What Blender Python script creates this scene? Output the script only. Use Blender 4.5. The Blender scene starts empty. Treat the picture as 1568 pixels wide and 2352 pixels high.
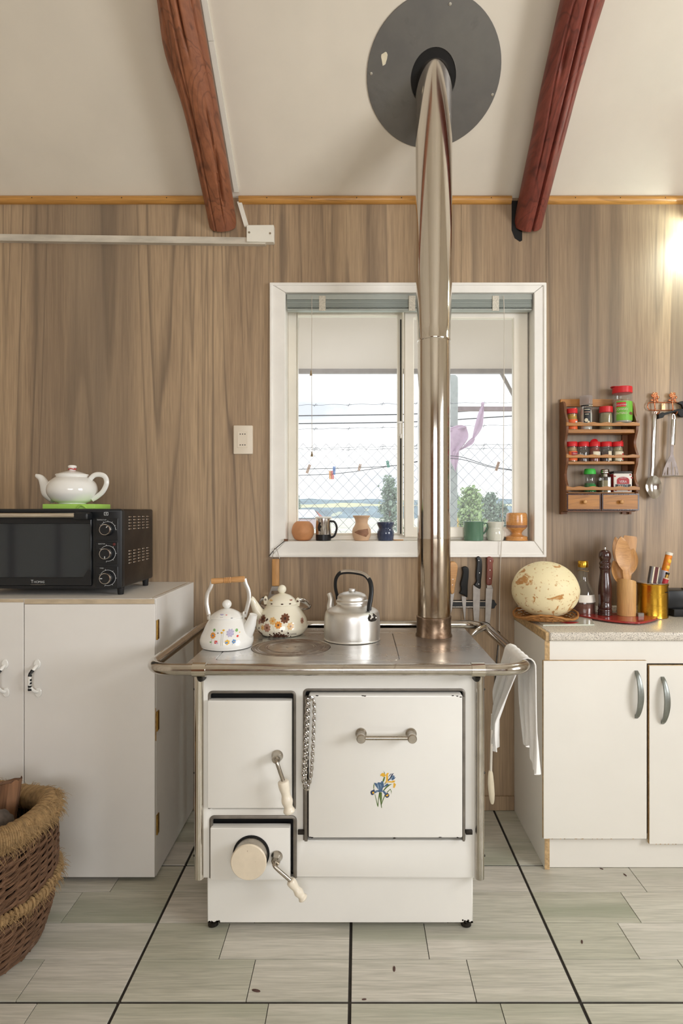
import bpy, bmesh, math, random
from mathutils import Vector, Matrix
from mathutils.geometry import tessellate_polygon
from mathutils.noise import noise as mnoise

# ------------------------------------------------------------------ camera, sky, light, exposure
S = bpy.context.scene
COL = S.collection
FPX, CX, CY, EYE = 1376.0, 822.0, 1172.0, 1.279      # focal length and principal point in photo pixels, eye height
cam_d = bpy.data.cameras.new('camera')
cam = bpy.data.objects.new('camera', cam_d); COL.objects.link(cam)
cam.location = (0, 0, EYE); cam.rotation_euler = (math.pi / 2, 0, 0)
cam_d.sensor_fit = 'VERTICAL'; cam_d.sensor_height = 36.0; cam_d.lens = FPX / 2352 * 36
cam_d.shift_x = (784 - CX) / 2352; cam_d.shift_y = (CY - 1176) / 2352
cam_d.clip_start = 0.02; cam_d.clip_end = 1500
S.camera = cam
S.view_settings.view_transform = 'Standard'; S.view_settings.look = 'None'
S.view_settings.exposure = 0.10; S.view_settings.gamma = 1.0; S.view_settings.use_curve_mapping = False
S.cycles.use_denoising = True
S.cycles.max_bounces = 10; S.cycles.diffuse_bounces = 5; S.cycles.transparent_max_bounces = 24
S.cycles.sample_clamp_indirect = 8.0

W = bpy.data.worlds.new('overcast_sky'); S.world = W; W.use_nodes = True
_n = W.node_tree.nodes; _l = W.node_tree.links
_bg = _n['Background']; _tc = _n.new('ShaderNodeTexCoord'); _mp = _n.new('ShaderNodeMapping')
_mp.inputs['Scale'].default_value = (1.6, 1.6, 5.0)
_ns = _n.new('ShaderNodeTexNoise'); _ns.inputs['Scale'].default_value = 2.4; _ns.inputs['Detail'].default_value = 6
_rp = _n.new('ShaderNodeValToRGB'); _rp.color_ramp.elements[0].position = .35; _rp.color_ramp.elements[1].position = .62
_rp.color_ramp.elements[0].color = (.50, .53, .58, 1); _rp.color_ramp.elements[1].color = (1.0, 1.0, 1.0, 1)
_l.new(_tc.outputs['Generated'], _mp.inputs['Vector']); _l.new(_mp.outputs['Vector'], _ns.inputs['Vector'])
_l.new(_ns.outputs['Fac'], _rp.inputs['Fac']); _l.new(_rp.outputs['Color'], _bg.inputs['Color'])
_bg.inputs['Strength'].default_value = 1.8

def area(name, loc, rot, sx, sy, energy, color, portal=False):
    d = bpy.data.lights.new(name, 'AREA'); d.shape = 'RECTANGLE'; d.size = sx; d.size_y = sy
    d.energy = energy; d.color = color; d.cycles.is_portal = portal
    o = bpy.data.objects.new(name, d); COL.objects.link(o); o.location = loc; o.rotation_euler = rot
    return o
R90 = math.pi / 2
# daylight standing in the two windows behind and beside the camera, and the portal of the window in view
area('daylight_window_right', (2.66, 0.15, 1.62), (0, R90, 0), 1.15, 1.5, 74, (.97, .985, 1.0))
area('daylight_window_rear', (0.55, -2.86, 1.62), (R90, 0, 0), 2.2, 1.25, 50, (.97, .985, 1.0))
area('daylight_window_portal', (.22, 2.74, 1.68), (-R90, 0, 0), 1.04, 1.04, 1, (1, 1, 1), True)

# ------------------------------------------------------------------ helpers
def X(px, Y): return (px - CX) * Y / FPX
def Z(py, Y): return EYE - (py - CY) * Y / FPX
def P(px, py, Y): return Vector((X(px, Y), Y, Z(py, Y)))
def lin(c):
    r = []
    for v in c[:3]:
        v /= 255.0
        r.append(v / 12.92 if v <= .04045 else ((v + .055) / 1.055) ** 2.4)
    return (r[0], r[1], r[2], 1.0)

MATS = {}
def _new(name):
    m = bpy.data.materials.new(name); m.use_nodes = True
    nt = m.node_tree; b = nt.nodes['Principled BSDF']; MATS[name] = m
    return m, nt, b
def _coords(nt, stretch, rnd=False):
    tc = nt.nodes.new('ShaderNodeTexCoord'); mp = nt.nodes.new('ShaderNodeMapping')
    mp.inputs['Scale'].default_value = stretch
    nt.links.new(tc.outputs['Object'], mp.inputs['Vector'])
    if rnd:
        oi = nt.nodes.new('ShaderNodeObjectInfo'); ml = nt.nodes.new('ShaderNodeMath'); ml.operation = 'MULTIPLY'
        ml.inputs[1].default_value = 37.0
        nt.links.new(oi.outputs['Random'], ml.inputs[0]); nt.links.new(ml.outputs[0], mp.inputs['Location'])
    return mp
def _noise(nt, vec, scale, detail=5, rough=.55, dist=0.0):
    n = nt.nodes.new('ShaderNodeTexNoise'); n.inputs['Scale'].default_value = scale
    n.inputs['Detail'].default_value = detail; n.inputs['Roughness'].default_value = rough
    n.inputs['Distortion'].default_value = dist
    nt.links.new(vec.outputs[0], n.inputs['Vector']); return n
def _ramp(nt, fac, stops):
    r = nt.nodes.new('ShaderNodeValToRGB'); e = r.color_ramp.elements
    while len(e) < len(stops): e.new(.5)
    for i, (p, c) in enumerate(stops):
        e[i].position = p; e[i].color = c if len(c) == 4 else lin(c)
    nt.links.new(fac, r.inputs['Fac']); return r
def _mix(nt, fac, a, b, mode='MIX'):
    m = nt.nodes.new('ShaderNodeMix'); m.data_type = 'RGBA'; m.blend_type = mode
    for sock, val in ((m.inputs[0], fac), (m.inputs[6], a), (m.inputs[7], b)):
        if hasattr(val, 'is_linked'): nt.links.new(val, sock)
        else: sock.default_value = val
    return m
G = lambda v: (v, v, v, 1.0)
def simple(name, col, rough=.5, metal=0.0, var=.08, scale=9, stretch=(1, 1, 1), bump=0.0, bscale=80, spec=.5, coat=0.0,
           trans=0.0, ior=1.45, alpha=1.0, speck=None, speck_scale=60, speck_amt=.72, sheen=0.0, rvar=0.0, sss=0.0):
    m, nt, b = _new(name)
    c = lin(col); mp = _coords(nt, stretch)
    n = _noise(nt, mp, scale)
    lo = tuple(max(0, v * (1 - var)) for v in c[:3]) + (1,); hi = tuple(min(1, v * (1 + var)) for v in c[:3]) + (1,)
    out = _ramp(nt, n.outputs['Fac'], [(.3, lo), (.7, hi)]).outputs['Color']
    if speck:
        n2 = _noise(nt, mp, speck_scale, 3, .6)
        rp = _ramp(nt, n2.outputs['Fac'], [(speck_amt, G(0)), (speck_amt + .03, G(1))])
        out = _mix(nt, rp.outputs['Color'], out, lin(speck)).outputs[2]
    nt.links.new(out, b.inputs['Base Color'])
    b.inputs['Roughness'].default_value = rough; b.inputs['Metallic'].default_value = metal
    b.inputs['Specular IOR Level'].default_value = spec; b.inputs['Coat Weight'].default_value = coat
    b.inputs['Transmission Weight'].default_value = trans; b.inputs['IOR'].default_value = ior
    b.inputs['Alpha'].default_value = alpha; b.inputs['Sheen Weight'].default_value = sheen
    if rvar:
        rr = _ramp(nt, _noise(nt, mp, scale * 1.7).outputs['Fac'], [(.3, G(max(0, rough - rvar))), (.7, G(min(1, rough + rvar)))])
        nt.links.new(rr.outputs['Color'], b.inputs['Roughness'])
    if bump:
        bn = nt.nodes.new('ShaderNodeBump'); bn.inputs['Strength'].default_value = bump; bn.inputs['Distance'].default_value = .002
        nt.links.new(_noise(nt, mp, bscale, 4).outputs['Fac'], bn.inputs['Height']); nt.links.new(bn.outputs[0], b.inputs['Normal'])
    return m
def wood(name, c1, c2, dark, axis='Z', scale=12, rough=.5, vein=.6, rnd=False, bump=.15, coat=0.0, fine=10, streak=None, fmix=.28, k=.05):
    m, nt, b = _new(name)
    st = {'X': (k, 1, 1), 'Y': (1, k, 1), 'Z': (1, 1, k)}[axis]
    mp = _coords(nt, st, rnd)
    n1 = _noise(nt, mp, scale, 6, .55, .4); n2 = _noise(nt, mp, scale * fine, 3, .6)
    n3 = _noise(nt, mp, scale * .55, 3, .5, .9)
    base = _ramp(nt, n1.outputs['Fac'], [(.28, c1), (.72, c2)]).outputs['Color']
    base = _mix(nt, fmix, base, _ramp(nt, n2.outputs['Fac'], [(.3, dark), (.65, c2)]).outputs['Color']).outputs[2]
    if streak:
        n4 = _noise(nt, mp, scale * .3, 4, .5, .6)
        base = _mix(nt, _ramp(nt, n4.outputs['Fac'], [(.5, G(0)), (.68, G(.75))]).outputs['Color'], base, lin(streak)).outputs[2]
    for lo, wdt, amt in ((.46, .010, vein), (.54, .006, vein * .8), (.62, .008, vein * .6), (.38, .008, vein * .6)):
        rp = _ramp(nt, n3.outputs['Fac'], [(lo - wdt * 2.5, G(0)), (lo, G(amt)), (lo + wdt, G(0))])
        base = _mix(nt, rp.outputs['Color'], base, lin(dark)).outputs[2]
    nt.links.new(base, b.inputs['Base Color'])
    b.inputs['Roughness'].default_value = rough; b.inputs['Coat Weight'].default_value = coat
    if bump:
        bn = nt.nodes.new('ShaderNodeBump'); bn.inputs['Strength'].default_value = bump; bn.inputs['Distance'].default_value = .0015
        nt.links.new(n2.outputs['Fac'], bn.inputs['Height']); nt.links.new(bn.outputs[0], b.inputs['Normal'])
    return m
def metal(name, col, rough=.25, var=.12, scale=14, stretch=(1, 1, 1), stain=None, samt=.5, rvar=.08, bump=0.0):
    m, nt, b = _new(name)
    mp = _coords(nt, stretch); c = lin(col)
    n = _noise(nt, mp, scale, 6)
    out = _ramp(nt, n.outputs['Fac'], [(.3, tuple(v * (1 - var) for v in c[:3]) + (1,)), (.7, tuple(min(1, v * (1 + var)) for v in c[:3]) + (1,))]).outputs['Color']
    rr = _ramp(nt, n.outputs['Fac'], [(.3, G(min(1, rough + rvar))), (.7, G(max(.02, rough - rvar)))]).outputs['Color']
    if stain:
        n2 = _noise(nt, mp, scale * .6, 6, .65, .5)
        f = _ramp(nt, n2.outputs['Fac'], [(samt, G(0)), (samt + .2, G(.85))]).outputs['Color']
        out = _mix(nt, f, out, lin(stain)).outputs[2]
        rr = _mix(nt, f, rr, G(min(1, rough + .25))).outputs[2]
    nt.links.new(out, b.inputs['Base Color']); nt.links.new(rr, b.inputs['Roughness'])
    b.inputs['Metallic'].default_value = 1.0
    if bump:
        bn = nt.nodes.new('ShaderNodeBump'); bn.inputs['Strength'].default_value = bump; bn.inputs['Distance'].default_value = .002
        nt.links.new(_noise(nt, mp, scale * 5, 4).outputs['Fac'], bn.inputs['Height']); nt.links.new(bn.outputs[0], b.inputs['Normal'])
    return m
def clear_glass(name, tint, film=0.0, gloss=.08, rough=.02, filmcol=(245, 245, 245), edge=.5):
    """thin glass: mostly transparent, a little mirror, an optional translucent film of powder, or painted haze on the window"""
    m, nt, b = _new(name); nt.nodes.remove(b)
    out = nt.nodes['Material Output']
    tr = nt.nodes.new('ShaderNodeBsdfTransparent'); tr.inputs[0].default_value = lin(tint)
    gl = nt.nodes.new('ShaderNodeBsdfGlossy'); gl.inputs['Roughness'].default_value = rough
    fr = nt.nodes.new('ShaderNodeLayerWeight'); fr.inputs['Blend'].default_value = .25
    mu = nt.nodes.new('ShaderNodeMath'); mu.operation = 'MULTIPLY_ADD'; mu.inputs[1].default_value = edge; mu.inputs[2].default_value = gloss
    nt.links.new(fr.outputs['Facing'], mu.inputs[0])
    mx = nt.nodes.new('ShaderNodeMixShader'); nt.links.new(mu.outputs[0], mx.inputs[0])
    nt.links.new(tr.outputs[0], mx.inputs[1]); nt.links.new(gl.outputs[0], mx.inputs[2])
    last = mx
    if film:
        tl = nt.nodes.new('ShaderNodeBsdfTranslucent'); tl.inputs[0].default_value = lin(filmcol)
        df = nt.nodes.new('ShaderNodeBsdfDiffuse'); df.inputs[0].default_value = lin(filmcol)
        ad = nt.nodes.new('ShaderNodeMixShader'); ad.inputs[0].default_value = .25
        nt.links.new(tl.outputs[0], ad.inputs[1]); nt.links.new(df.outputs[0], ad.inputs[2])
        m2 = nt.nodes.new('ShaderNodeMixShader'); m2.inputs[0].default_value = film
        nt.links.new(mx.outputs[0], m2.inputs[1]); nt.links.new(ad.outputs[0], m2.inputs[2]); last = m2
    nt.links.new(last.outputs[0], out.inputs['Surface'])
    return m

# ---- geometry
def catmull(pts, k=6, closed=False):
    pts = [Vector(p) for p in pts]; n = len(pts); out = []
    rng = n if closed else n - 1
    for i in range(rng):
        if closed: a, b, c, d = pts[i - 1], pts[i], pts[(i + 1) % n], pts[(i + 2) % n]
        else: a, b, c, d = pts[max(i - 1, 0)], pts[i], pts[i + 1], pts[min(i + 2, n - 1)]
        for j in range(k):
            t = j / k
            out.append(.5 * ((2 * b) + (c - a) * t + (2 * a - 5 * b + 4 * c - d) * t * t + (3 * b - a - 3 * c + d) * t ** 3))
    if not closed: out.append(pts[-1])
    return out
def rrect(x0, x1, z0, z1, r=0.01, k=5):
    o = []
    for cx, cz, a0 in ((x1 - r, z1 - r, 0), (x0 + r, z1 - r, 90), (x0 + r, z0 + r, 180), (x1 - r, z0 + r, 270)):
        for i in range(k + 1):
            a = math.radians(a0 + 90 * i / k); o.append((cx + r * math.cos(a), cz + r * math.sin(a)))
    return o
def circle2(cx, cz, r, n=24, rz=None):
    rz = rz or r
    return [(cx + r * math.cos(2 * math.pi * i / n), cz + rz * math.sin(2 * math.pi * i / n)) for i in range(n)]
def area2(p): return .5 * sum(p[i - 1][0] * p[i][1] - p[i][0] * p[i - 1][1] for i in range(len(p)))
def inset2(p, d):
    n = len(p); s = 1 if area2(p) > 0 else -1; o = []
    for i in range(n):
        a = Vector(p[i - 1][:2]); b = Vector(p[i][:2]); c = Vector(p[(i + 1) % n][:2])
        e1 = (b - a); e2 = (c - b)
        if e1.length < 1e-9 or e2.length < 1e-9: o.append((b.x, b.y)); continue
        n1 = Vector((-e1.y, e1.x)).normalized() * s; n2 = Vector((-e2.y, e2.x)).normalized() * s
        m = n1 + n2
        if m.length < 1e-6: o.append((b.x, b.y)); continue
        m.normalize(); k = d / max(.35, m.dot(n1)); o.append((b.x + m.x * k, b.y + m.y * k))
    return o
class MB:
    def __init__(s): s.v = []; s.f = []
    def add(s, v, f, mat=None):
        o = len(s.v); s.v += [tuple(mat @ Vector(q)) if mat else tuple(q) for q in v]
        s.f += [tuple(i + o for i in q) for q in f]; return s
    def box(s, x0, x1, y0, y1, z0, z1, bev=0.0, seg=1, mat=None):
        if x0 > x1: x0, x1 = x1, x0
        if y0 > y1: y0, y1 = y1, y0
        if z0 > z1: z0, z1 = z1, z0
        v = [(x, y, z) for x in (x0, x1) for y in (y0, y1) for z in (z0, z1)]
        f = [(0, 1, 3, 2), (4, 6, 7, 5), (0, 4, 5, 1), (2, 3, 7, 6), (0, 2, 6, 4), (1, 5, 7, 3)]
        if bev:
            bm = bmesh.new(); vs = [bm.verts.new(q) for q in v]
            for q in f: bm.faces.new([vs[i] for i in q])
            bmesh.ops.bevel(bm, geom=list(bm.edges), offset=bev, segments=seg, profile=.5, affect='EDGES')
            bm.verts.index_update()
            v = [q.co.copy() for q in bm.verts]; f = [[q.index for q in w.verts] for w in bm.faces]; bm.free()
        return s.add(v, f, mat)
    def tube(s, pts, r, n=10, caps=True, closed=False, flat=1.0, ref=None):
        pts = [Vector(p) for p in pts]; N = len(pts)
        rr = r if hasattr(r, '__len__') else [r] * N
        tan = []
        for i in range(N):
            if closed: t = pts[(i + 1) % N] - pts[i - 1]
            else: t = pts[min(i + 1, N - 1)] - pts[max(i - 1, 0)]
            tan.append(t.normalized() if t.length > 1e-12 else Vector((0, 0, 1)))
        up = Vector(ref) if ref else (Vector((0, 0, 1)) if abs(tan[0].z) < .9 else Vector((1, 0, 0)))
        u = (up - tan[0] * up.dot(tan[0])).normalized(); v = []; f = []
        for i in range(N):
            u = (u - tan[i] * u.dot(tan[i])); u = u.normalized() if u.length > 1e-9 else Vector((1, 0, 0))
            w = tan[i].cross(u)
            for j in range(n):
                a = 2 * math.pi * j / n
                v.append(pts[i] + u * (rr[i] * math.cos(a)) + w * (rr[i] * flat * math.sin(a)))
        for i in range(N if closed else N - 1):
            i2 = (i + 1) % N
            for j in range(n):
                j2 = (j + 1) % n; f.append((i * n + j, i * n + j2, i2 * n + j2, i2 * n + j))
        if caps and not closed:
            f.append(tuple(range(n))[::-1]); f.append(tuple((N - 1) * n + j for j in range(n)))
        return s.add(v, f)
    def cyl(s, p0, p1, r0, r1=None, n=24): return s.tube([p0, p1], [r0, r0 if r1 is None else r1], n)
    def lathe(s, prof, c=(0, 0, 0), n=40, axis=None, cap=True):
        M = Matrix.Translation(c)
        if axis: M = M @ Vector((0, 0, 1)).rotation_difference(Vector(axis)).to_matrix().to_4x4()
        v = []; f = []
        for (r, z) in prof:
            for j in range(n):
                a = 2 * math.pi * j / n; v.append(M @ Vector((max(r, 1e-5) * math.cos(a), max(r, 1e-5) * math.sin(a), z)))
        for i in range(len(prof) - 1):
            for j in range(n):
                j2 = (j + 1) % n; f.append((i * n + j, i * n + j2, (i + 1) * n + j2, (i + 1) * n + j))
        if cap:
            f.append(tuple(range(n))[::-1]); f.append(tuple((len(prof) - 1) * n + j for j in range(n)))
        return s.add(v, f)
    def sphere(s, c, r, n=20, m=12, mat=None):
        r = r if hasattr(r, '__len__') else (r, r, r); v = []; f = []
        for i in range(m + 1):
            t = math.pi * i / m
            for j in range(n):
                a = 2 * math.pi * j / n; v.append((c[0] + r[0] * math.sin(t) * math.cos(a), c[1] + r[1] * math.sin(t) * math.sin(a), c[2] + r[2] * math.cos(t)))
        for i in range(m):
            for j in range(n):
                j2 = (j + 1) % n; f.append((i * n + j, i * n + j2, (i + 1) * n + j2, (i + 1) * n + j))
        return s.add(v, f, mat)
    def plate(s, outer, holes=(), y0=0.0, y1=.01, bev=0.0, mat=None, seg=1):
        """polygon in x,z, front at y0, back at y1; optional rounded front edge"""
        loops = [outer] + list(holes)
        def ring(k):
            res = []
            for li, L in enumerate(loops):
                q = inset2(L, k if li == 0 else -k) if k else L
                res.append(q)
            return res
        layers = []
        if bev:
            for i in range(seg + 1):
                a = math.pi / 2 * i / seg
                layers.append((y0 + bev * (1 - math.cos(a)), ring(bev * (1 - math.sin(a)))))
        else: layers.append((y0, ring(0)))
        layers.append((y1, ring(0)))
        sizes = [len(L) for L in loops]; tot = sum(sizes); v = []; f = []
        for y, rg in layers:
            for L in rg: v += [(q[0], y, q[1]) for q in L]
        tris = tessellate_polygon([[Vector((q[0], q[1], 0)) for q in L] for L in layers[0][1]])
        last = (len(layers) - 1) * tot
        for t in tris: f.append(tuple(t)); f.append(tuple(i + last for i in t)[::-1])
        for k in range(len(layers) - 1):
            o = 0
            for nL in sizes:
                for i in range(nL):
                    a, b = o + i, o + (i + 1) % nL
                    f.append((k * tot + a, k * tot + b, (k + 1) * tot + b, (k + 1) * tot + a))
                o += nL
        return s.add(v, f, mat)
    def build(s, name, m, parent=None, at=None, smooth=38, kind=None, shift=None):
        L = Vector(ORG[parent.name]) if parent else Vector(at or (0, 0, 0))
        if shift: s.v = [tuple(Vector(q) + Vector(shift)) for q in s.v]
        me = bpy.data.meshes.new(name)
        me.from_pydata([tuple(Vector(q) - L) for q in s.v], [], s.f)
        bm = bmesh.new(); bm.from_mesh(me); bmesh.ops.recalc_face_normals(bm, faces=bm.faces); bm.to_mesh(me); bm.free()
        me.materials.append(MATS[m] if isinstance(m, str) else m)
        if smooth: me.shade_smooth(); me.set_sharp_from_angle(angle=math.radians(smooth))
        o = bpy.data.objects.new(name, me); COL.objects.link(o)
        if parent: o.parent = parent
        else: o.location = L
        ORG[o.name] = tuple(L)
        if kind: o['kind'] = kind
        return o
ORG = {}
def tag(o, label, cat, group=None):
    o['label'] = label; o['category'] = cat
    if group: o['group'] = group
    return o
def thing(name, label, cat, loc, group=None):
    o = bpy.data.objects.new(name, None); COL.objects.link(o); o.location = loc; o.empty_display_size = .02
    ORG[o.name] = tuple(loc); return tag(o, label, cat, group)
def struct(name, loc=(0, 0, 0)):
    o = bpy.data.objects.new(name, None); COL.objects.link(o); o.location = loc; o.empty_display_size = .02
    ORG[o.name] = tuple(loc); o['kind'] = 'structure'; return o
def text_mesh(body, size, align='CENTER', squash=1.0):
    cu = bpy.data.curves.new('txt', 'FONT'); cu.body = body; cu.size = size; cu.align_x = align; cu.align_y = 'CENTER'
    cu.resolution_u = 3; o = bpy.data.objects.new('txt', cu); COL.objects.link(o)
    dg = bpy.context.evaluated_depsgraph_get(); me = bpy.data.meshes.new_from_object(o.evaluated_get(dg))
    v = [(q.co.x * squash, q.co.y) for q in me.vertices]; f = [tuple(p.vertices) for p in me.polygons]
    bpy.data.objects.remove(o); bpy.data.curves.remove(cu); bpy.data.meshes.remove(me)
    return v, f
def text_flat(mb, body, size, x, y, z, squash=1.0, align='CENTER'):
    v, f = text_mesh(body, size, align, squash); mb.add([(x + a, y, z + b) for a, b in v], f); return mb
def prof_r(prof, z):
    for (r0, z0), (r1, z1) in zip(prof, prof[1:]):
        if z0 <= z <= z1 and z1 > z0: return r0 + (r1 - r0) * (z - z0) / (z1 - z0)
    return prof[-1][0]
def smooth_prof(p, k=4):
    q = catmull([(a, 0, b) for a, b in p], k); return [(max(0, v.x), v.z) for v in q]
class Wrap:
    """flat print wrapped on a lathe: x = distance along the surface from the front line, z = height"""
    def __init__(s, prof, c, turn=0.0, off=.0005): s.p = prof; s.c = Vector(c); s.t = turn; s.o = off; s.small = {}; s.big = []
    def pt(s, x, z, lift=0):
        r = prof_r(s.p, z) + s.o + lift; a = x / max(r, .005) + s.t
        return (s.c.x + r * math.sin(a), s.c.y - r * math.cos(a), s.c.z + z)
    def mb(s, key, name):
        if not name: return s.small.setdefault(key, MB())
        m = MB(); s.big.append((name, key, m)); return m
    def poly(s, key, pts, lift=0.0, name=None):
        mb = s.mb(key, name); cx = sum(p[0] for p in pts) / len(pts); cz = sum(p[1] for p in pts) / len(pts)
        if name and len(pts) < 16: pts = [(a[0] + (b[0] - a[0]) * q / 4, a[1] + (b[1] - a[1]) * q / 4) for a, b in zip(pts, pts[1:] + pts[:1]) for q in range(4)]
        K = 6 if name else 2; n = len(pts); v = [s.pt(cx, cz, lift)]; f = [(0, 1 + i, 1 + (i + 1) % n) for i in range(n)]
        for k in range(1, K + 1): v += [s.pt(cx + (a - cx) * k / K, cz + (b - cz) * k / K, lift) for a, b in pts]
        for k in range(K - 1):
            o = 1 + k * n; f += [(o + i, o + n + i, o + n + (i + 1) % n, o + (i + 1) % n) for i in range(n)]
        mb.add(v, f)
    def blob(s, key, x, z, rx, rz=None, n=10, lift=0.0): s.poly(key, circle2(x, z, rx, n, rz or rx), lift)
    def flower(s, key, ckey, x, z, r, petals=7, lift=0.0):
        pts = []
        for i in range(petals * 6):
            a = 2 * math.pi * i / (petals * 6); q = r * (.72 + .28 * abs(math.sin(a * petals / 2))); pts.append((x + q * math.cos(a), z + q * math.sin(a)))
        s.poly(key, pts, lift, 'painted_flower' if r > .0065 else None); s.blob(ckey, x, z, r * .28, lift=lift + .0002)
    def line(s, key, x0, z0, x1, z1, w, k=6):
        d = Vector((x1 - x0, z1 - z0)); q = Vector((-d.y, d.x)).normalized() * w / 2; mb = s.mb(key, None)
        v = []; f = []
        for i in range(k + 1):
            p = Vector((x0, z0)) + d * i / k; v += [s.pt(p.x + q.x, p.y + q.y), s.pt(p.x - q.x, p.y - q.y)]
        for i in range(k): f.append((2 * i, 2 * i + 1, 2 * i + 3, 2 * i + 2))
        mb.add(v, f)
    def band(s, key, x0, x1, z0, z1, lift=0.0, k=14, kz=4, name='label'):
        mb = s.mb(key, name); v = []; f = []
        for j in range(kz + 1):
            for i in range(k + 1): v.append(s.pt(x0 + (x1 - x0) * i / k, z0 + (z1 - z0) * j / kz, lift))
        for j in range(kz):
            for i in range(k): a = j * (k + 1) + i; f.append((a, a + 1, a + k + 2, a + k + 1))
        mb.add(v, f)
    def text(s, key, body, size, x, z, squash=1.0, lift=.0016):
        v, f = text_mesh(body, size, 'CENTER', squash); s.mb(key, 'lettering').add([s.pt(x + a, z + b, lift) for a, b in v], f)
    def build(s, parent):
        for name, key, mb in s.big: mb.build(name, key, parent, smooth=0, kind='stuff' if name == 'lettering' else None)
        for key, mb in s.small.items(): mb.build('painted_marks', key, parent, smooth=0, kind='stuff')
rnd = random.Random(7)
# ------------------------------------------------------------------ materials
wood('wall_laminate', (140, 114, 89), (196, 169, 136), (92, 78, 66), 'Z', 4.6, .42, .62, bump=.05, fine=36, streak=(122, 106, 90), fmix=.30, k=.034)
simple('ceiling_paint', (222, 213, 198), .75, var=.06, scale=2.2, speck=(120, 105, 90), speck_scale=34, speck_amt=.80, bump=.04)
simple('room_paint', (214, 205, 190), .8, var=.05, scale=2)
simple('white_trim', (244, 241, 235), .45, var=.05, scale=7, speck=(150, 140, 125), speck_scale=40, speck_amt=.78, bump=.05)
simple('cream_frame', (250, 244, 232), .35, var=.05, scale=5, bump=.02)
wood('honey_moulding', (176, 124, 58), (214, 158, 82), (110, 70, 28), 'X', 16, .35, .4, coat=.2)
wood('red_log', (124, 72, 46), (166, 104, 70), (62, 34, 22), 'Y', 9, .55, .5, bump=.5, fine=6, streak=(134, 82, 62))
wood('red_log_dark', (106, 46, 36), (142, 70, 56), (48, 20, 16), 'Y', 9, .5, .5, bump=.5, fine=6)
simple('recess_black', (22, 20, 19), .8, var=.3)  # plain black standing in for the shade inside holes and recesses
m = wood('floor_plank_print', (196, 192, 180), (228, 222, 212), (134, 134, 120), 'X', 24, .34, .18, rnd=True, bump=.05, fine=7, streak=(168, 170, 152), fmix=.34)
nt = m.node_tree; b = nt.nodes['Principled BSDF']; src = b.inputs['Base Color'].links[0].from_socket
oi = nt.nodes.new('ShaderNodeObjectInfo')
f1 = _ramp(nt, oi.outputs['Random'], [(.15, G(0)), (.5, G(.25)), (.95, G(.8))])
gm = _mix(nt, 1.0, src, lin((222, 226, 214)), 'MULTIPLY'); o1 = _mix(nt, f1.outputs['Color'], src, gm.outputs[2])
nt.links.new(o1.outputs[2], b.inputs['Base Color'])
simple('grout', (48, 43, 38), .9, var=.25, scale=30, bump=.4)
simple('enamel_white', (236, 234, 229), .16, var=.025, scale=4, coat=.25, speck=(120, 92, 70), speck_scale=55, speck_amt=.775)
simple('cabinet_white', (234, 231, 227), .42, var=.035, scale=3, speck=(150, 132, 112), speck_scale=30, speck_amt=.79)
simple('cabinet_cream', (236, 232, 224), .38, var=.025, scale=3, speck=(165, 150, 128), speck_scale=30, speck_amt=.80)
simple('chipboard', (190, 160, 118), .85, var=.3, scale=90, bump=.5, bscale=150)
simple('edge_tape', (196, 178, 152), .5, var=.2, scale=26, stretch=(.5, 1, 2))
simple('granite', (216, 208, 196), .28, var=.22, scale=150, speck=(104, 96, 88), speck_scale=320, speck_amt=.57)
metal('cooktop_steel', (214, 213, 212), .29, .06, 6, (1, 2.2, 1), stain=(172, 165, 158), samt=.56, rvar=.04)
metal('burner_steel', (168, 158, 150), .34, .18, 22, stain=(122, 98, 82), samt=.5)
metal('chrome', (214, 208, 198), .10, .06, 12, stain=(150, 132, 112), samt=.66, rvar=.05)
metal('rail_steel', (196, 190, 182), .16, .12, 26, stain=(120, 108, 96), samt=.6)
metal('pipe_steel', (218, 212, 204), .075, .04, 5, (1, 1, .15), rvar=.03)
metal('pipe_heated', (190, 176, 158), .14, .2, 16, (1, 1, .4), stain=(112, 82, 52), samt=.45)
metal('pipe_base', (150, 128, 108), .3, .25, 20, stain=(80, 58, 42), samt=.45)
metal('flue_grey', (132, 130, 128), .55, .10, 5, (1, 1, 1), stain=(112, 108, 104), samt=.55)
metal('dull_nickel', (176, 168, 156), .25, .12, 30)
metal('dark_iron', (66, 62, 58), .5, .25, 30, bump=.3)
metal('brass', (186, 148, 78), .35, .2, 40)
metal('gold_tin', (214, 168, 62), .24, .1, 10, (1, 1, 3))
metal('aluminium', (226, 224, 220), .42, .06, 16, stain=(168, 162, 154), samt=.64, bump=.03)
metal('blade_steel', (164, 158, 152), .42, .08, 40)
metal('turner_steel', (150, 140, 136), .62, .06, 40)
metal('stainless', (206, 202, 198), .16, .06, 20)
metal('copper', (216, 140, 100), .26, .15, 50)
metal('handle_pewter', (146, 150, 146), .38, .06, 60)
metal('oven_shell', (78, 74, 72), .42, .12, 8)
simple('frame_grey', (128, 122, 114), .45, metal=.6, var=.2, scale=24)
simple('black_gap', (14, 14, 15), .6, var=.1)
simple('black_plastic', (26, 28, 31), .35, var=.1, scale=20)
simple('black_rubber', (24, 24, 25), .6, var=.15)
simple('print_white', (205, 208, 210), .5, var=0)
simple('ceramic_white', (240, 239, 235), .10, var=.015, coat=.5)
simple('ceramic_cream', (240, 234, 214), .12, var=.02, coat=.5)
simple('porcelain_grip', (236, 226, 208), .25, var=.05, scale=40, coat=.3, speck=(120, 90, 70), speck_scale=160, speck_amt=.74)
simple('knob_cream', (228, 214, 192), .35, var=.05, scale=30, speck=(150, 110, 80), speck_scale=90, speck_amt=.72)
wood('light_wood', (190, 138, 84), (222, 172, 116), (140, 92, 50), 'X', 40, .4, .25)
wood('bamboo', (196, 150, 92), (226, 182, 122), (150, 104, 58), 'Z', 40, .38, .25)
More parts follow.
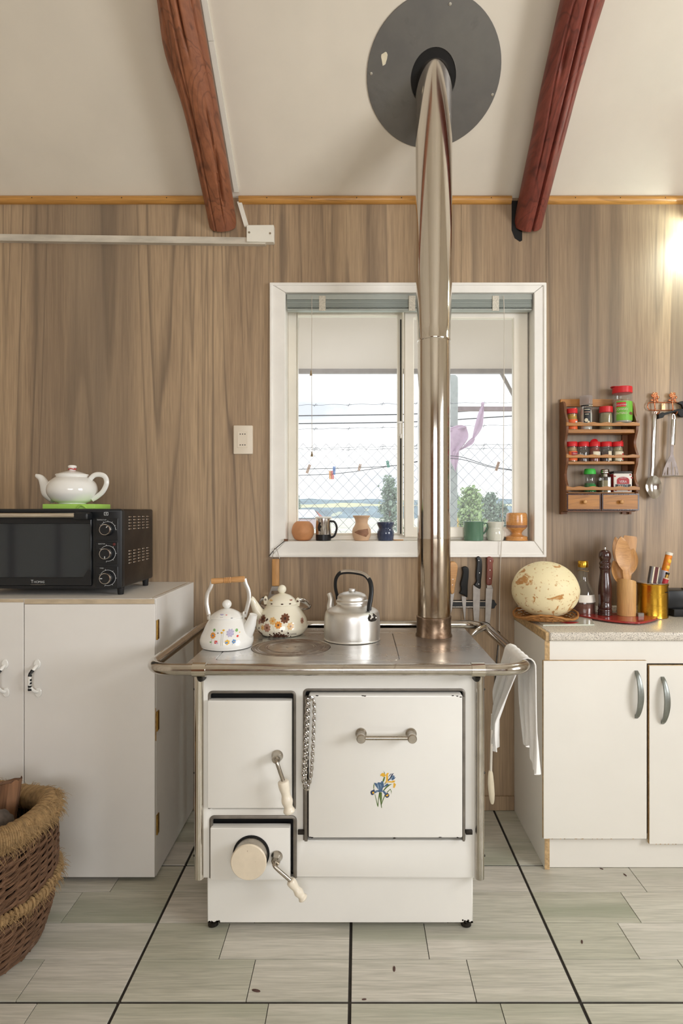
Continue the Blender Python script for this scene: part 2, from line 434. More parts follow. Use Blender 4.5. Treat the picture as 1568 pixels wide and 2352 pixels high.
wood('spoon_wood', (180, 128, 72), (212, 160, 100), (128, 84, 44), 'Z', 36, .42, .3)
wood('rack_wood', (152, 96, 36), (192, 132, 56), (84, 48, 18), 'X', 24, .42, .4, coat=.06)
wood('rack_side', (92, 54, 30), (138, 84, 42), (46, 28, 18), 'Z', 24, .45, .4, coat=.05)
wood('dark_wood', (46, 22, 20), (70, 32, 28), (28, 12, 12), 'Z', 30, .2, .3, coat=.6)
wood('red_handle', (118, 58, 46), (150, 82, 66), (80, 34, 28), 'Z', 60, .4, .3)
wood('firewood', (104, 72, 50), (150, 108, 76), (54, 36, 26), 'Z', 16, .85, .6, bump=.8, fine=5)
simple('firewood_bark', (82, 72, 64), .95, var=.5, scale=26, bump=1.0, bscale=40)
simple('willow', (104, 76, 56), .55, var=.35, scale=30, stretch=(1, 1, 3))
simple('jute', (150, 122, 84), .9, var=.3, scale=60, bump=.5, bscale=120)
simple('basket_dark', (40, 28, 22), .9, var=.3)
simple('rattan', (168, 116, 62), .6, var=.25, scale=50)
m = simple('melon_skin', (240, 226, 184), .5, var=.06, scale=6, bump=.08, bscale=30)
nt = m.node_tree; b = nt.nodes['Principled BSDF']; src = b.inputs['Base Color'].links[0].from_socket
mp = _coords(nt, (1, 1, 1)); f1 = _ramp(nt, _noise(nt, mp, 17, 4, .6, .6).outputs['Fac'], [(.60, G(0)), (.64, G(.95))])
f2 = _ramp(nt, _noise(nt, mp, 75, 4).outputs['Fac'], [(.60, G(0)), (.68, G(.75))])
o1 = _mix(nt, f1.outputs['Color'], src, lin((190, 132, 66))); o2 = _mix(nt, f2.outputs['Color'], o1.outputs[2], lin((196, 148, 84)))
nt.links.new(o2.outputs[2], b.inputs['Base Color'])
simple('gourd_skin', (206, 146, 100), .55, var=.12, scale=22)
simple('clay', (214, 178, 146), .6, var=.12, scale=24)
simple('clay_brown', (150, 108, 84), .6, var=.2, scale=60)
simple('navy_glaze', (52, 62, 88), .14, var=.15, coat=.5)
simple('green_enamel', (92, 128, 106), .2, var=.06, coat=.3)
simple('pale_glaze', (222, 222, 210), .15, var=.03, coat=.4)
wood('goblet_wood', (196, 128, 66), (228, 168, 100), (140, 82, 36), 'X', 40, .25, .3, coat=.4)
simple('blind_slat', (150, 158, 154), .38, metal=.3, var=.08, scale=14, stretch=(.2, 1, 6))
simple('blind_rail', (176, 182, 178), .35, metal=.4, var=.05)
simple('lace', (212, 206, 192), .9, var=.2, scale=200, bump=.6)
simple('cord', (206, 198, 186), .8, var=.1)
simple('tassel', (150, 128, 96), .7, var=.2)
simple('outlet_plastic', (226, 214, 196), .4, var=.02)
simple('marble_edge', (196, 188, 174), .5, var=.2, scale=18, stretch=(.4, 1, 1.5))
simple('white_plastic', (232, 228, 216), .4, var=.03)
simple('cloth_white', (242, 240, 238), .95, var=.03, scale=30, sheen=.2, bump=.35, bscale=260)
simple('lime_plastic', (168, 214, 98), .4, var=.04)
simple('red_thread', (196, 44, 44), .7, var=.1)
simple('red_board', (158, 48, 44), .18, var=.10, scale=12, coat=.3)
simple('board_glass', (214, 218, 204), .12, var=.02, coat=.5)
simple('print_red', (186, 52, 60), .4, var=.1)
simple('cap_red', (206, 38, 44), .35, var=.04)
simple('cap_green', (66, 186, 74), .35, var=.04)
simple('orange_label', (232, 104, 48), .5, var=.08)
simple('mustard', (206, 158, 48), .5, var=.1)
simple('label_black', (30, 30, 32), .5, var=.1)
simple('label_cream', (226, 216, 190), .6, var=.08, scale=60)
simple('label_green', (112, 178, 62), .45, var=.05)
simple('label_white', (228, 222, 214), .5, var=.06)
simple('label_red', (168, 36, 40), .5, var=.08)
simple('seed_brown', (112, 74, 48), .6, var=.2)
simple('spice_olive', (168, 156, 120), .9, var=.08, scale=80)
simple('spice_tan', (186, 150, 104), .9, var=.1, scale=80)
simple('spice_dark', (86, 62, 56), .9, var=.2, scale=80)
simple('spice_red', (140, 62, 44), .9, var=.15, scale=80)
simple('spice_green', (46, 130, 66), .9, var=.15, scale=80)
simple('salt', (206, 202, 190), .9, var=.05)
clear_glass('jar_glass', (236, 238, 236), film=.10, gloss=.07)
clear_glass('bottle_glass', (240, 242, 238), film=.12, gloss=.08)
clear_glass('cap_frosted', (226, 222, 220), film=.55, gloss=.05, filmcol=(214, 206, 204))
clear_glass('window_glass', (252, 253, 253), film=.08, gloss=.0, filmcol=(250, 250, 252), edge=.05)  # white film paints the haze and glare outdoors into the panes
clear_glass('oven_glass', (150, 158, 164), film=.24, gloss=.06, rough=.06, filmcol=(150, 164, 176), edge=.2)
simple('bottle_sauce', (112, 52, 30), .3, var=.15)
simple('paper_white', (238, 232, 222), .7, var=.04)
simple('pill_orange', (226, 132, 36), .4, var=.25, scale=60)
simple('pill_yellow', (240, 190, 60), .45, var=.1)
simple('tube_lilac', (196, 192, 204), .4, var=.05)
simple('box_grey', (112, 108, 108), .6, var=.1)
simple('box_maroon', (96, 40, 38), .6, var=.1)
simple('iris_blue', (76, 104, 138), .4, var=.18, scale=160)
simple('iris_navy', (48, 62, 92), .4, var=.15, scale=160)
simple('iris_pale', (134, 158, 180), .4, var=.1, scale=160)
simple('iris_yellow', (232, 180, 58), .4, var=.12, scale=160)
simple('iris_green', (92, 116, 60), .4, var=.2, scale=160)
simple('dec_brown', (112, 70, 48), .3, var=.25, scale=200)
simple('dec_mauve', (172, 128, 108), .3, var=.2, scale=200)
simple('dec_tan', (222, 182, 122), .3, var=.15, scale=200)
simple('dec_bean', (66, 40, 30), .3, var=.3, scale=300)
simple('dec_lilac', (190, 184, 212), .3, var=.2, scale=200)
simple('dec_blue', (84, 136, 192), .3, var=.1)
simple('dec_green', (128, 176, 104), .3, var=.1)
simple('dec_orange', (226, 150, 60), .3, var=.1)
simple('dec_red', (222, 70, 60), .3, var=.1)
simple('dec_line', (120, 120, 112), .4, var=.1)
simple('brush_fibre', (214, 202, 178), .9, var=.15)
simple('ground_grass', (222, 222, 206), .95, var=.2, scale=.4)
simple('hill_far', (136, 156, 166), .95, var=.3, scale=.10, speck=(196, 204, 186), speck_scale=.09, speck_amt=.60)
simple('field_far', (214, 214, 180), .95, var=.1, scale=.1)
simple('leaf_grey', (148, 166, 152), .7, var=.3, scale=4)
simple('leaf_green', (164, 188, 138), .7, var=.3, scale=4)
simple('leaf_yellow', (224, 196, 110), .7, var=.2, scale=4)
simple('tree_bark', (120, 110, 100), .9, var=.2)
simple('house_wall', (206, 190, 196), .8, var=.06)
simple('house_roof', (226, 230, 236), .6, var=.05)
simple('house_gable', (190, 110, 96), .8, var=.1)
simple('eave_board', (238, 228, 222), .7, var=.03, scale=2, speck=(150, 130, 120), speck_scale=9, speck_amt=.76)
simple('eave_edge', (158, 152, 154), .7, var=.15, scale=20)
simple('concrete', (176, 184, 184), .9, var=.12, scale=20, bump=.3)
simple('weathered_beam', (150, 134, 138), .9, var=.15, scale=20)
simple('wire_grey', (98, 104, 114), .5, metal=.4, var=.1)
simple('cable_black', (40, 46, 58), .5, var=.1)
simple('lilac_cloth', (200, 176, 200), .95, var=.10, scale=20, sheen=.2)
simple('peg_wood', (176, 140, 116), .7, var=.15)
simple('peg_blue', (52, 120, 206), .4, var=.05)
simple('peg_red', (226, 72, 70), .4, var=.05)
simple('peg_orange', (236, 158, 50), .4, var=.05)
simple('peg_teal', (44, 150, 132), .4, var=.05)
m, nt, b = _new('lamp_tube'); b.inputs['Base Color'].default_value = (1, 1, 1, 1)
b.inputs['Emission Color'].default_value = (.86, 1.0, .93, 1); b.inputs['Emission Strength'].default_value = 190.0

# ------------------------------------------------------------------ the room
YW = 2.557
SLOPE = .7355; ANG = math.atan(SLOPE); RIDGE = -.15
def zceil(y): return 2.612 + SLOPE * (YW - y) if y >= RIDGE else 2.612 + SLOPE * (YW - RIDGE) - SLOPE * (RIDGE - y)
XL, XR, YB = -2.45, 2.6, -2.85
WX0, WX1, WZ0, WZ1 = -.308, .746, 1.148, 2.202       # kitchen window opening

# floor: grout bed with one object for each printed plank of the tiles
fl = MB().box(XL - .1, XR + .1, YB - .1, YW + .12, -.12, -.0035).build('floor', 'grout'); fl['kind'] = 'structure'
PAT = [.33, .225, .30, .39]; cache = {}; rest = MB()
gx, gy = -.0217, 1.5575
for ty in range(-8, 2):
    for tx in range(-5, 5):
        x0 = gx + .6 * tx; y0 = gy + .6 * ty
        for r in range(4):
            for (a, b_) in ((0.0, PAT[r]), (PAT[r], .6)):
                xa = x0 + a + (.0045 if a == 0 else .0011); xb = x0 + b_ - (.0045 if b_ == .6 else .0011)
                ya = y0 + .15 * r + (.0045 if r == 0 else .0011); yb = y0 + .15 * (r + 1) - (.0045 if r == 3 else .0011)
                xa = max(xa, XL); xb = min(xb, XR); ya = max(ya, YB); yb = min(yb, YW)
                if xb - xa < .01 or yb - ya < .01: continue
                if ya < .40: rest.box(xa, xb, ya, yb, -.004, 0); continue
                key = (round(xb - xa, 4), round(yb - ya, 4)); L = ((xa + xb) / 2, (ya + yb) / 2, 0)
                if key not in cache:
                    o = MB().box(xa, xb, ya, yb, -.004, 0, .0003).build('plank', 'floor_plank_print', None, L, smooth=30); cache[key] = o.data
                else:
                    o = bpy.data.objects.new('plank', cache[key]); COL.objects.link(o); o.location = L
                o.parent = fl
rest.build('far_planks', 'floor_plank_print', fl, kind='stuff')

# back wall: core with the window opening, laminate sheets in front
def wallbox(mb, x0, x1, z0, z1, y0, y1):
    hx0, hx1, hz0, hz1 = WX0 - .012, WX1 + .012, WZ0 - .02, WZ1 + .012
    if x1 <= hx0 or x0 >= hx1: mb.box(x0, x1, y0, y1, z0, z1)
    else:
        a, b_ = max(x0, hx0), min(x1, hx1)
        if x0 < hx0: mb.box(x0, hx0, y0, y1, z0, z1)
        if x1 > hx1: mb.box(hx1, x1, y0, y1, z0, z1)
        mb.box(a, b_, y0, y1, z0, hz0); mb.box(a, b_, y0, y1, hz1, z1)
    return mb
wb = wallbox(MB(), XL - .1, XR + .1, -.1, 2.66, YW + .006, YW + .10).build('wall_back', 'room_paint', smooth=0); wb['kind'] = 'structure'
for a, b_ in ((XL, -1.58), (-1.58, -.362), (-.362, .439), (.439, .802), (.802, 1.78), (1.78, XR)):
    wallbox(MB(), a + .0007, b_ - .0007, 0.0, 2.62, YW, YW + .006).build('panel', 'wall_laminate', wb, smooth=0)
bb = MB().box(-.70, .665, YW - .010, YW, .001, .062, .002).build('baseboard_back', 'wall_laminate'); bb['kind'] = 'structure'
for nm, x0, x1 in (('wall_left', XL - .1, XL), ('wall_right', XR, XR + .1)):
    mb = MB(); pts = [(YB - .1, -.1), (YW + .1, -.1), (YW + .1, 2.6), (RIDGE, zceil(RIDGE) + .05), (YB - .1, zceil(YB) - .02)]
    holes = []
    if nm == 'wall_right': holes = [[(-.62, 1.02), (.92, 1.02), (.92, 2.20), (-.62, 2.20)]]
    mb.plate(pts, holes, 0, .1, mat=Matrix(((0, 1, 0, x0), (1, 0, 0, 0), (0, 0, 1, 0), (0, 0, 0, 1))))
    o = mb.build(nm, 'room_paint', smooth=0); o['kind'] = 'structure'
    for k in range(8):
        yy = YB + .25 + k * .66
        if nm == 'wall_right' and -.7 < yy < 1.0: continue
        MB().box(XL if nm == 'wall_left' else XR - .018, XL + .018 if nm == 'wall_left' else XR, yy, yy + .05, .0, 2.3).build('reflection_batten', 'red_log_dark', o, smooth=0)  # unseen strip, added so the pipe reflects dark vertical streaks
mb = MB(); mb.plate([(XL - .1, -.1), (XR + .1, -.1), (XR + .1, zceil(YB)), (XL - .1, zceil(YB))], [[(-.57, .98), (1.67, .98), (1.67, 2.26), (-.57, 2.26)]], YB - .1, YB)
o = mb.build('wall_front', 'wall_laminate', smooth=0); o['kind'] = 'structure'
for xx in (-2.3, -.95, -.75, 1.75, 1.95, 2.15, 2.4): MB().box(xx, xx + .07, YB, YB + .02, 0, 2.4).build('reflection_batten', 'red_log_dark', o, smooth=0)  # more added strips out of view, dark lines for the pipe's reflection
def slab(mb, x0, x1, y0, y1, t=.03):
    v = []
    for x in (x0, x1):
        for y in (y0, y1):
            for d in (0, t): v.append((x, y, zceil(y) + d))
    return mb.add(v, [(0, 1, 3, 2), (4, 6, 7, 5), (0, 4, 5, 1), (2, 3, 7, 6), (0, 2, 6, 4), (1, 5, 7, 3)])
ce = slab(MB(), XL - .1, XR + .1, RIDGE, YW + .1, .03).add([], []).build('ceiling', 'room_paint', smooth=0, shift=(0, 0, .012)); ce['kind'] = 'structure'
for a, b_ in ((XL, -1.82), (-1.82, -.556), (-.556, .726), (.726, 1.98), (1.98, XR)):
    slab(MB(), a + .001, b_ - .001, RIDGE, YW + .01, .0115).build('ceiling_panel', 'ceiling_paint', ce, smooth=0)
slab(MB(), XL - .1, XR + .1, YB - .1, RIDGE, .03).build('rear_slope', 'ceiling_paint', ce, smooth=0)
# moulding between wall and ceiling
prof = [(YW, 2.617), (YW - .016, 2.617 - .003), (YW - .022, 2.605), (YW - .020, 2.594), (YW - .010, 2.584), (YW, 2.584)]
for i, (a, b_) in enumerate(((XL, -.648), (-.506, .652), (.800, XR))):
    mb = MB(); n = len(prof)
    mb.add([(x, y, z) for x in (a, b_) for y, z in prof], [tuple(range(n)), tuple(range(n, 2 * n))[::-1]] + [(j, (j + 1) % n, n + (j + 1) % n, n + j) for j in range(n)])
    o = mb.build('trim_%d' % (i + 1), 'honey_moulding', smooth=50); o['kind'] = 'structure'
    nails = MB()
    x = a + .12
    while x < b_: nails.sphere((x, YW - .022, 2.602), .0022, 6, 4); x += .19
    nails.build('nail_heads', 'dark_iron', o, kind='stuff')

# log beams under the sloping ceiling
def log(name, label, x, r0, r1, mat, groove, bump_at, groove_depth, groove_w, seed, cracks=()):
    t = thing(name, label, 'beam', (x, YW, zceil(YW) - .08)); mb = MB(); v = []; f = []; n = 132; K = 110
    Ltot = (YW + .10 - RIDGE + .2) / math.cos(ANG)
    dvec = Vector((0, -math.cos(ANG), math.sin(ANG))); nrm = Vector((0, -math.sin(ANG), -math.cos(ANG)))
    base = Vector((x, YW + .06, zceil(YW + .06)))
    for i in range(K + 1):
        s = Ltot * i / K; r = r0 + (r1 - r0) * min(1, s / 1.0)
        bx = x
        c = base + dvec * s + nrm * (r * .93 + .026); c.x += .012 * math.sin(s * 1.7 + seed) - .012 * math.sin(seed)
        for j in range(n):
            a = 2 * math.pi * j / n
            q = 1 + .05 * mnoise(Vector((math.cos(a) * 1.2 + seed, math.sin(a) * 1.2, s * 2.2))) + .022 * mnoise(Vector((math.cos(a) * 4, math.sin(a) * 4 + seed, s * 7)))
            q += .012 * mnoise(Vector((math.cos(a) * 14, math.sin(a) * 14, s * 2 + seed)))
            for (ba, bs, bw, bh) in bump_at:
                da = (a - ba + math.pi) % (2 * math.pi) - math.pi; q += bh * math.exp(-(da / .7) ** 2 - ((s - bs) / bw) ** 2)
            gaa = groove + .10 * math.sin(s * 3 + seed); da = (a - gaa + math.pi) % (2 * math.pi) - math.pi
            q -= groove_depth * math.exp(-(da / groove_w) ** 2) * (1 if s < 1.15 else max(0, 1 - (s - 1.15) * 2))
            for (ca, s0, s1, cd, cw) in cracks:
                if s0 < s < s1:
                    da = (a - ca - .12 * math.sin(s * 9 + ca) + math.pi) % (2 * math.pi) - math.pi; q -= cd * math.exp(-(da / cw) ** 2) * min(1, (s - s0) / .05, (s1 - s) / .05)
            v.append(c + Vector((1, 0, 0)) * (r * q * math.cos(a)) + nrm * (r * q * math.sin(a)))
    for i in range(K):
        for j in range(n): f.append((i * n + j, i * n + (j + 1) % n, (i + 1) * n + (j + 1) % n, (i + 1) * n + j))
    f.append(tuple(range(n))[::-1]); f.append(tuple(K * n + j for j in range(n)))
    mb.add(v, f).build('log', mat, t, smooth=60)
    # dark socket where the log goes into the wall
    c = base + nrm * r0 * .93; zc = c.z - (base.y - YW) * 0 + .045
    return t
log('log_beam', 'rusty brown peeled log beam with a white cable duct along its side', -.578, .058, .070, 'red_log', 1.9, [(math.pi, .62, .12, .32)], .12, .04, 1.3, ((1.35, .62, 1.5, .3, .05), (2.05, .30, .62, .3, .06), (.95, .10, .34, .34, .07), (1.15, .02, .5, .14, .04), (2.4, .1, .9, .12, .04), (.6, .4, 1.2, .14, .04)))
log('log_beam', 'dark red log beam with one long deep crack along its underside', .727, .058, .067, 'red_log_dark', 1.45, [(.1, .80, .14, .16), (math.pi, .55, .2, .06)], .42, .055, 4.2, ((1.0, .3, .9, .14, .04), (2.1, .2, 1.1, .12, .04), (.8, .85, 1.0, .3, .1), (1.9, .55, .68, .3, .12)))
mb = MB().plate([(.655, 2.475), (.668, 2.44), (.69, 2.425), (.70, 2.43), (.70, 2.60), (.655, 2.60)], (), YW - .0012, YW + .002)
o = mb.build('beam_socket', 'recess_black', wb, smooth=0)  # flat black patch painted on the wall as the shaded hole

# white cable duct beside the left log, junction box and the strip on the wall
t = thing('cable_duct', 'thin white cable duct running down beside the left log beam', 'cable duct', (-.50, YW, 2.6))
v = []
mb = MB()
for i in range(3):
    ya, yb = YW - .03 - i * .42, YW - .03 - (i + 1) * .42 + .003
    xx0, xx1 = -.513 - .004 * i, -.513 - .004 * (i + 1)
    pts = []
    for (xx, yy) in ((xx0, ya), (xx1, yb)):
        for dx in (-.010, .010):
            for d in (-.013, -.0005): pts.append((xx + dx, yy, zceil(yy) + d))
    MB().add(pts, [(0, 1, 3, 2), (4, 6, 7, 5), (0, 4, 5, 1), (2, 3, 7, 6), (0, 2, 6, 4), (1, 5, 7, 3)]).build('duct_length', 'white_plastic', t, smooth=0)
a = P(549, 462, YW - .012); b_ = P(566, 520, YW - .012); q = Vector((.009, 0, .0025))
mb = MB().add([a - q, a + q, b_ + q, b_ - q] + [w + Vector((0, .011, 0)) for w in (a - q, a + q, b_ + q, b_ - q)], [(0, 1, 2, 3), (7, 6, 5, 4), (0, 4, 5, 1), (1, 5, 6, 2), (2, 6, 7, 3), (3, 7, 4, 0)])
mb.build('duct_drop', 'white_plastic', t, smooth=0)
t = thing('junction_box', 'small cream junction box at the end of the wall strip', 'junction box', (-.42, YW, 2.43))
MB().box(X(566, 2.53), X(629, 2.53), 2.527, YW, Z(556, 2.53), Z(517, 2.53), .002).build('cover', 'white_plastic', t)
for px, py in ((572, 534), (620, 536)):
    MB().cyl((X(px, 2.527), 2.5255, Z(py, 2.527)), (X(px, 2.527), 2.530, Z(py, 2.527)), .0045, n=14).build('screw', 'dull_nickel', t)
tag(MB().add([(x, y, z + d) for x, z in ((-2.3, 2.445), (-.392, 2.419)) for y in (2.535, YW) for d in (-.014, .014)],
    [(0, 1, 3, 2), (4, 6, 7, 5), (0, 4, 5, 1), (2, 3, 7, 6), (0, 2, 6, 4), (1, 5, 7, 3)]).build('wall_strip', 'marble_edge', None, (-1.2, YW, 2.43), smooth=0),
    'narrow marbled strip of board fixed along the wall under the left log', 'wall strip')

# kitchen window
w1 = struct('window_1', (.22, YW, WZ0))
ox0, ox1, oz0, oz1 = -.374, .797, 1.080, 2.243; yf = YW - .018
ix0, ix1, iz0, iz1 = WX0, WX1, WZ0, WZ1
for poly in ([(ox0, oz0), (ix0, iz0), (ix0, iz1), (ox0, oz1)], [(ox1, oz0), (ox1, oz1), (ix1, iz1), (ix1, iz0)],
             [(ox0, oz1), (ix0, iz1), (ix1, iz1), (ox1, oz1)], [(ox0, oz0), (ox1, oz0), (ix1, iz0), (ix0, iz0)]):
    poly = inset2(poly, .0006)
    MB().plate(poly, (), yf, YW, .002).build('casing', 'white_trim', w1)
MB().plate(rrect(ox0, ox1, oz0, oz1, .003, 2), [rrect(ox0 + .012, ox1 - .012, oz0 + .012, oz1 - .012, .001, 1)], yf - .006, yf + .001, .003, seg=2).build('bead', 'white_trim', w1)
MB().box(ix0 - .012, ix0, YW + .0003, 2.70, iz0, iz1).build('jamb', 'white_trim', w1, smooth=0)
MB().box(ix1, ix1 + .012, YW + .0003, 2.70, iz0, iz1).build('jamb', 'white_trim', w1, smooth=0)
MB().box(ix0 - .012, ix1 + .012, YW + .0003, 2.70, iz1, iz1 + .012).build('head', 'white_trim', w1, smooth=0)
MB().box(ix0 - .012, ix1 + .012, YW + .0003, 2.75, iz0 - .018, iz0 - .0003).build('sill', 'white_trim', w1)
ya, yb = 2.635, 2.69
MB().plate([(ix0, iz0), (ix1, iz0), (ix1, iz1), (ix0, iz1)], [[(-.272, 1.170), (.735, 1.170), (.735, 2.165), (-.272, 2.165)]], ya, yb, .003).build('frame', 'cream_frame', w1)
sl = MB().plate(rrect(-.2715, .199, 1.1705, 2.1645, .002, 1), [rrect(-.266, .174, 1.178, 2.142, .003, 2)], ya + .012, yb - .006, .003).build('sash', 'cream_frame', w1)
MB().box(-.266, .174, ya + .030, ya + .034, 1.178, 2.142).build('pane', 'window_glass', sl, smooth=0)
sr = MB().plate(rrect(.201, .740, 1.160, 2.172, .002, 1), [rrect(.244, .676, 1.206, 2.116, .003, 2)], ya - .026, ya - .0005, .004).build('sash', 'cream_frame', w1)
MB().box(.244, .676, ya - .016, ya - .012, 1.206, 2.116).build('pane', 'window_glass', sr, smooth=0)
MB().box(.186, .191, ya + .004, ya + .012, 1.175, 2.12).build('track', 'recess_black', w1, smooth=0)
lk = MB(); zc = Z(985, 2.62)
lk.box(.180, .192, ya - .010, ya + .012, zc - .030, zc + .030, .003).box(.174, .196, ya - .014, ya + .0, zc + .024, zc + .034, .002).box(.184, .194, ya - .016, ya, zc - .040, zc - .022, .002)
lk.build('latch', 'white_trim', w1)

# windows behind the camera: frames only show in reflections
def side_window(name, x0, x1, z0, z1, M, mull):
    w = struct(name); y0, y1 = 0, .05
    MB().plate([(x0, z0), (x1, z0), (x1, z1), (x0, z1)], [[(x0 + .05, z0 + .05), (x1 - .05, z0 + .05), (x1 - .05, z1 - .05), (x0 + .05, z1 - .05)]], y0, y1, mat=M).build('frame', 'white_trim', w, smooth=0)
    for x in mull: MB().box(x - .025, x + .025, .005, .045, z0 + .05, z1 - .05, mat=M).build('mullion', 'white_trim', w, smooth=0)
side_window('window_2', -.62, .92, 1.02, 2.20, Matrix(((0, 1, 0, XR + .0), (1, 0, 0, 0), (0, 0, 1, 0), (0, 0, 0, 1))), [.15])
side_window('window_3', -.57, 1.67, .98, 2.26, Matrix.Translation((0, YB - .05, 0)), [.17, .93])
door = struct('door_1', (-1.5, YB, 0))
MB().box(-1.95, -1.10, YB, YB + .04, .005, 2.02, .003).build('door_leaf', 'red_log', door)
MB().plate([(-2.03, 0), (-1.02, 0), (-1.02, 2.1), (-2.03, 2.1)], [[(-1.96, -.0), (-1.09, -.0), (-1.09, 2.03), (-1.96, 2.03)]], YB, YB + .05).build('door_frame', 'white_trim', door, smooth=0)

# wall lamp to the right, just outside the frame
t = thing('wall_lamp', 'short fluorescent wall lamp mounted high over the worktop', 'lamp', (1.55, YW, 2.45))
MB().box(1.45, 1.57, 2.505, YW, 2.40, 2.50, .006, 2).build('base', 'white_plastic', t)
MB().box(1.405, 1.62, 2.365, YW, 2.503, 2.512, .003).build('hood', 'white_plastic', t)
MB().cyl((1.42, 2.40, 2.455), (1.60, 2.40, 2.455), .022, n=16).build('tube', 'lamp_tube', t)
for x in (1.414, 1.608): MB().cyl((x - .008, 2.40, 2.455), (x + .008, 2.40, 2.455), .024, n=16).build('end_cap', 'white_plastic', t)
for x in (1.46, 1.56): MB().cyl((x, 2.402, 2.455), (x, 2.51, 2.455), .008, n=10).build('arm', 'white_plastic', t)
# ------------------------------------------------------------------ wood-burning cook stove
ST = thing('cook_stove', 'white enamelled wood-burning cook stove with steel top and chrome rail', 'stove', (-.05, 1.80, 0))
YF = 1.80
fx = lambda px: X(px, YF)
fz = lambda py: Z(py, YF)
bx0, bx1, bz0, bz1 = -.470, .366, .1736, .792
A = rrect(fx(479), fx(678), fz(1858), fz(1588), .012)
B = rrect(fx(483), fx(679), fz(2016.5), fz(1875), .012)
Cc = rrect(fx(697), fx(1067), fz(1930), fz(1583), .012)
MB().box(bx0 + .004, bx1 - .004, YF + .03, 2.345, bz0 + .003, bz1 - .004).build('carcass', 'black_gap', ST, smooth=0)
MB().box(bx0, bx0 + .004, YF + .012, 2.35, bz0, bz1).build('side_panel', 'enamel_white', ST, smooth=0)
MB().box(bx1 - .004, bx1, YF + .012, 2.35, bz0, bz1).build('side_panel', 'enamel_white', ST, smooth=0)
fp = MB().plate([(bx0, bz0), (bx1, bz0), (bx1, bz1), (bx0, bz1)], [A, B, Cc], YF, YF + .02, .004, seg=2).build('front_panel', 'enamel_white', ST)
for pl, rr in ((A, .0045), (B, .0062), (Cc, .0045)):
    q_ = inset2(pl, .002); q_ = [(q_[0][0], pl[18][1] + .001)] + q_[:12] + [(q_[11][0], pl[18][1] + .001)]
    MB().tube([(q[0], YF + .002, q[1]) for q in q_], rr, 8).build('opening_rim', 'frame_grey', ST)
MB().box(X(475, 1.82), X(1086, 1.82), 1.822, 2.33, .0235, .1725, .003).build('plinth', 'enamel_white', ST)
for px in (488, 1071):
    MB().lathe([(.012, .0), (.016, .002), (.016, .012), (.009, .016), (.009, .026)], (X(px, 1.84), 1.848, 0), 16).build('foot', 'dark_iron', ST)
    MB().lathe([(.012, .0), (.016, .002), (.016, .012), (.009, .016), (.009, .026)], (X(px, 1.84), 2.28, 0), 16).build('foot', 'dark_iron', ST)
rs = MB()
for k in range(40):
    px = rnd.choice((rnd.uniform(476, 505), rnd.uniform(1062, 1085))); x = X(px, 1.82); z = .0245 + abs(rnd.gauss(0, .004))
    rs.plate(circle2(x, z, rnd.uniform(.001, .0035), 7), (), 1.8212, 1.8225)
rs.build('rust_chips', 'dark_iron', ST, kind='stuff')
for px in (457, 1101):
    po = MB().tube([(X(px, 1.797), 1.797, .176), (X(px, 1.797), 1.797, .805)], .0138, 18).build('corner_post', 'chrome' if px < 800 else 'rail_steel', ST)
    for py in (1583, 1775, 1965):
        sx = -1 if px < 800 else 1
        MB().sphere((X(px, 1.797) + sx * .013, 1.797, Z(py, 1.797)), .0042, 10, 6).build('bolt', 'dark_iron', po)

# firebox door, ash door, oven door
def crank(parent, p0, pb, p1, p2, gr):
    d0 = Vector((0, 1, 0))
    MB().lathe([(.0165, 0), (.0175, .004), (.0145, .010), (.0125, .022), (.0135, .028), (.011, .034)], p0, 20, axis=(0, -1, 0)).build('boss', 'dull_nickel', parent)
    h = MB().tube(catmull([p0 + Vector((0, -.028, 0)), pb, p1], 6), .0058, 10).build('crank_arm', 'dull_nickel', parent)
    ax = (p2 - p1).normalized(); Lg = (p2 - p1).length
    pr = smooth_prof([(gr * .75, 0), (gr, .004), (gr * .98, Lg * .22), (gr * .78, Lg * .42), (gr * 1.02, Lg * .62), (gr * .78, Lg * .80), (gr * 1.05, Lg * .92), (gr * .7, Lg), (.001, Lg + .001)], 4)
    MB().lathe(pr, p1, 20, axis=ax).build('grip', 'porcelain_grip', h)
fd = MB().plate(rrect(fx(479), fx(671), fz(1852), fz(1606), .004), (), YF - .014, YF + .012, .003, seg=2).build('firebox_door', 'enamel_white', ST)
crank(fd, Vector((X(637, 1.786), 1.786, Z(1735, 1.786))), P(636, 1752, 1.744), P(650, 1793, 1.742), P(665, 1868, 1.742), .0165)
ad = MB().plate(rrect(fx(485), fx(667), fz(2016), fz(1896), .004), (), YF - .014, YF + .012, .003, seg=2).build('ash_door', 'enamel_white', ST)
crank(ad, Vector((X(636, 1.786), 1.786, Z(1966, 1.786))), P(631, 1990, 1.744), P(666, 2022, 1.742), P(698, 2066, 1.742), .0135)
kb = MB().cyl((X(577, 1.786), 1.786, .256), (X(577, 1.786), 1.745, .256), .050, n=40).build('air_regulator', 'dull_nickel', ad)
MB().plate(circle2(X(577, 1.786), .256, .0545, 40), (), 1.783, 1.7865).build('regulator_ring', 'black_gap', kb)
MB().lathe([(.0515, .008), (.0525, .003), (.050, .0), (.0, -.0006)], (X(577, 1.786), 1.738, .256), 40, axis=(0, 1, 0)).build('regulator_cap', 'knob_cream', kb)
YD = 1.772
od = MB().plate(rrect(X(708, YD), X(1062, YD), Z(1925, YD), Z(1597, YD), .005), (), YD, YF + .008, .004, seg=2).build('oven_door', 'enamel_white', ST)
hz = Z(1695, 1.735)
for px in (829, 946):
    x = X(px, 1.735)
    MB().lathe([(.0165, 0), (.0165, .006), (.013, .010), (.0125, .030), (.0135, .034), (.0135, .046), (.011, .049), (0, .0492)], (x, YD, hz), 24, axis=(0, -1, 0)).build('handle_post', 'dull_nickel', od)
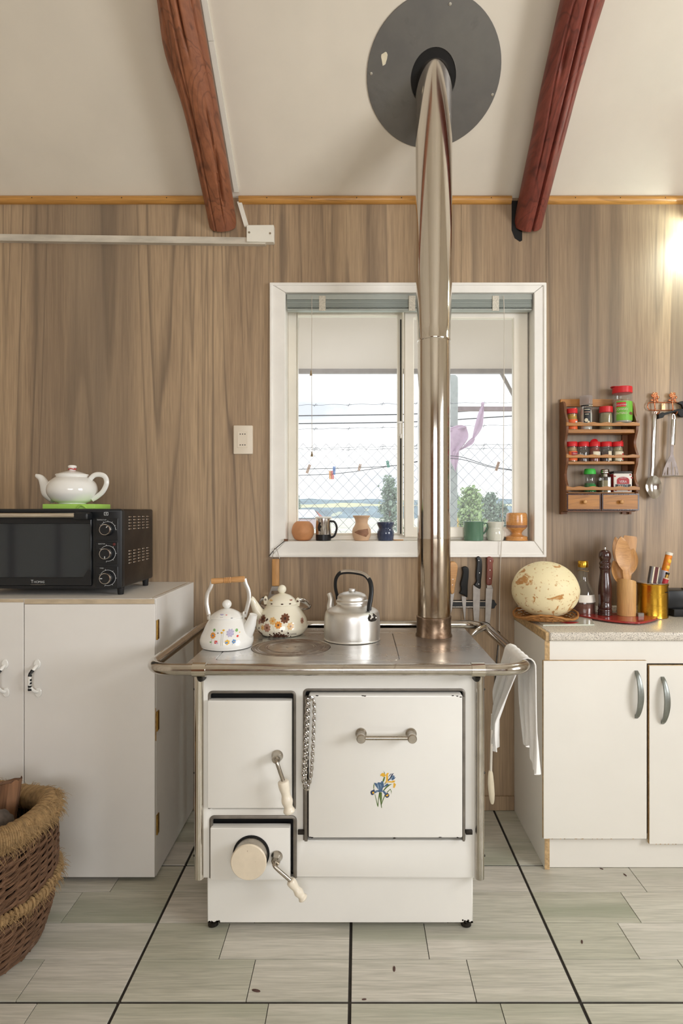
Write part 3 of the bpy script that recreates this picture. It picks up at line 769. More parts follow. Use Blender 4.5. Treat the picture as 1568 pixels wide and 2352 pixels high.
MB().cyl((X(829, 1.735), 1.735, hz), (X(946, 1.735), 1.735, hz), .0062, n=14).build('handle_bar', 'dull_nickel', od)
for px in (692, 1076): MB().box(fx(px) - .010, fx(px) + .010, YF - .010, YF + .002, fz(1909) - .006, fz(1909) + .006, .001).build('hinge_pin', 'dark_iron', ST)
for px0, px1 in ((699, 706), (1062, 1067)): MB().box(X(px0, 1.785), X(px1, 1.785), 1.782, YF, Z(1932, 1.785), Z(1600, 1.785), .001).build('door_edge_bar', 'frame_grey', ST)
ch = MB()
for px, py in ((728, 1598), (833, 1598), (838, 1599), (1040, 1598), (1050, 1599), (1058, 1601), (712, 1923), (717, 1924), (1010, 1923), (1050, 1924), (905, 1925)):
    ch.plate([(X(px, YD) + rnd.uniform(.002, .006) * math.cos(a), Z(py, YD) + rnd.uniform(.0008, .002) * math.sin(a)) for a in [i * .9 for i in range(7)]], (), YD - .0003, YD + .001)
ch.build('chipped_spots', 'dark_iron', od, kind='stuff')
# iris transfer on the oven door (points in a 15.68 times enlargement from photo pixel 830,1750)
IR = {
 'iris_green': [[(455, 740), (425, 850), (425, 950), (450, 985), (460, 850)], [(470, 1150), (560, 1560), (585, 1625), (600, 1600), (575, 1490), (495, 1180)],
   [(635, 1080), (600, 1300), (580, 1560), (605, 1610), (620, 1380), (660, 1130)], [(640, 1080), (640, 1250), (690, 1530), (710, 1650), (735, 1665), (720, 1500), (735, 1300), (735, 1100)],
   [(830, 1190), (760, 1350), (700, 1540), (715, 1570), (790, 1360), (850, 1210)], [(770, 1030), (900, 870), (1000, 810), (1110, 790), (1010, 850), (900, 940), (810, 1040)],
   [(900, 1095), (1040, 965), (1085, 1060), (1075, 1165), (1060, 1060), (1035, 1000), (925, 1110)], [(800, 545), (755, 680), (790, 730), (830, 640), (850, 540)],
   [(760, 290), (800, 340), (825, 440), (848, 450), (830, 370)], [(820, 820), (900, 740), (880, 710), (830, 770)]],
 'iris_blue': [[(455, 750), (480, 830), (600, 990), (640, 1080), (750, 1080), (760, 960), (810, 880), (800, 790), (770, 700), (715, 690), (700, 740), (640, 740), (590, 730), (560, 790), (530, 760)],
   [(470, 1110), (500, 1040), (560, 1015), (640, 1030), (640, 1080), (560, 1080), (500, 1130)], [(740, 1040), (800, 1030), (880, 1100), (900, 1150), (840, 1180), (780, 1100)],
   [(780, 920), (850, 830), (920, 775), (985, 810), (930, 860), (860, 890)], [(1070, 650), (1110, 580), (1235, 545), (1180, 620), (1110, 660)], [(1040, 610), (1080, 510), (1150, 480), (1195, 510), (1170, 560), (1090, 600)]],
 'iris_navy': [[(320, 1100), (345, 1040), (420, 1010), (440, 975), (465, 1000), (480, 1060), (460, 1150), (410, 1190), (350, 1185)], [(835, 1180), (900, 1140), (925, 1095), (945, 1125), (990, 1160), (1005, 1220), (960, 1280), (900, 1290), (845, 1240)],
   [(930, 660), (1010, 590), (1090, 440), (1155, 400), (1140, 440), (1060, 570), (960, 690)], [(960, 560), (1000, 480), (1060, 420), (1090, 420), (1010, 500)]],
 'iris_pale': [[(560, 800), (600, 960), (640, 1040), (625, 900), (590, 790)], [(660, 800), (690, 900), (690, 1030), (715, 900), (690, 800)], [(1000, 660), (1090, 540), (1180, 490), (1120, 560), (1040, 640)], [(500, 1085), (545, 1040), (610, 1040), (560, 1060)]],
 'iris_yellow': [[(675, 470), (700, 440), (740, 400), (810, 405), (845, 450), (890, 490), (860, 500), (820, 540), (760, 530), (720, 490), (695, 520)], [(885, 440), (940, 390), (985, 400), (945, 470), (955, 570), (960, 640), (920, 700), (885, 740), (850, 760), (890, 660), (885, 540)],
   [(900, 720), (1000, 690), (1100, 700), (1130, 670), (1215, 680), (1180, 730), (1100, 745), (980, 735), (890, 745)], [(1150, 760), (1190, 755), (1235, 810), (1215, 870), (1185, 940), (1130, 915), (1150, 880)],
   [(385, 1085), (420, 1065), (455, 1090), (450, 1130), (410, 1145), (385, 1120)], [(865, 1190), (920, 1180), (955, 1145), (970, 1190), (945, 1235), (890, 1235)]]}
for k, (mk, polys) in enumerate(IR.items()):
    for q in polys:
        big = max(abs(area2(q)), 1) > 9000
        MB().plate([(X(830 + a / 15.68, YD), Z(1750 + b_ / 15.68, YD)) for a, b_ in q], (), YD - .0002 - .00012 * k, YD + .001).build('flower_transfer_leaf' if mk == 'iris_green' else 'flower_transfer_petal', mk, od, smooth=0)
# top
ZT = .815
tx0, tx1, ty0, ty1 = -.520, .420, 1.787, 2.36
hp = rrect(-.444, .130, 1.853, 2.272, .022)
FLAT = Matrix(((1, 0, 0, 0), (0, 0, 1, 0), (0, -1, 0, 0), (0, 0, 0, 1)))     # plate x,z -> world x,y, front upward
def top_plate(mb, outer, holes, ztop, th, bev=0.0, seg=1):
    M = Matrix(((1, 0, 0, 0), (0, 0, 1, 0), (0, -1, 0, ztop), (0, 0, 0, 1))); return mb.plate(outer, holes, 0, th, bev, mat=M, seg=seg)
ct = top_plate(MB(), rrect(tx0, tx1, ty0, ty1, .012), [hp], ZT, .022, .002).build('cooktop', 'cooktop_steel', ST)
BC = (-.227, 2.032)
hl = top_plate(MB(), inset2(hp, .0016), [circle2(BC[0], BC[1], .1335, 64)], ZT - .0002, .02, .001).build('hotplate', 'cooktop_steel', ct)
MB().box(-.45, .14, 1.84, 2.28, ZT - .026, ZT - .021).build('under_tray', 'black_gap', ct, smooth=0)
rg = MB()
pr = [(0, .0), (.014, .0002), (.016, -.001), (.018, 0), (.076, 0), (.0785, .0016), (.081, 0), (.085, 0), (.0865, .0012), (.088, 0), (.108, 0), (.1105, .0018), (.113, 0), (.117, 0), (.1195, .0016), (.122, 0), (.1318, 0), (.1322, -.015)]
rg.lathe(pr, (BC[0], BC[1], ZT - .0002), 72).build('burner_lid', 'burner_steel', ct, smooth=25)
MB().box(tx0 + .01, tx1 - .01, 1.772, 1.7865, .790, .8165, .005, 3).build('front_band', 'chrome', ct)
# rail
rl = [(p[0], p[1], .818) for p in rrect(-.615, .505, 1.733, 2.42, .085, 8)]
rail = MB().tube(rl, .0172, 18, closed=True).build('rail', 'rail_steel', ST)
for xx in (-.458, .346):
    MB().cyl((xx - .019, 1.733, .818), (xx + .019, 1.733, .818), .0205, n=20).build('rail_clamp', 'chrome', rail)
    MB().tube(catmull([(xx, 1.733, .800), (xx, 1.745, .788), (xx, 1.776, .784)], 4), .009, 10).build('rail_bracket', 'dark_iron', rail)
for xx in (-.40, .30):
    MB().tube([(xx, 2.362, .805), (xx, 2.42, .812)], .009, 10).build('rail_bracket', 'dark_iron', rail)

# stove pipe and flue plate
PC = (.281, 2.222)
t = thing('stove_pipe', 'tall shiny steel stove pipe rising from the stove to the ceiling', 'stove pipe', (PC[0], PC[1], ZT))
zj = Z(780, 2.2)
MB().lathe([(.0675, 0), (.0675, .003), (.0638, .010), (.0632, .060), (.0642, .062), (.0642, .072), (.061, .074)], (PC[0], PC[1], ZT + .0003), 56).build('base_collar', 'pipe_base', t)
MB().lathe([(.0606, .070), (.0606, .36)], (PC[0], PC[1], ZT), 64).build('lower_pipe', 'pipe_heated', t)
MB().lathe([(.0603, .3595), (.0603, zj - ZT)], (PC[0], PC[1], ZT), 64).build('middle_pipe', 'pipe_steel', t)
MB().lathe([(.0605, zj - ZT - .004), (.0622, zj - ZT - .002), (.0625, zj - ZT + .004), (.0612, zj - ZT + .008), (.0625, zj - ZT + .05), (.0655, zj - ZT + .15), (.0672, zj - ZT + .24), (.0675, zj - ZT + .4), (.0675, 2.16)], (PC[0], PC[1], ZT), 64).build('upper_pipe', 'pipe_steel', t)
dc = Vector((X(995, 2.2), 2.2, zceil(2.2)))
dv = Vector((0, -math.cos(ANG), math.sin(ANG))); nv = Vector((0, math.sin(ANG), math.cos(ANG)))   # plate z -> up the slope, plate y -> into the ceiling
MC = Matrix(((1, nv.x, dv.x, dc.x), (0, nv.y, dv.y, dc.y), (0, nv.z, dv.z, dc.z), (0, 0, 0, 1)))
t = thing('flue_plate', 'round grey metal flue plate screwed to the ceiling around the pipe', 'flue plate', dc)
MB().plate(circle2(0, 0, .2445, 72), [circle2(0, -.006, .083, 48, .094)], -.005, -.0008, .001, mat=MC).build('plate', 'flue_grey', t)
MB().plate(circle2(0, -.006, .0825, 48, .0935), (), -.0012, -.0004, mat=MC).build('flue_hole', 'recess_black', t)  # black disc in place of the shaded opening, no real hole behind
for px, py in ((852, 168), (1033, 8), (1130, 216)):
    rx, rz_ = (px - CX) / FPX, (CY - py) / FPX
    yy = (2.612 + SLOPE * YW - EYE) / (rz_ + SLOPE); p = Vector((rx * yy, yy, EYE + rz_ * yy)); q = MC.inverted() @ p
    MB().lathe([(.0062, 0), (.0055, .002), (.002, .0028), (0, .0028)], p - nv * .0045, 14, axis=-nv).build('screw', 'stainless', t)
rx, rz_ = (882 - CX) / FPX, (CY - 134) / FPX; yy = (2.612 + SLOPE * YW - EYE) / (rz_ + SLOPE); q = MC.inverted() @ Vector((rx * yy, yy, EYE + rz_ * yy))
MB().plate([(q.x + .010 * (1 + .3 * math.sin(3 * a)) * math.cos(a), q.z + .024 * (1 + .25 * math.sin(2 * a + 1)) * math.sin(a)) for a in [i * .42 for i in range(15)]], (), -.0056, -.004, mat=MC).build('bare_patch', 'label_cream', t, smooth=0)

# ------------------------------------------------------------------ kettles on the stove
KC = Vector((-.4484, 2.05, ZT + .0005))
t = thing('enamel_kettle', 'white enamel kettle with painted garden flowers and an upright wooden grip', 'kettle', KC)
p1 = smooth_prof([(0, 0), (.076, 0), (.0865, .006), (.0905, .021), (.087, .036), (.080, .051), (.067, .080), (.0565, .0945), (.0545, .098)], 5)
MB().lathe(p1, KC, 56).build('body', 'ceramic_white', t, smooth=50)
ld = MB().lathe(smooth_prof([(.0515, .0975), (.0560, .0985), (.0555, .1025), (.043, .1135), (.024, .124), (.009, .1285)], 4), KC, 48).build('lid', 'ceramic_white', t, smooth=50)
MB().sphere(KC + Vector((0, 0, .1425)), (.0158, .0158, .0155), 24, 16).build('knob', 'ceramic_white', ld)
MB().tube(catmull([KC + Vector((.066, -.012, .044)), KC + Vector((.082, -.020, .072)), KC + Vector((.092, -.026, .100)), KC + Vector((.0955, -.028, .112))], 4), [.026, .0245, .023, .0215, .020, .0185, .017, .016, .015, .0142, .0138, .0135, .0135], 16, caps=True).build('spout', 'ceramic_white', t)
for pts in ([(-.060, -.004, .090), (-.061, -.004, .105), (-.066, -.002, .125), (-.070, 0, .150), (-.067, 0, .178), (-.056, 0, .200), (-.050, 0, .222)],
            [(.060, .004, .098), (.064, .004, .113), (.071, .003, .140), (.0755, .002, .165), (.073, .001, .190), (.064, 0, .212), (.060, 0, .229)]):
    MB().tube(catmull([KC + Vector(p) for p in pts], 5), .0068, 10, flat=.45, ref=(1, 0, 0)).build('handle_strap', 'aluminium', t)
g0, g1 = KC + Vector((-.053, 0, .2205)), KC + Vector((.061, 0, .2285)); ax = (g1 - g0).normalized(); Lg = (g1 - g0).length
gp = [(.006, 0), (.0088, .001), (.0092, .006), (.0082, .036), (.0074, .043), (.0092, .0445), (.0092, .0475), (.0074, .049), (.0092, .0505), (.0092, .0535), (.0074, .055), (.0092, .0565), (.0092, .0595), (.0074, .061), (.0092, .0625), (.0092, .0655), (.0076, .067), (.0084, .074), (.0094, Lg - .006), (.0088, Lg - .001), (.006, Lg)]
MB().lathe([(a * 1.13, b_) for a, b_ in gp], g0, 24, axis=ax).build('wooden_grip', 'light_wood', t, smooth=30)
for s_, z in ((-1, .104), (1, .112)):
    lg = MB().box(KC.x + s_ * .058 - .003, KC.x + s_ * .058 + .003, KC.y - .010, KC.y + .006, KC.z + z - .025, KC.z + z + .006, .002).build('lug', 'ceramic_white', t)
    MB().cyl((KC.x + s_ * .058 - .008, KC.y - .004, KC.z + z), (KC.x + s_ * .058 + .008, KC.y - .004, KC.z + z), .0035, n=12).build('rivet', 'stainless', lg)
w = Wrap(p1, KC)
zx = lambda a: (a - 455) / 5.6 * .00149
zz = lambda b_: (1483 - (1300 + b_ / 5.6)) * .00149
w.flower('dec_orange', 'dec_blue', zx(340), zz(835), .0105, 9); w.line('dec_line', zx(330), zz(870), zx(328), zz(950), .0007); w.blob('dec_green', zx(315), zz(912), .004, .002)
w.flower('dec_lilac', 'dec_line', zx(558), zz(805), .0135, 8); w.flower('dec_lilac', 'dec_lilac', zx(558), zz(805), .009, 6, .0003)
w.flower('dec_green', 'dec_green', zx(352), zz(772), .005, 5); w.flower('dec_green', 'dec_green', zx(638), zz(780), .0055, 5)
for a, b_ in ((452, 800), (473, 772)): w.line('dec_line', zx(a), zz(b_), zx(a + 2), zz(950), .0006); w.blob('iris_yellow', zx(a), zz(b_), .004, .003)
w.flower('iris_yellow', 'dec_blue', zx(530), zz(910), .0085, 6); w.flower('dec_blue', 'iris_yellow', zx(612), zz(905), .007, 5); w.line('dec_line', zx(600), zz(915), zx(592), zz(948), .0006)
w.blob('dec_red', zx(655), zz(848), .004, .0035); w.blob('iris_yellow', zx(682), zz(808), .002); w.flower('dec_red', 'dec_lilac', zx(390), zz(908), .006, 4); w.blob('dec_lilac', zx(405), zz(920), .004, .003)
w.blob('dec_line', zx(405), zz(805), .0022); w.blob('dec_blue', zx(520), zz(915), .004, .003, lift=.0004)
w.build(t)
wl = Wrap([(.0560, .0985), (.0555, .1025), (.043, .1135), (.024, .124)], KC)
wl.blob('dec_lilac', zx(425), .114, .007, .003); wl.blob('dec_red', zx(485), .1125, .003, .001); wl.blob('iris_navy', zx(370), .107, .004, .001); wl.blob('iris_navy', zx(430), .1065, .005, .001); wl.blob('iris_navy', zx(560), .1035, .004, .0008)
wl.build(ld)

KC = Vector((-.2855, 2.25, ZT + .0005)); sc = .001635
t = thing('coffee_kettle', 'cream enamel kettle printed with brown flowers and coffee beans, handle folded down', 'kettle', KC)
p2 = smooth_prof([(0, 0), (.066, 0), (.083, .006), (.0955, .024), (.0962, .036), (.090, .060), (.077, .082), (.062, .102), (.0565, .1115)], 5)
MB().lathe(p2, KC, 56).build('body', 'ceramic_cream', t, smooth=50)
ld = MB().lathe(smooth_prof([(.053, .111), (.0580, .1125), (.0570, .1165), (.048, .131), (.032, .144), (.014, .151), (.008, .153)], 4), KC, 48).build('lid', 'ceramic_cream', t, smooth=50)
MB().sphere(KC + Vector((0, 0, .167)), .0165, 24, 16).build('knob', 'ceramic_cream', ld)
MB().tube(catmull([KC + Vector((-.066, -.012, .060)), KC + Vector((-.087, -.020, .088)), KC + Vector((-.098, -.024, .112)), KC + Vector((-.107, -.028, .131)), KC + Vector((-.113, -.030, .137))], 4),
          [.024, .0235, .0225, .021, .019, .018, .017, .016, .015, .014, .013, .0125, .012, .0115, .011, .011, .011], 16).build('spout', 'ceramic_cream', t)
MB().tube(catmull([KC + Vector(p) for p in ((.060, 0, .126), (.078, .012, .122), (.094, .036, .108), (.100, .066, .090), (.070, .105, .078), (0, .122, .074), (-.070, .105, .078), (-.095, .06, .10), (-.078, .018, .126), (-.060, 0, .134))], 6), .0085, 10, flat=.5).build('handle_loop', 'stainless', t)
for s_, z in ((-1, .130), (1, .124)):
    lg = MB().plate([(KC.x + s_ * .060 + a * .0085, KC.z + z + b_ * .012) for a, b_ in ((-.7, -1.6), (.7, -1.6), (1, -.2), (.6, .8), (0, 1.1), (-.6, .8), (-1, -.2))], (), KC.y - .009, KC.y - .004, .001).build('lug', 'ceramic_cream', t)
    MB().cyl((KC.x + s_ * .060, KC.y - .014, KC.z + z), (KC.x + s_ * .060, KC.y + .004, KC.z + z), .0042, n=12).build('rivet', 'stainless', lg)
w = Wrap(p2, KC)
zx = lambda a: (a - 1160) / 5.6 * sc * 1.06
zz = lambda b_: (1455.8 - (1300 + b_ / 5.6)) * sc + .007
for (a, b_, r, k, c, n) in ((935, 670, .0175, 'dec_brown', 'dec_bean', 8), (1085, 680, .0150, 'dec_tan', 'dec_orange', 7), (1230, 650, .0190, 'dec_brown', 'dec_bean', 9), (1013, 765, .0175, 'dec_mauve', 'dec_brown', 8),
                            (1155, 725, .0150, 'dec_orange', 'dec_brown', 8), (1300, 745, .0150, 'dec_tan', 'dec_mauve', 7), (870, 705, .012, 'dec_mauve', 'dec_brown', 7), (945, 770, .011, 'dec_tan', 'dec_orange', 6), (1475, 700, .012, 'dec_mauve', 'dec_brown', 7)):
    w.flower(k, c, zx(a), zz(b_), r * .92, n, lift=.0002 if k in ('dec_brown', 'dec_orange') else 0)
for a, b_ in ((1013, 665), (998, 676), (875, 785), (1050, 850), (1270, 828), (1200, 795), (1100, 830)): w.blob('dec_bean', zx(a), zz(b_), .0032, .004)
for k in range(120):
    a = rnd.gauss(1160, 52); b_ = 885 - abs(rnd.gauss(0, 26)) * max(0, 1 - abs(a - 1160) / 150) - rnd.random() * 8
    w.blob('dec_bean' if k % 4 else 'dec_brown', zx(a), zz(b_), .0032, .0026, 6)
for k in range(40):
    a = rnd.uniform(845, 925); b_ = 880 - (925 - a) * .35 - rnd.random() * 30; w.blob('dec_bean', zx(a), zz(b_), .0032, .0026, 6)
for (a0, b0, a1, b1) in ((1000, 800, 1060, 870), (1300, 760, 1235, 840), (1090, 735, 1120, 840)): w.line('dec_line', zx(a0), zz(b0), zx(a1), zz(b1), .0005)
w.text('dec_bean', 'COFFEE', .0105, zx(1320), zz(852)); w.text('dec_bean', 'COFFEE', .0100, zx(990), zz(888))
w.build(t)
wl = Wrap([(.0580, .1125), (.0570, .1165), (.048, .131), (.032, .144)], KC)
for a in (1040, 1185, 1290): wl.blob('dec_bean', zx(a) * .95, .119, .0050, .0022)
wl.blob('dec_tan', zx(1025), .130, .010, .007); wl.blob('dec_mauve', zx(1300), .132, .008, .004)
wl.build(ld)

KC = Vector((-.0215, 2.165, ZT + .0005))
t = thing('aluminium_kettle', 'dull aluminium kettle with a straight body and dark arched handle', 'kettle', KC)
p3 = smooth_prof([(0, 0), (.094, 0), (.0995, .005), (.1015, .028), (.1005, .068), (.0975, .091), (.090, .104), (.072, .1125), (.059, .119), (.0545, .126), (.0545, .130)], 4)
MB().lathe(p3, KC, 56).build('body', 'aluminium', t, smooth=50)
ld = MB().lathe([(.0545, .1300), (.0580, .131), (.0585, .135), (.0565, .140), (.0535, .1425), (.053, .152), (.047, .160), (.034, .166), (.018, .1695), (.0125, .1700)], KC, 48).build('lid', 'aluminium', t)
MB().lathe([(.010, .1698), (.0125, .171), (.0135, .176), (.0120, .179), (0, .1797)], KC, 24).build('knob', 'aluminium', ld)
MB().tube(catmull([KC + Vector((-.074, .030, .082)), KC + Vector((-.080, .036, .112)), KC + Vector((-.078, .038, .138)), KC + Vector((-.086, .042, .158))], 4), [.017, .0165, .0155, .0145, .0135, .0125, .0115, .011, .0102, .0096, .009, .0085, .008], 14).build('spout', 'aluminium', t)
hp_ = catmull([KC + Vector(p) for p in ((.0600, -.058, .112), (.0615, -.052, .128), (.066, -.045, .150), (.0690, -.036, .180), (.064, -.025, .210), (.046, -.012, .231), (.015, 0, .239), (-.020, .012, .240), (-.046, .022, .233), (-.060, .032, .210), (-.062, .040, .180), (-.056, .046, .150), (-.054, .050, .122))], 6)
MB().tube(hp_, .0082, 12, flat=.7).build('handle', 'black_plastic', t)
MB().tube(hp_[26:47], .0086, 12, flat=.75).build('handle_top', 'stainless', t)
a0 = math.atan2(.0615, .058); cr = .0985
def onk(da, z): a = a0 + da; r = prof_r(p3, min(z, .118)) + .0042; return KC + Vector((r * math.sin(a), -r * math.cos(a), z))
mb = MB(); v = [onk(d, z) for d, z in ((-.19, .080), (-.21, .090), (-.12, .098), (-.07, .112), (.07, .112), (.12, .098), (.21, .090), (.19, .080), (.10, .075), (-.10, .075))]
c = sum(v, Vector()) / len(v); mb.add([c] + v, [(0, 1 + i, 1 + (i + 1) % 10) for i in range(10)]); lg = mb.build('handle_bracket', 'dark_iron', t, smooth=0)
for d in (-.13, .13): MB().sphere(onk(d, .086), .0038, 8, 6).build('rivet', 'stainless', lg)

# ------------------------------------------------------------------ left cabinet, toaster oven, teapot
cx1, cyf, czt = -.700, 2.063, .974
t = thing('base_cabinet', 'tall white painted cabinet with black-banded handles under the toaster oven', 'cabinet', (-1.2, 2.3, 0))
MB().box(cx1 - .016, cx1, cyf + .0165, YW - .004, .010, czt - .001, .001).build('side_panel', 'cabinet_white', t)
MB().box(-1.62, -1.604, cyf + .0165, YW - .004, .010, czt - .017).build('side_panel', 'cabinet_white', t)
tp = MB().box(-1.62, cx1 - .0165, cyf + .002, YW - .004, czt - .016, czt, .001).build('top_board', 'cabinet_white', t)
MB().box(-1.148, cx1 - .0012, cyf - .0008, cyf + .0018, czt - .0175, czt - .0008).build('edge_tape', 'edge_tape', tp, smooth=0)
MB().box(-1.62, -1.152, cyf - .0008, cyf + .0018, czt - .0120, czt - .0008).build('edge_tape', 'edge_tape', tp, smooth=0)
pts = [(cyf + .02 + i * .0395, .0022 + .0022 * rnd.random()) for i in range(12)]
mb = MB(); v = []; f = []
for i, (y, wv) in enumerate(pts): v += [(cx1 - .0165 - wv * .6, y, czt + .0005), (cx1 - .0165 + wv * .6, y, czt + .0006)]
for i in range(len(pts) - 1): f.append((2 * i, 2 * i + 1, 2 * i + 3, 2 * i + 2))
mb.add(v, f).build('chipped_edge', 'chipboard', tp, smooth=0)
MB().box(-1.62, cx1 - .02, cyf + .05, YW - .004, .0, .012).build('base_board', 'chipboard', t, smooth=0)
MB().box(-1.60, cx1 - .02, YW - .012, YW - .004, .012, czt - .017).build('back_board', 'chipboard', t, smooth=0)
def pull(door, px):
    yh = cyf - .001
    zt, zb = Z(1525, yh), Z(1590, yh); x0 = X(px, yh)
    h = MB().tube(catmull([(x0, yh - .004, zt - .004), (x0 - .006, yh - .018, zt - .018), (x0 - .012, yh - .026, zt - .035), (x0 - .012, yh - .026, zb + .030), (x0 - .006, yh - .018, zb + .012), (x0 + .002, yh - .004, zb + .002)], 5), .0058, 12).build('handle', 'ceramic_white', door)
    for dz, dx in ((zt, 0), (zb, .004)): MB().plate(circle2(x0 + dx, dz, .0115, 16, .0165), (), yh - .004, yh, .0015).build('backplate', 'ceramic_white', h)
    bl = MB().tube([(x0 - .006, yh - .018, zt - .017), (x0 - .0112, yh - .0245, zt - .028), (x0 - .012, yh - .026, zt - .036)], .0064, 12).build('black_band', 'black_plastic', h)
    for k in range(4): zz_ = zt - .044 - k * .011; MB().cyl((x0 - .012, yh - .026, zz_), (x0 - .012, yh - .026, zz_ - .007), .0063, n=12).build('black_band', 'black_plastic', h)
d1 = MB().box(-1.1485, cx1, cyf, cyf + .0155, .015, czt - .0185, .001).build('door', 'cabinet_white', t)
pull(d1, 86)
d2 = MB().box(-1.605, -1.1515, cyf, cyf + .0155, .015, czt - .0135, .001).build('door', 'cabinet_white', t)
pull(d2, 12)
for py in (1446, 1655, 1892):
    z = Z(py, 2.09); MB().box(cx1 - .0005, cx1 + .0035, 2.081, 2.102, z - .034, z + .034, .001).cyl((cx1 + .002, 2.0815, z - .034), (cx1 + .002, 2.0815, z + .034), .0032, n=10).build('hinge', 'brass', t)
mb = MB().plate([(2.066, Z(1700, 2.07)), (2.079, Z(1705, 2.07)), (2.0785, Z(1640, 2.07)), (2.074, Z(1628, 2.07)), (2.068, Z(1625, 2.07))], (), 0, .0006, mat=Matrix(((0, -1, 0, cx1 + .0007), (1, 0, 0, 0), (0, 0, 1, 0), (0, 0, 0, 1))))
mb.build('chipped_patch', 'chipboard', d1, smooth=0)

# toaster oven
ox0_, ox1_, oy0, oy1, ozb, ozt = -1.385, -.846, 2.145, 2.475, 1.000, 1.2835
t = thing('toaster_oven', 'black toaster oven with glass door and three dial knobs', 'toaster oven', (-1.115, 2.31, czt))
MB().box(ox0_, ox1_, oy0 + .022, oy1, ozb, ozt, .008, 3).build('shell', 'oven_shell', t)
ff = MB().plate(rrect(ox0_ - .001, ox1_ + .001, ozb - .002, ozt + .0005, .010), [rrect(ox0_ + .02, X(211, oy0), Z(1345, oy0), Z(1178, oy0), .006)], oy0, oy0 + .024, .004, seg=2).build('front_frame', 'black_plastic', t)
for yy in (2.172, 2.425):
    for xx in (ox0_ + .05, -.860):
        MB().lathe([(.0095, 0), (.0105, .002), (.0125, .024), (.0125, .028)], (xx, yy, czt + .0003), 18).build('foot', 'black_rubber', t)
oz = lambda py: Z(py, oy0)
oxx = lambda px: X(px, oy0)
MB().box(ox0_ + .02, oxx(212), oy0 + .20, oy0 + .205, oz(1345), oz(1178)).build('cavity_back', 'oven_shell', t, smooth=0)
dr = MB().plate(rrect(ox0_ + .021, oxx(211), oz(1344.5), oz(1179), .004), [rrect(ox0_ + .03, oxx(209), oz(1326), oz(1203), .004)], oy0 - .006, oy0 + .008, .002).build('door', 'black_plastic', t)
MB().box(ox0_ + .03, oxx(209), oy0 + .000, oy0 + .004, oz(1326), oz(1203)).build('glass', 'oven_glass', dr, smooth=0)
MB().plate([(oxx(190), oz(1330)), (oxx(211), oz(1330)), (oxx(211), oz(1307)), (oxx(204), oz(1308))], (), oy0 - .0075, oy0 - .0055).build('corner_cover', 'black_plastic', dr, smooth=0)
MB().cyl((ox0_ + .05, oy0 - .038, oz(1185) + .002), (X(176, 2.11), oy0 - .038, oz(1185) + .002), .0088, n=20).build('handle_bar', 'chrome', dr)
MB().box(X(173, 2.115), X(206, 2.115), oy0 - .048, oy0 - .004, oz(1194), oz(1177), .006, 3).build('handle_end', 'black_plastic', dr)
MB().box(ox0_ + .03, ox0_ + .07, oy0 - .048, oy0 - .004, oz(1194), oz(1177), .006, 3).build('handle_end', 'black_plastic', dr)
for k, py in enumerate((1275, 1245)): MB().cyl((ox0_ + .03, oy0 + .06 + .04 * k, Z(py, oy0 + .06)), (oxx(208), oy0 + .06 + .04 * k, Z(py, oy0 + .06)), .0022, n=8).build('rack_bar', 'stainless', t)
mk = text_flat(MB(), 'T', .0165, oxx(76), oy0 - .0065, oz(1335.4)); text_flat(mk, 'HOMAS', .0112, oxx(92), oy0 - .0065, oz(1336.4)); mk.build('brand_print', 'print_white', dr, smooth=0)
mk = MB()
for k in range(12): xx = oxx(73.5 + k * 2.8); mk.box(xx - .0012, xx + .0012, oy0 - .0065, oy0 - .0060, oz(1343.2), oz(1341.6))
mk.build('small_print', 'frame_grey', dr, smooth=0, kind='stuff')
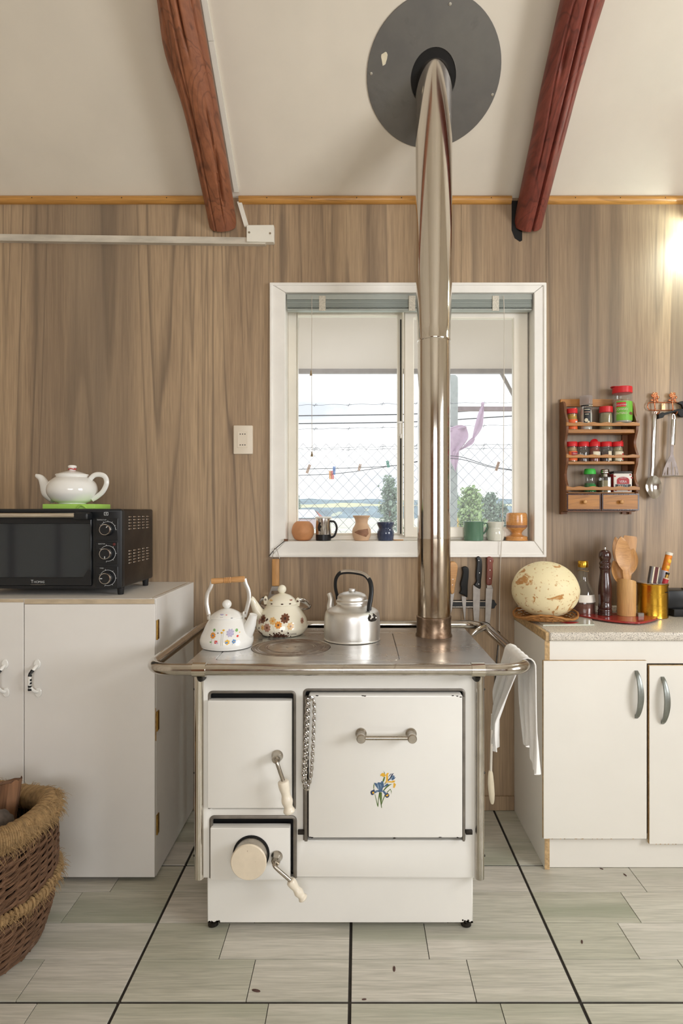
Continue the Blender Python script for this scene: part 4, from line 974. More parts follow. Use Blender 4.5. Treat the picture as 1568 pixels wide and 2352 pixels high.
for i, (py, pc, tang, word) in enumerate(((1216, 1216, 38, 'TEMPERATURE'), (1271, 1271, 180, 'SELECTOR'), (1327, 1327, -90, 'TIMER'))):
    pz0, pz1 = oz(py + 25), oz(py - 26)
    pn = MB().plate(rrect(oxx(220), oxx(271), pz0, pz1, .002, 2), (), oy0 - .0022, oy0 + .002, .001).build('dial_panel', 'black_plastic', t)
    xc, zc = oxx(248), oz(pc); yk = oy0 - .0022
    MB().lathe([(.0225, 0), (.0225, .003), (.0205, .006), (.0195, .022), (.0180, .0225)], (xc, yk, zc), 32, axis=(0, -1, 0)).build('knob_skirt', 'black_plastic', pn)
    kn = MB().lathe([(.0203, .014), (.0203, .026), (.0190, .0280), (.0172, .0283), (.0172, .0262)], (xc, yk, zc), 36, axis=(0, -1, 0), cap=False).build('knob_ring', 'stainless', pn)
    MB().cyl((xc, yk - .012, zc), (xc, yk - .0266, zc), .0173, n=32).build('knob_face', 'black_plastic', kn)
    a = math.radians(tang); d = Vector((math.sin(a), 0, math.cos(a))); q = Vector((math.cos(a), 0, -math.sin(a))) * .0014; c0 = Vector((xc, yk - .0268, zc))
    MB().add([c0 + d * .0085 - q, c0 + d * .0085 + q, c0 + d * .0165 + q, c0 + d * .0165 - q], [(0, 1, 2, 3)]).build('pointer', 'print_white', kn, smooth=0)
    arc = MB(); a0_, a1_ = ((-60, 92), (-60, 190), (-70, 200))[i]; pts = []
    for k in range(41):
        a = math.radians(a0_ + (a1_ - a0_) * k / 40); pts.append((xc + .0278 * math.sin(a), yk - .0004, zc + .0278 * math.cos(a)))
    arc.tube(pts, .0007, 5)
    for k in range(6):
        a = math.radians(a0_ + (a1_ - a0_) * k / 5); arc.tube([(xc + .0285 * math.sin(a), yk - .0004, zc + .0285 * math.cos(a)), (xc + .032 * math.sin(a), yk - .0004, zc + .032 * math.cos(a))], .0007, 5)
    text_flat(arc, word, .0052, oxx(234), yk - .0004, pz1 - .0065); arc.build('dial_print', 'print_white', pn, smooth=0)
    if i == 1: MB().lathe([(.0052, 0), (.0050, .0015), (.003, .0024), (0, .0026)], (oxx(263), yk, oz(1250)), 16, axis=(0, -1, 0)).build('pilot_lamp', 'box_maroon', pn)
mk = MB().plate(rrect(oxx(239), oxx(248.5), oz(1184), oz(1176), .002, 2), [rrect(oxx(240), oxx(247.5), oz(1183.2), oz(1176.8), .0015, 2)], oy0 - .0006, oy0 + .001)
mk.plate(rrect(oxx(243), oxx(244.6), oz(1182), oz(1177.5), .0004, 1), (), oy0 - .0006, oy0 + .001).build('symbol_print', 'print_white', t, smooth=0)
for zc in (Z(1200, 2.28), Z(1276, 2.28)):
    vs = MB()
    for i in range(5):
        for j in range(5):
            y = 2.222 + i * .0475 * .98; z = zc + .022 - j * .0112
            vs.box(ox1_ - .001, ox1_ + .0022, y - .013, y + .013, z - .0024, z + .0024, .0015)
    vs.build('vent_slots', 'stainless', t, kind='stuff')
MB().tube(catmull([(-1.20, 2.479, 1.20), (-1.21, 2.50, 1.27), (-1.20, 2.49, 1.296), (-1.15, 2.48, 1.2975), (-1.08, 2.485, 1.292), (-1.02, 2.50, 1.24), (-1.0, 2.512, 1.06), (-1.0, 2.508, 1.01)], 6), .004, 8).build('power_cord', 'black_rubber', t)

# green slab and teapot
tag(MB().box(X(107, 2.25), X(226, 2.25), 2.22, 2.36, ozt + .0008, ozt + .0188, .002, 2).tube(catmull([(X(178, 2.22), 2.219, ozt + .004), (X(186, 2.22), 2.216, ozt + .0135), (X(192, 2.22), 2.216, ozt + .012), (X(199, 2.22), 2.219, ozt + .003)], 4), .0035, 8).build('trivet', 'lime_plastic', None, (-1.07, 2.29, ozt)), 'lime green slab used as a trivet on the toaster oven', 'trivet')
KC = Vector((X(166, 2.29), 2.29, ozt + .0190)); sc = 2.29 / FPX
t = thing('teapot', 'round white china teapot with red thread around its lid knob', 'teapot', KC)
pt = smooth_prof([(0, 0), (.044, 0), (.050, .004), (.070, .014), (.087, .036), (.0905, .058), (.083, .082), (.066, .098), (.058, .103), (.0575, .108)], 5)
MB().lathe(pt, KC, 56).build('body', 'ceramic_white', t, smooth=50)
MB().lathe([(.055, .107), (.0595, .108), (.0600, .1115), (.0585, .114), (.052, .115)], KC, 48).build('rim', 'ceramic_white', t)
ld = MB().lathe(smooth_prof([(.052, .1145), (.046, .118), (.030, .1235), (.014, .127), (.0115, .131), (.0125, .136), (.0155, .141), (.0150, .146), (.010, .149), (0, .150)], 3), KC, 40).build('lid', 'ceramic_white', t, smooth=50)
MB().tube([KC + Vector((.0135 * math.cos(a), .0135 * math.sin(a), .1335 + .0015 * math.sin(3 * a))) for a in [i * .35 for i in range(18)]], .0016, 6, closed=True).tube(catmull([KC + Vector((.012, -.008, .134)), KC + Vector((.016, -.012, .137)), KC + Vector((.018, -.012, .131))], 4), .0012, 5).build('red_thread', 'red_thread', ld)
MB().tube(catmull([KC + Vector(p) for p in ((-.066, 0, .028), (-.094, 0, .044), (-.106, 0, .076), (-.118, 0, .098), (-.134, 0, .108), (-.1385, 0, .1095))], 5),
          [.027 - .0205 * min(1, i / 22) for i in range(26)], 16).build('spout', 'ceramic_white', t)
MB().tube(catmull([KC + Vector(p) for p in ((.066, 0, .092), (.083, 0, .110), (.106, 0, .113), (.125, 0, .104), (.131, 0, .080), (.118, 0, .050), (.096, 0, .030), (.076, 0, .018))], 5), .0095, 12, flat=.75).build('handle', 'ceramic_white', t)
# ------------------------------------------------------------------ right cabinet and worktop
rx0, ryf, rzt = .665, 2.133, .847
t = thing('sink_cabinet', 'white kitchen cabinet with grey bow handles under the speckled worktop', 'cabinet', (1.05, 2.33, 0))
MB().box(rx0, rx0 + .016, ryf, YW - .004, .0005, rzt - .0325, .001).build('side_panel', 'cabinet_cream', t)
MB().box(1.404, 1.42, ryf, YW - .004, .0005, rzt - .0325, .001).build('side_panel', 'cabinet_cream', t)
MB().box(rx0 - .001, rx0 + .0165, ryf - .0012, ryf, .0005, rzt - .0325).build('panel_edge', 'chipboard', t, smooth=0)
MB().box(rx0 + .0165, 1.404, ryf + .0005, ryf + .018, .733, rzt - .0325, .001).build('top_rail', 'cabinet_cream', t)
MB().box(rx0 + .0165, 1.404, ryf + .010, ryf + .026, .0015, .103, .001).build('kickboard', 'cabinet_cream', t)
MB().box(rx0 + .0165, 1.404, ryf + .02, YW - .004, .103, .118).build('bottom_board', 'cabinet_cream', t, smooth=0)
MB().box(rx0 + .0165, 1.404, YW - .012, YW - .004, .118, rzt - .034).build('back_board', 'cabinet_cream', t, smooth=0)
def bow(door, px, py0, py1):
    y = ryf - .0165; x = X(px, y); z0, z1 = Z(py1, y), Z(py0, y)
    n = 18; mb = MB(); v = []; f = []
    for i in range(n + 1):
        s_ = i / n; z = z0 + (z1 - z0) * s_; bowd = math.sin(math.pi * s_); wd = .0052 + .0042 * bowd
        yo = y - .006 - .026 * bowd ** .6; xo = x + .002 + .005 * bowd
        yi = y - .0005 if (s_ < .10 or s_ > .90) else yo + .010
        v += [(xo - wd, yo + .002, z), (xo, yo - .001, z), (xo + wd, yo + .002, z), (xo + wd, yi, z), (xo - wd, yi, z)]
    for i in range(n):
        for j in range(5): f.append((i * 5 + j, i * 5 + (j + 1) % 5, (i + 1) * 5 + (j + 1) % 5, (i + 1) * 5 + j))
    f += [tuple(range(5))[::-1], tuple(n * 5 + j for j in range(5))]
    mb.add(v, f).build('handle', 'handle_pewter', door, smooth=60)
yd = ryf - .0165
def cdoor(x0, x1, z0, z1, px, p0, p1):
    d = MB().box(x0, x1, yd, ryf - .0015, z0, z1, .001).build('door', 'cabinet_cream', t)
    MB().plate([(x0 - .0003, z0 - .0003), (x1 + .0003, z0 - .0003), (x1 + .0003, z1 + .0003), (x0 - .0003, z1 + .0003)], [[(x0 + .0012, z0 + .0012), (x1 - .0012, z0 + .0012), (x1 - .0012, z1 - .0012), (x0 + .0012, z1 - .0012)]], yd + .002, ryf - .003).build('edge_band', 'chipboard', d, smooth=0)
    ch = MB()
    for k in range(14):
        x = rnd.uniform(x0, x1); ch.plate([(x + rnd.uniform(.001, .004) * math.cos(a), z0 + .0004 + rnd.uniform(.0006, .0018) * math.sin(a)) for a in [i * .9 for i in range(7)]], (), yd - .0003, yd + .001)
    ch.build('chipped_edge', 'chipboard', d, kind='stuff'); bow(d, px, p0, p1)
cdoor(X(1248, yd), X(1485, yd), Z(1927, yd), Z(1518, yd), 1459, 1540, 1649)
cdoor(X(1491, yd), 1.398, Z(1939, yd), Z(1529, yd), 1519, 1554, 1662)
tag(MB().box(rx0 + .012, 1.46, 2.118, YW - .0005, rzt - .031, rzt, .007, 3).build('worktop', 'granite', None, (1.06, 2.34, rzt)), 'speckled granite-look worktop on the white sink cabinet', 'worktop')
bpy.data.objects['worktop']
MB().box(rx0 - .0005, rx0 + .0118, 2.124, YW - .001, rzt - .031, rzt - .0015, .001).build('bare_edge', 'chipboard', bpy.data.objects['worktop'])
MB().box(rx0 + .014, 1.46, YW - .022, YW - .001, rzt + .0004, rzt + .026, .004, 2).build('upstand', 'granite', bpy.data.objects['worktop'])

def on_top(px, Yd): return X(px, Yd)
# glass board and red board
def slant(mb, outer, z, th, bev): return top_plate(mb, outer, (), z + th, th, bev)
t = thing('glass_cutting_board', 'pale glass cutting board with a red flower print under the melon', 'cutting board', (.79, 2.34, rzt))
gb = [(X(1207, 2.42), 2.44), (X(1345, 2.43), 2.44), (X(1362, 2.25), 2.250), (X(1236, 2.25), 2.250)]
gb = [(.690, 2.455), (.95, 2.455), (.885, 2.245), (.690, 2.235)]
slant(MB(), gb, rzt + .0006, .0042, .001).build('board', 'board_glass', t)
def flat_blob(cx, cy, rx_, ry_, z, k=0): return top_plate(MB(), [(cx + rx_ * (1 + .25 * math.sin(3 * a + k)) * math.cos(a), cy + ry_ * (1 + .25 * math.sin(2 * a + k)) * math.sin(a)) for a in [i * .35 for i in range(18)]], (), z, .0003)
flat_blob(.805, 2.278, .032, .018, rzt + .0052).build('flower_print', 'print_red', t, smooth=0)
flat_blob(.745, 2.335, .016, .010, rzt + .0052, 2).build('flower_print', 'print_red', t, smooth=0)
rb = catmull([(.905, 2.452, 0), (1.02, 2.462, 0), (1.175, 2.440, 0), (1.195, 2.395, 0), (1.165, 2.335, 0), (1.09, 2.268, 0), (1.04, 2.252, 0), (.965, 2.290, 0), (.90, 2.385, 0), (.885, 2.430, 0)], 5, True)
tag(slant(MB(), [(p.x, p.y) for p in rb], rzt + .0055, .0065, .002).build('red_cutting_board', 'red_board', None, (1.03, 2.37, rzt)), 'glossy red cutting board lying under the pepper mill and spoon holder', 'cutting board')
zr = rzt + .0122
# woven tray and melon
mc = Vector((X(1252, 2.345), 2.345, 0))
t = thing('wicker_tray', 'shallow wavy wicker tray holding the pale melon', 'tray', (mc.x, mc.y, rzt + .005))
mb = MB(); N = 64
for k in range(11):
    r = .022 + .0098 * k; pts = []
    for i in range(N):
        a = 2 * math.pi * i / N
        z = rzt + .0085 + max(0, k - 5) ** 2 * .00075 * (1 + .5 * math.sin(3 * a + .8)) + (.003 * math.sin(a * 20) if k % 2 else -.003 * math.sin(a * 20)) * .35
        pts.append((mc.x + r * 1.02 * math.cos(a), mc.y + r * .86 * math.sin(a), z))
    mb.tube(pts, .0030 if k < 10 else .0042, 6, closed=True)
mb.build('coils', 'rattan', t, kind='stuff')
mb = MB()
for i in range(28):
    a = 2 * math.pi * i / 28; mb.tube([(mc.x + r * 1.02 * math.cos(a), mc.y + r * .86 * math.sin(a), rzt + .0075 + max(0, (r - .022) / .0098 - 5) ** 2 * .00075 * (1 + .5 * math.sin(3 * a + .8))) for r in [.02 + .0135 * q for q in range(8)]], .0022, 5)
mb.build('spokes', 'rattan', t, kind='stuff')
zb = rzt + .0145
mb = MB(); v = []; f = []; n, m_ = 48, 28
Mt = Matrix.Rotation(math.radians(4), 4, 'Y')
for i in range(m_ + 1):
    th = math.pi * i / m_
    for j in range(n):
        a = 2 * math.pi * j / n
        q = 1 + .012 * math.sin(5 * a) * math.sin(th) + .02 * mnoise(Vector((math.cos(a) * math.sin(th) * 1.3, math.sin(a) * math.sin(th) * 1.3, math.cos(th) * 1.3)))
        p = Vector((.130 * math.cos(th), .108 * math.sin(th) * math.cos(a), .1085 * math.sin(th) * math.sin(a))) * q
        v.append(Mt @ p)
for i in range(m_):
    for j in range(n): f.append((i * n + j, i * n + (j + 1) % n, (i + 1) * n + (j + 1) % n, (i + 1) * n + j))
zmin = min(p.z for p in v); mb.add([p + Vector((mc.x, mc.y, zb - zmin)) for p in v], f)
tag(mb.build('melon', 'melon_skin', None, (mc.x, mc.y, zb), smooth=80), 'big pale yellow melon with brown scars resting on the wicker tray', 'melon')
# oil bottle
bc = Vector((X(1342, 2.445), 2.462, rzt + .0006)); 
t = thing('glass_bottle', 'clear glass bottle half full of brown sauce with a gold cap and paper label', 'bottle', bc)
pb = smooth_prof([(0, 0), (.044, 0), (.048, .006), (.049, .030), (.047, .062), (.040, .098), (.026, .128), (.0185, .150), (.0175, .190), (.019, .195), (.019, .200)], 4)
MB().lathe(pb, bc, 40, cap=False).build('glass', 'bottle_glass', t, smooth=60)
MB().lathe([(0, .003), (.043, .003), (.0462, .008), (.0472, .030), (.0465, .052), (0, .0525)], bc, 32).build('sauce', 'bottle_sauce', t)
MB().lathe([(.0200, .198), (.0205, .200), (.0205, .222), (.019, .224), (0, .2242)], bc, 24).build('cap', 'gold_tin', t)
w = Wrap(pb, bc, .25); w.band('paper_white', -.045, .045, .058, .088, .0004); w.build(t)
MB().tube([bc + Vector((.021 * math.cos(a), .021 * math.sin(a), .184 + .003 * math.sin(2 * a))) for a in [i * .4 for i in range(16)]], .0018, 6, closed=True).build('neck_string', 'jute', t)
# pepper mill
pc = Vector((X(1389, 2.405), 2.405, zr + .0003)); 
t = thing('pepper_mill', 'tall dark brown turned wooden pepper mill', 'pepper mill', pc)
MB().lathe(smooth_prof([(0, 0), (.0255, 0), (.0265, .004), (.0265, .022), (.0245, .025), (.0265, .029), (.0255, .040), (.0235, .052), (.0255, .075), (.0262, .10), (.0235, .135), (.0195, .165), (.0195, .180), (.0215, .186)], 3), pc, 36).build('body', 'dark_wood', t, smooth=50)
MB().lathe(smooth_prof([(.0205, .1862), (.0225, .190), (.0200, .196), (.0215, .202), (.0228, .207), (.0190, .214), (.0185, .218), (.0225, .228), (.0235, .238), (.0215, .250), (.0150, .258), (.006, .261), (0, .2615)], 3), pc, 36).build('head', 'dark_wood', t, smooth=50)
MB().lathe([(.004, .260), (.0052, .263), (.004, .270), (0, .272)], pc, 14).build('finial', 'stainless', t)
# bamboo holder with spoons
hc = Vector((X(1438, 2.40), 2.400, zr + .0003)); hr = .0362
t = thing('bamboo_holder', 'bamboo tube holding the wooden spoons', 'utensil holder', hc)
mb = MB(); v = []; f = []; n = 40
for r, zt_ in ((hr, 0), (hr, 1), (hr - .005, 1), (hr - .005, .06)):
    for j in range(n):
        a = 2 * math.pi * j / n; top = .136 + .012 * math.cos(a + 2.2); v.append(hc + Vector((r * math.cos(a), r * math.sin(a), top if zt_ == 1 else (0 if zt_ == 0 else .006))))
for i in range(3):
    for j in range(n): f.append((i * n + j, i * n + (j + 1) % n, (i + 1) * n + (j + 1) % n, (i + 1) * n + j))
f += [tuple(range(n))[::-1], tuple(3 * n + j for j in range(n))]
mb.add(v, f).build('tube', 'bamboo', t)
def spoon(name, label, base, tip, wmax, bowl_frac, mat, cup=.35, face=(0, -1, 0), shape='oval', group=None, hw=.008, th=.0035):
    """flat-swept wooden utensil from base to tip with a widening head"""
    base, tip = Vector(base), Vector(tip); ax = (tip - base).normalized(); L = (tip - base).length
    nf = Vector(face); nf = (nf - ax * nf.dot(ax)).normalized(); sd = ax.cross(nf); K = 30; J = 8; v = []; f = []
    for side in (0, 1):
        for i in range(K + 1):
            s_ = i / K; u = (s_ - (1 - bowl_frac)) / bowl_frac
            if u <= 0: wd = hw * (1 - .15 * s_)
            elif shape == 'oval': wd = max(hw * .85 * (1 - u), wmax * math.sin(math.pi * min(1, max(0, .5 * u ** .8 + .5 * u))) ** .62) if u < 1 else .001
            else: wd = hw + (wmax - hw) * min(1, u * 2.2) - (.004 * max(0, (u - .93) / .07))
            dish = cup * wmax * max(0, math.sin(math.pi * min(1, max(0, u)))) if u > 0 else 0
            for j in range(J + 1):
                q = -1 + 2 * j / J
                p = base + ax * (L * s_) + sd * (wd * q) - nf * (dish * (1 - q * q)) - nf * (th * (1 if side else -1) * (1 - .6 * q * q))
                v.append(p)
    S1 = (K + 1) * (J + 1)
    for i in range(K):
        for j in range(J):
            a = i * (J + 1) + j; f.append((a, a + 1, a + J + 2, a + J + 1)); f.append((S1 + a, S1 + a + J + 1, S1 + a + J + 2, S1 + a + 1))
    for i in range(K):
        for j in (0, J):
            a = i * (J + 1) + j; b_ = a + J + 1; f.append((a, b_, S1 + b_, S1 + a))
    for i in (0, K):
        for j in range(J): a = i * (J + 1) + j; f.append((a, a + 1, S1 + a + 1, S1 + a))
    return tag(MB().add(v, f).build(name, mat, None, base, smooth=60), label, 'spoon' if 'spoon' in name else ('spatula' if 'spatula' in name else 'fork'), group)
bz = hc.z + .008
def spx(px, py, dy): yy = hc.y + dy; return (X(px, yy), yy, Z(py, yy))
spoon('wooden_spoon', 'pale wooden spoon with a long bowl standing foremost in the bamboo tube', (hc.x + .010, hc.y - .018, bz), spx(1425, 1232, -.026), .0315, .44, 'light_wood', .22, hw=.0125, th=.004)
spoon('wooden_spoon', 'deep-bowled wooden spoon leaning right in the bamboo tube', (hc.x - .008, hc.y + .006, bz), spx(1454, 1260, .012), .0265, .40, 'spoon_wood', .45, hw=.009)
spoon('wooden_spoon', 'short wooden spoon leaning low to the left in the bamboo tube', (hc.x + .016, hc.y - .002, bz), spx(1408, 1287, .004), .0215, .45, 'spoon_wood', .45, hw=.008)
spoon('wooden_fork', 'dark wooden salad fork mostly hidden behind the pale spoon', (hc.x + .006, hc.y + .018, bz), spx(1413, 1233, .030), .020, .40, 'spoon_wood', .3, hw=.007)
spoon('wooden_spatula', 'brown square-ended wooden spatula at the back of the bamboo tube', (hc.x - .004, hc.y + .026, bz), spx(1447, 1231, .036), .0285, .36, 'spoon_wood', .05, shape='square', hw=.009)
# gold tin with odds and ends
tc_ = Vector((X(1498, 2.43), 2.430, rzt + .0006)); tr = .0585
t = thing('gold_tin', 'round gold tin can used as a pot for odds and ends', 'tin can', tc_)
MB().lathe([(tr - .002, 0), (tr, .002), (tr - .001, .006), (tr - .001, .128), (tr + .001, .131), (tr + .0012, .135), (tr - .001, .137), (tr - .003, .136), (tr - .003, .006), (0, .006)], tc_, 48).build('can', 'gold_tin', t)
MB().lathe([(tr - .0015, .1365), (tr + .0022, .1375), (tr + .0022, .1405), (tr - .0032, .1405)], tc_, 48).build('rim', 'stainless', t)
w = Wrap([(tr, 0), (tr, .2)], tc_); w.band('label_black', .026, .050, .103, .1055, name='printed_bar'); w.build(t)
def stick(name, label, cat, base, tip, wx, wy, mat, bands=()):
    base, tip = Vector(base), Vector(tip); ax = (tip - base).normalized(); M = Matrix.Translation(base) @ Vector((0, 0, 1)).rotation_difference(ax).to_matrix().to_4x4(); L = (tip - base).length
    o = thing(name, label, cat, base); MB().box(-wx, wx, -wy, wy, 0, L, .001, mat=M).build('body', mat, o)
    for (x0, x1, z0, z1, mm) in bands: MB().box(x0, x1, -wy - .0005, -wy + .001, z0 * L, z1 * L, mat=M).build('stripe', mm, o, smooth=0)
    return o, M, L
stick('striped_box', 'grey narrow box with cream and maroon stripes in the gold tin', 'box', (tc_.x - .020, tc_.y - .004, rzt + .012), (X(1505, 2.425), 2.425, Z(1302, 2.425)), .020, .010, 'box_grey',
      ((-.012, -.006, 0, 1, 'label_cream'), (-.006, .008, 0, 1, 'box_maroon'), (.008, .012, 0, 1, 'label_cream')))
def tubep(name, label, cat, base, tip, r, segs):
    base, tip = Vector(base), Vector(tip); o = thing(name, label, cat, base)
    for nm, a, b_, rr, mm in segs: MB().cyl(base.lerp(tip, a), base.lerp(tip, b_), r * rr, n=20).build(nm, mm, o)
    return o
o = tubep('tablet_tube', 'slim orange and white effervescent tablet tube leaning in the gold tin', 'tube', (tc_.x + .012, tc_.y + .012, rzt + .012), (X(1537, 2.445), 2.445, Z(1269, 2.445)), .0135, (('tube', 0, .70, 1, 'tube_lilac'), ('printed_sleeve', .70, .955, 1.01, 'pill_orange'), ('cap', .955, 1, 1.06, 'white_plastic')))
b0 = Vector((tc_.x + .012, tc_.y + .012, rzt + .012)); b1 = Vector((X(1537, 2.445), 2.445, Z(1269, 2.445)))
for q in (.76, .86): MB().sphere(b0.lerp(b1, q) + Vector((.002, -.0125, 0)), (.008, .003, .009), 12, 8).build('fruit_print', 'pill_yellow', o)
tubep('lighter', 'red lighter with a brass top poking out of the gold tin', 'lighter', (tc_.x + .004, tc_.y - .024, rzt + .020), (X(1533, 2.40), 2.40, Z(1315, 2.40)), .0105, (('body', 0, .84, 1, 'print_red'), ('collar', .84, .865, 1.02, 'label_cream'), ('top', .865, .95, .62, 'brass'), ('striker', .95, 1, .7, 'dark_iron')))
# black appliance at the right edge
t = thing('black_appliance', 'low black plastic appliance beside the gold tin', 'appliance', (1.36, 2.42, rzt))
MB().box(X(1534, 2.44), 1.44, 2.44, 2.534, rzt + .030, rzt + .105, .006, 2).build('casing', 'black_plastic', t)
MB().box(X(1546, 2.43), 1.43, 2.425, 2.53, rzt + .0006, rzt + .031, .004, 2).build('base', 'black_rubber', t)
MB().lathe([(.014, 0), (.014, .006), (.012, .008), (0, .0082)], (X(1572, 2.48), 2.48, rzt + .1045), 20).build('button', 'dull_nickel', t)
tag(MB().box(X(1464, 2.37), X(1478, 2.37), 2.366, 2.380, rzt + .0006, rzt + .026, .0015).build('small_box', 'frame_grey', None, (1.12, 2.37, rzt)), 'tiny grey clear-lidded box standing before the gold tin', 'box')

# ------------------------------------------------------------------ knives, spatula, outlet
t = thing('knife_bar', 'black magnetic knife bar on the wall right of the pipe', 'knife rack', (.49, YW, Z(1388, YW)))
zk = Z(1388, 2.54)
MB().box(.28, X(1128, 2.54), 2.541, YW, zk - .0165, zk + .0165, .002).build('bar', 'black_plastic', t)
for dz in (-.0115, .0115): MB().box(.28, X(1128, 2.54), 2.5395, 2.5415, zk + dz - .002, zk + dz + .002).build('magnet_strip', 'dull_nickel', t, smooth=0)
MB().plate([(X(1127, 2.54), zk + .019), (X(1135, 2.54), zk + .017), (X(1137, 2.54), zk + .008), (X(1141, 2.54), zk), (X(1137, 2.54), zk - .008), (X(1135, 2.54), zk - .017), (X(1127, 2.54), zk - .019)], (), 2.538, YW, .002).build('end_cap', 'black_plastic', t)
def knife(label, blade, handle, hmat, rivets, bolster=None):
    yk = 2.533; conv = lambda L: [(X(1020 + a / 8.711, yk), Z(1260 + b_ / 8.711, yk)) for a, b_ in L]
    h = conv(handle); o = thing('kitchen_knife', label, 'knife', (sum(p[0] for p in h) / len(h), yk, min(p[1] for p in conv(blade))), 'knives on the magnetic bar')
    MB().plate(conv(blade), (), yk + .0042, yk + .0060, .0004).build('blade', 'blade_steel', o, smooth=20)
    hs = [(p.x, p.z) for p in catmull([(a, 0, b_) for a, b_ in h], 3, True)]
    hd = MB().plate(hs, (), yk - .004, yk + .0125, .004, seg=3).build('handle', hmat, o)
    for a, b_ in conv(rivets): MB().lathe([(.0026, 0), (.0022, .0008), (0, .001)], (a, yk - .0039, b_), 12, axis=(0, -1, 0)).build('rivet', 'stainless', hd)
    if bolster: MB().plate(conv(bolster), (), yk - .001, yk + .0095, .001).build('bolster', 'blade_steel', o)
knife('small black-handled knife with a curved grip and narrow pointed blade', [(345, 950), (445, 965), (432, 1250), (420, 1470), (408, 1440), (375, 1200)], [(355, 390), (400, 360), (455, 365), (488, 420), (485, 560), (470, 720), (465, 960), (440, 970), (380, 930), (305, 900), (335, 830), (320, 710), (350, 600), (372, 470)], 'black_rubber', [])
knife('large kitchen knife with a chipped black riveted handle', [(578, 730), (725, 790), (712, 1200), (690, 1520), (640, 1560), (600, 1500), (578, 1200)], [(640, 190), (680, 150), (740, 200), (757, 280), (755, 450), (735, 640), (725, 800), (640, 770), (600, 725), (640, 660), (630, 560), (640, 400), (650, 290)], 'black_plastic', [(690, 240), (700, 488), (688, 710)])
knife('kitchen knife with a reddish wooden riveted handle and steel bolster', [(838, 790), (978, 800), (950, 1150), (910, 1560), (850, 1640), (822, 1450), (828, 1100)], [(855, 180), (900, 158), (965, 185), (985, 240), (968, 310), (970, 480), (955, 640), (940, 725), (850, 725), (842, 600), (848, 400), (850, 260)], 'red_handle', [(918, 250), (912, 432), (908, 600)], [(850, 722), (940, 722), (975, 800), (850, 796)])
knife('knife with a pale wooden handle half hidden behind the stove pipe', [(130, 890), (208, 890), (180, 1050), (155, 1230), (130, 1300)], [(110, 300), (180, 258), (240, 290), (268, 370), (245, 560), (210, 780), (190, 890), (130, 890), (118, 600)], 'light_wood', [(170, 618), (160, 728)])
# spatula on the left of the window
t = thing('wall_spatula', 'wooden-handled spatula hanging from the corner of the window casing', 'spatula', (X(633, 2.53), 2.53, 1.0))
ys = 2.526; x0 = X(633, ys)
MB().plate(rrect(X(624.5, ys), X(641, ys), Z(1346, ys), Z(1284, ys), .003), (), ys - .004, ys + .006, .003, seg=2).build('handle', 'spoon_wood', t)
MB().tube(catmull([(X(625, ys), ys, Z(1283, ys)), (X(628.5, ys), ys, Z(1264, ys)), (X(632, ys), ys, Z(1259, ys)), (X(636, ys), ys, Z(1264, ys)), (X(642, ys), ys, Z(1283, ys))], 5), .0016, 8).build('hanging_loop', 'stainless', t)
MB().plate([(X(624, ys), Z(1347, ys)), (X(641, ys), Z(1347, ys)), (X(650, ys), Z(1372, ys)), (X(653, ys), Z(1420, ys)), (X(612, ys), Z(1420, ys)), (X(615, ys), Z(1372, ys))], [rrect(X(623, ys), X(640, ys), Z(1365, ys), Z(1357, ys), .003)], ys, ys + .0016).build('blade', 'blade_steel', t, smooth=0)
hk = thing('casing_hook', 'bent nail hook at the lower left corner of the window casing', 'hook', (X(640, 2.53), 2.53, Z(1250, 2.53)))
MB().tube([P(618, 1277, 2.531), P(630, 1262, 2.527), P(654, 1242, 2.531)], .0016, 8).build('wire', 'dark_iron', hk)
MB().box(X(652, 2.53), X(661, 2.53), 2.526, 2.537, Z(1243, 2.53), Z(1238, 2.53), .001).build('nail_block', 'seed_brown', hk)
# outlet
t = thing('wall_socket', 'cream double wall socket left of the window', 'socket', (X(558, YW), YW, Z(1010, YW)))
MB().plate(rrect(X(536, 2.548), X(580, 2.548), Z(1043, 2.548), Z(977, 2.548), .004), (), 2.547, YW, .003, seg=2).build('plate', 'outlet_plastic', t)
ins = MB().plate(rrect(X(545, 2.548), X(569, 2.548), Z(1028.5, 2.548), Z(991, 2.548), .0008, 2), (), 2.5455, 2.5475, .0008).build('insert', 'outlet_plastic', t)
for py in (997, 1022):
    for px in (551.5, 557, 562.4): MB().cyl((X(px, 2.546), 2.5452, Z(py, 2.546)), (X(px, 2.546), 2.5462, Z(py, 2.546)), .0024, n=14).build('socket_hole', 'recess_black', ins)

# ------------------------------------------------------------------ window sill
SZ = WZ0 + .0004; YS = 2.592
def sx(px): return X(px, YS)
k_ = YS / FPX
c = Vector((sx(695.5), YS, SZ)); mb = MB().lathe(smooth_prof([(0, 0), (.020, 0), (.036, .007), (.0475, .030), (.0480, .048), (.042, .068), (.030, .081), (.024, .083), (.019, .080), (0, .074)], 4), c, 40)
tag(mb.build('gourd_cup', 'gourd_skin', None, c, smooth=60), 'round orange-brown gourd cup on the window sill', 'cup')
c = Vector((sx(742.5), YS, SZ)); t = thing('travel_mug', 'steel travel mug with black base on the window sill', 'mug', c)
MB().lathe([(0, 0), (.031, 0), (.033, .002), (.033, .026)], c, 36).build('base', 'black_plastic', t)
MB().lathe([(.033, .0262), (.0335, .027), (.0335, .094), (.036, .096)], c, 36, cap=False).build('body', 'stainless', t)
MB().lathe([(.033, .0945), (.0370, .096), (.0370, .100), (.034, .1035), (0, .104)], c, 36).build('lid', 'ceramic_white', t)
MB().tube(catmull([c + Vector(p) for p in ((.030, -.008, .083), (.048, -.010, .080), (.058, -.011, .055), (.048, -.010, .022), (.030, -.008, .012))], 6), .0046, 10, flat=1.6).build('handle', 'black_plastic', t)
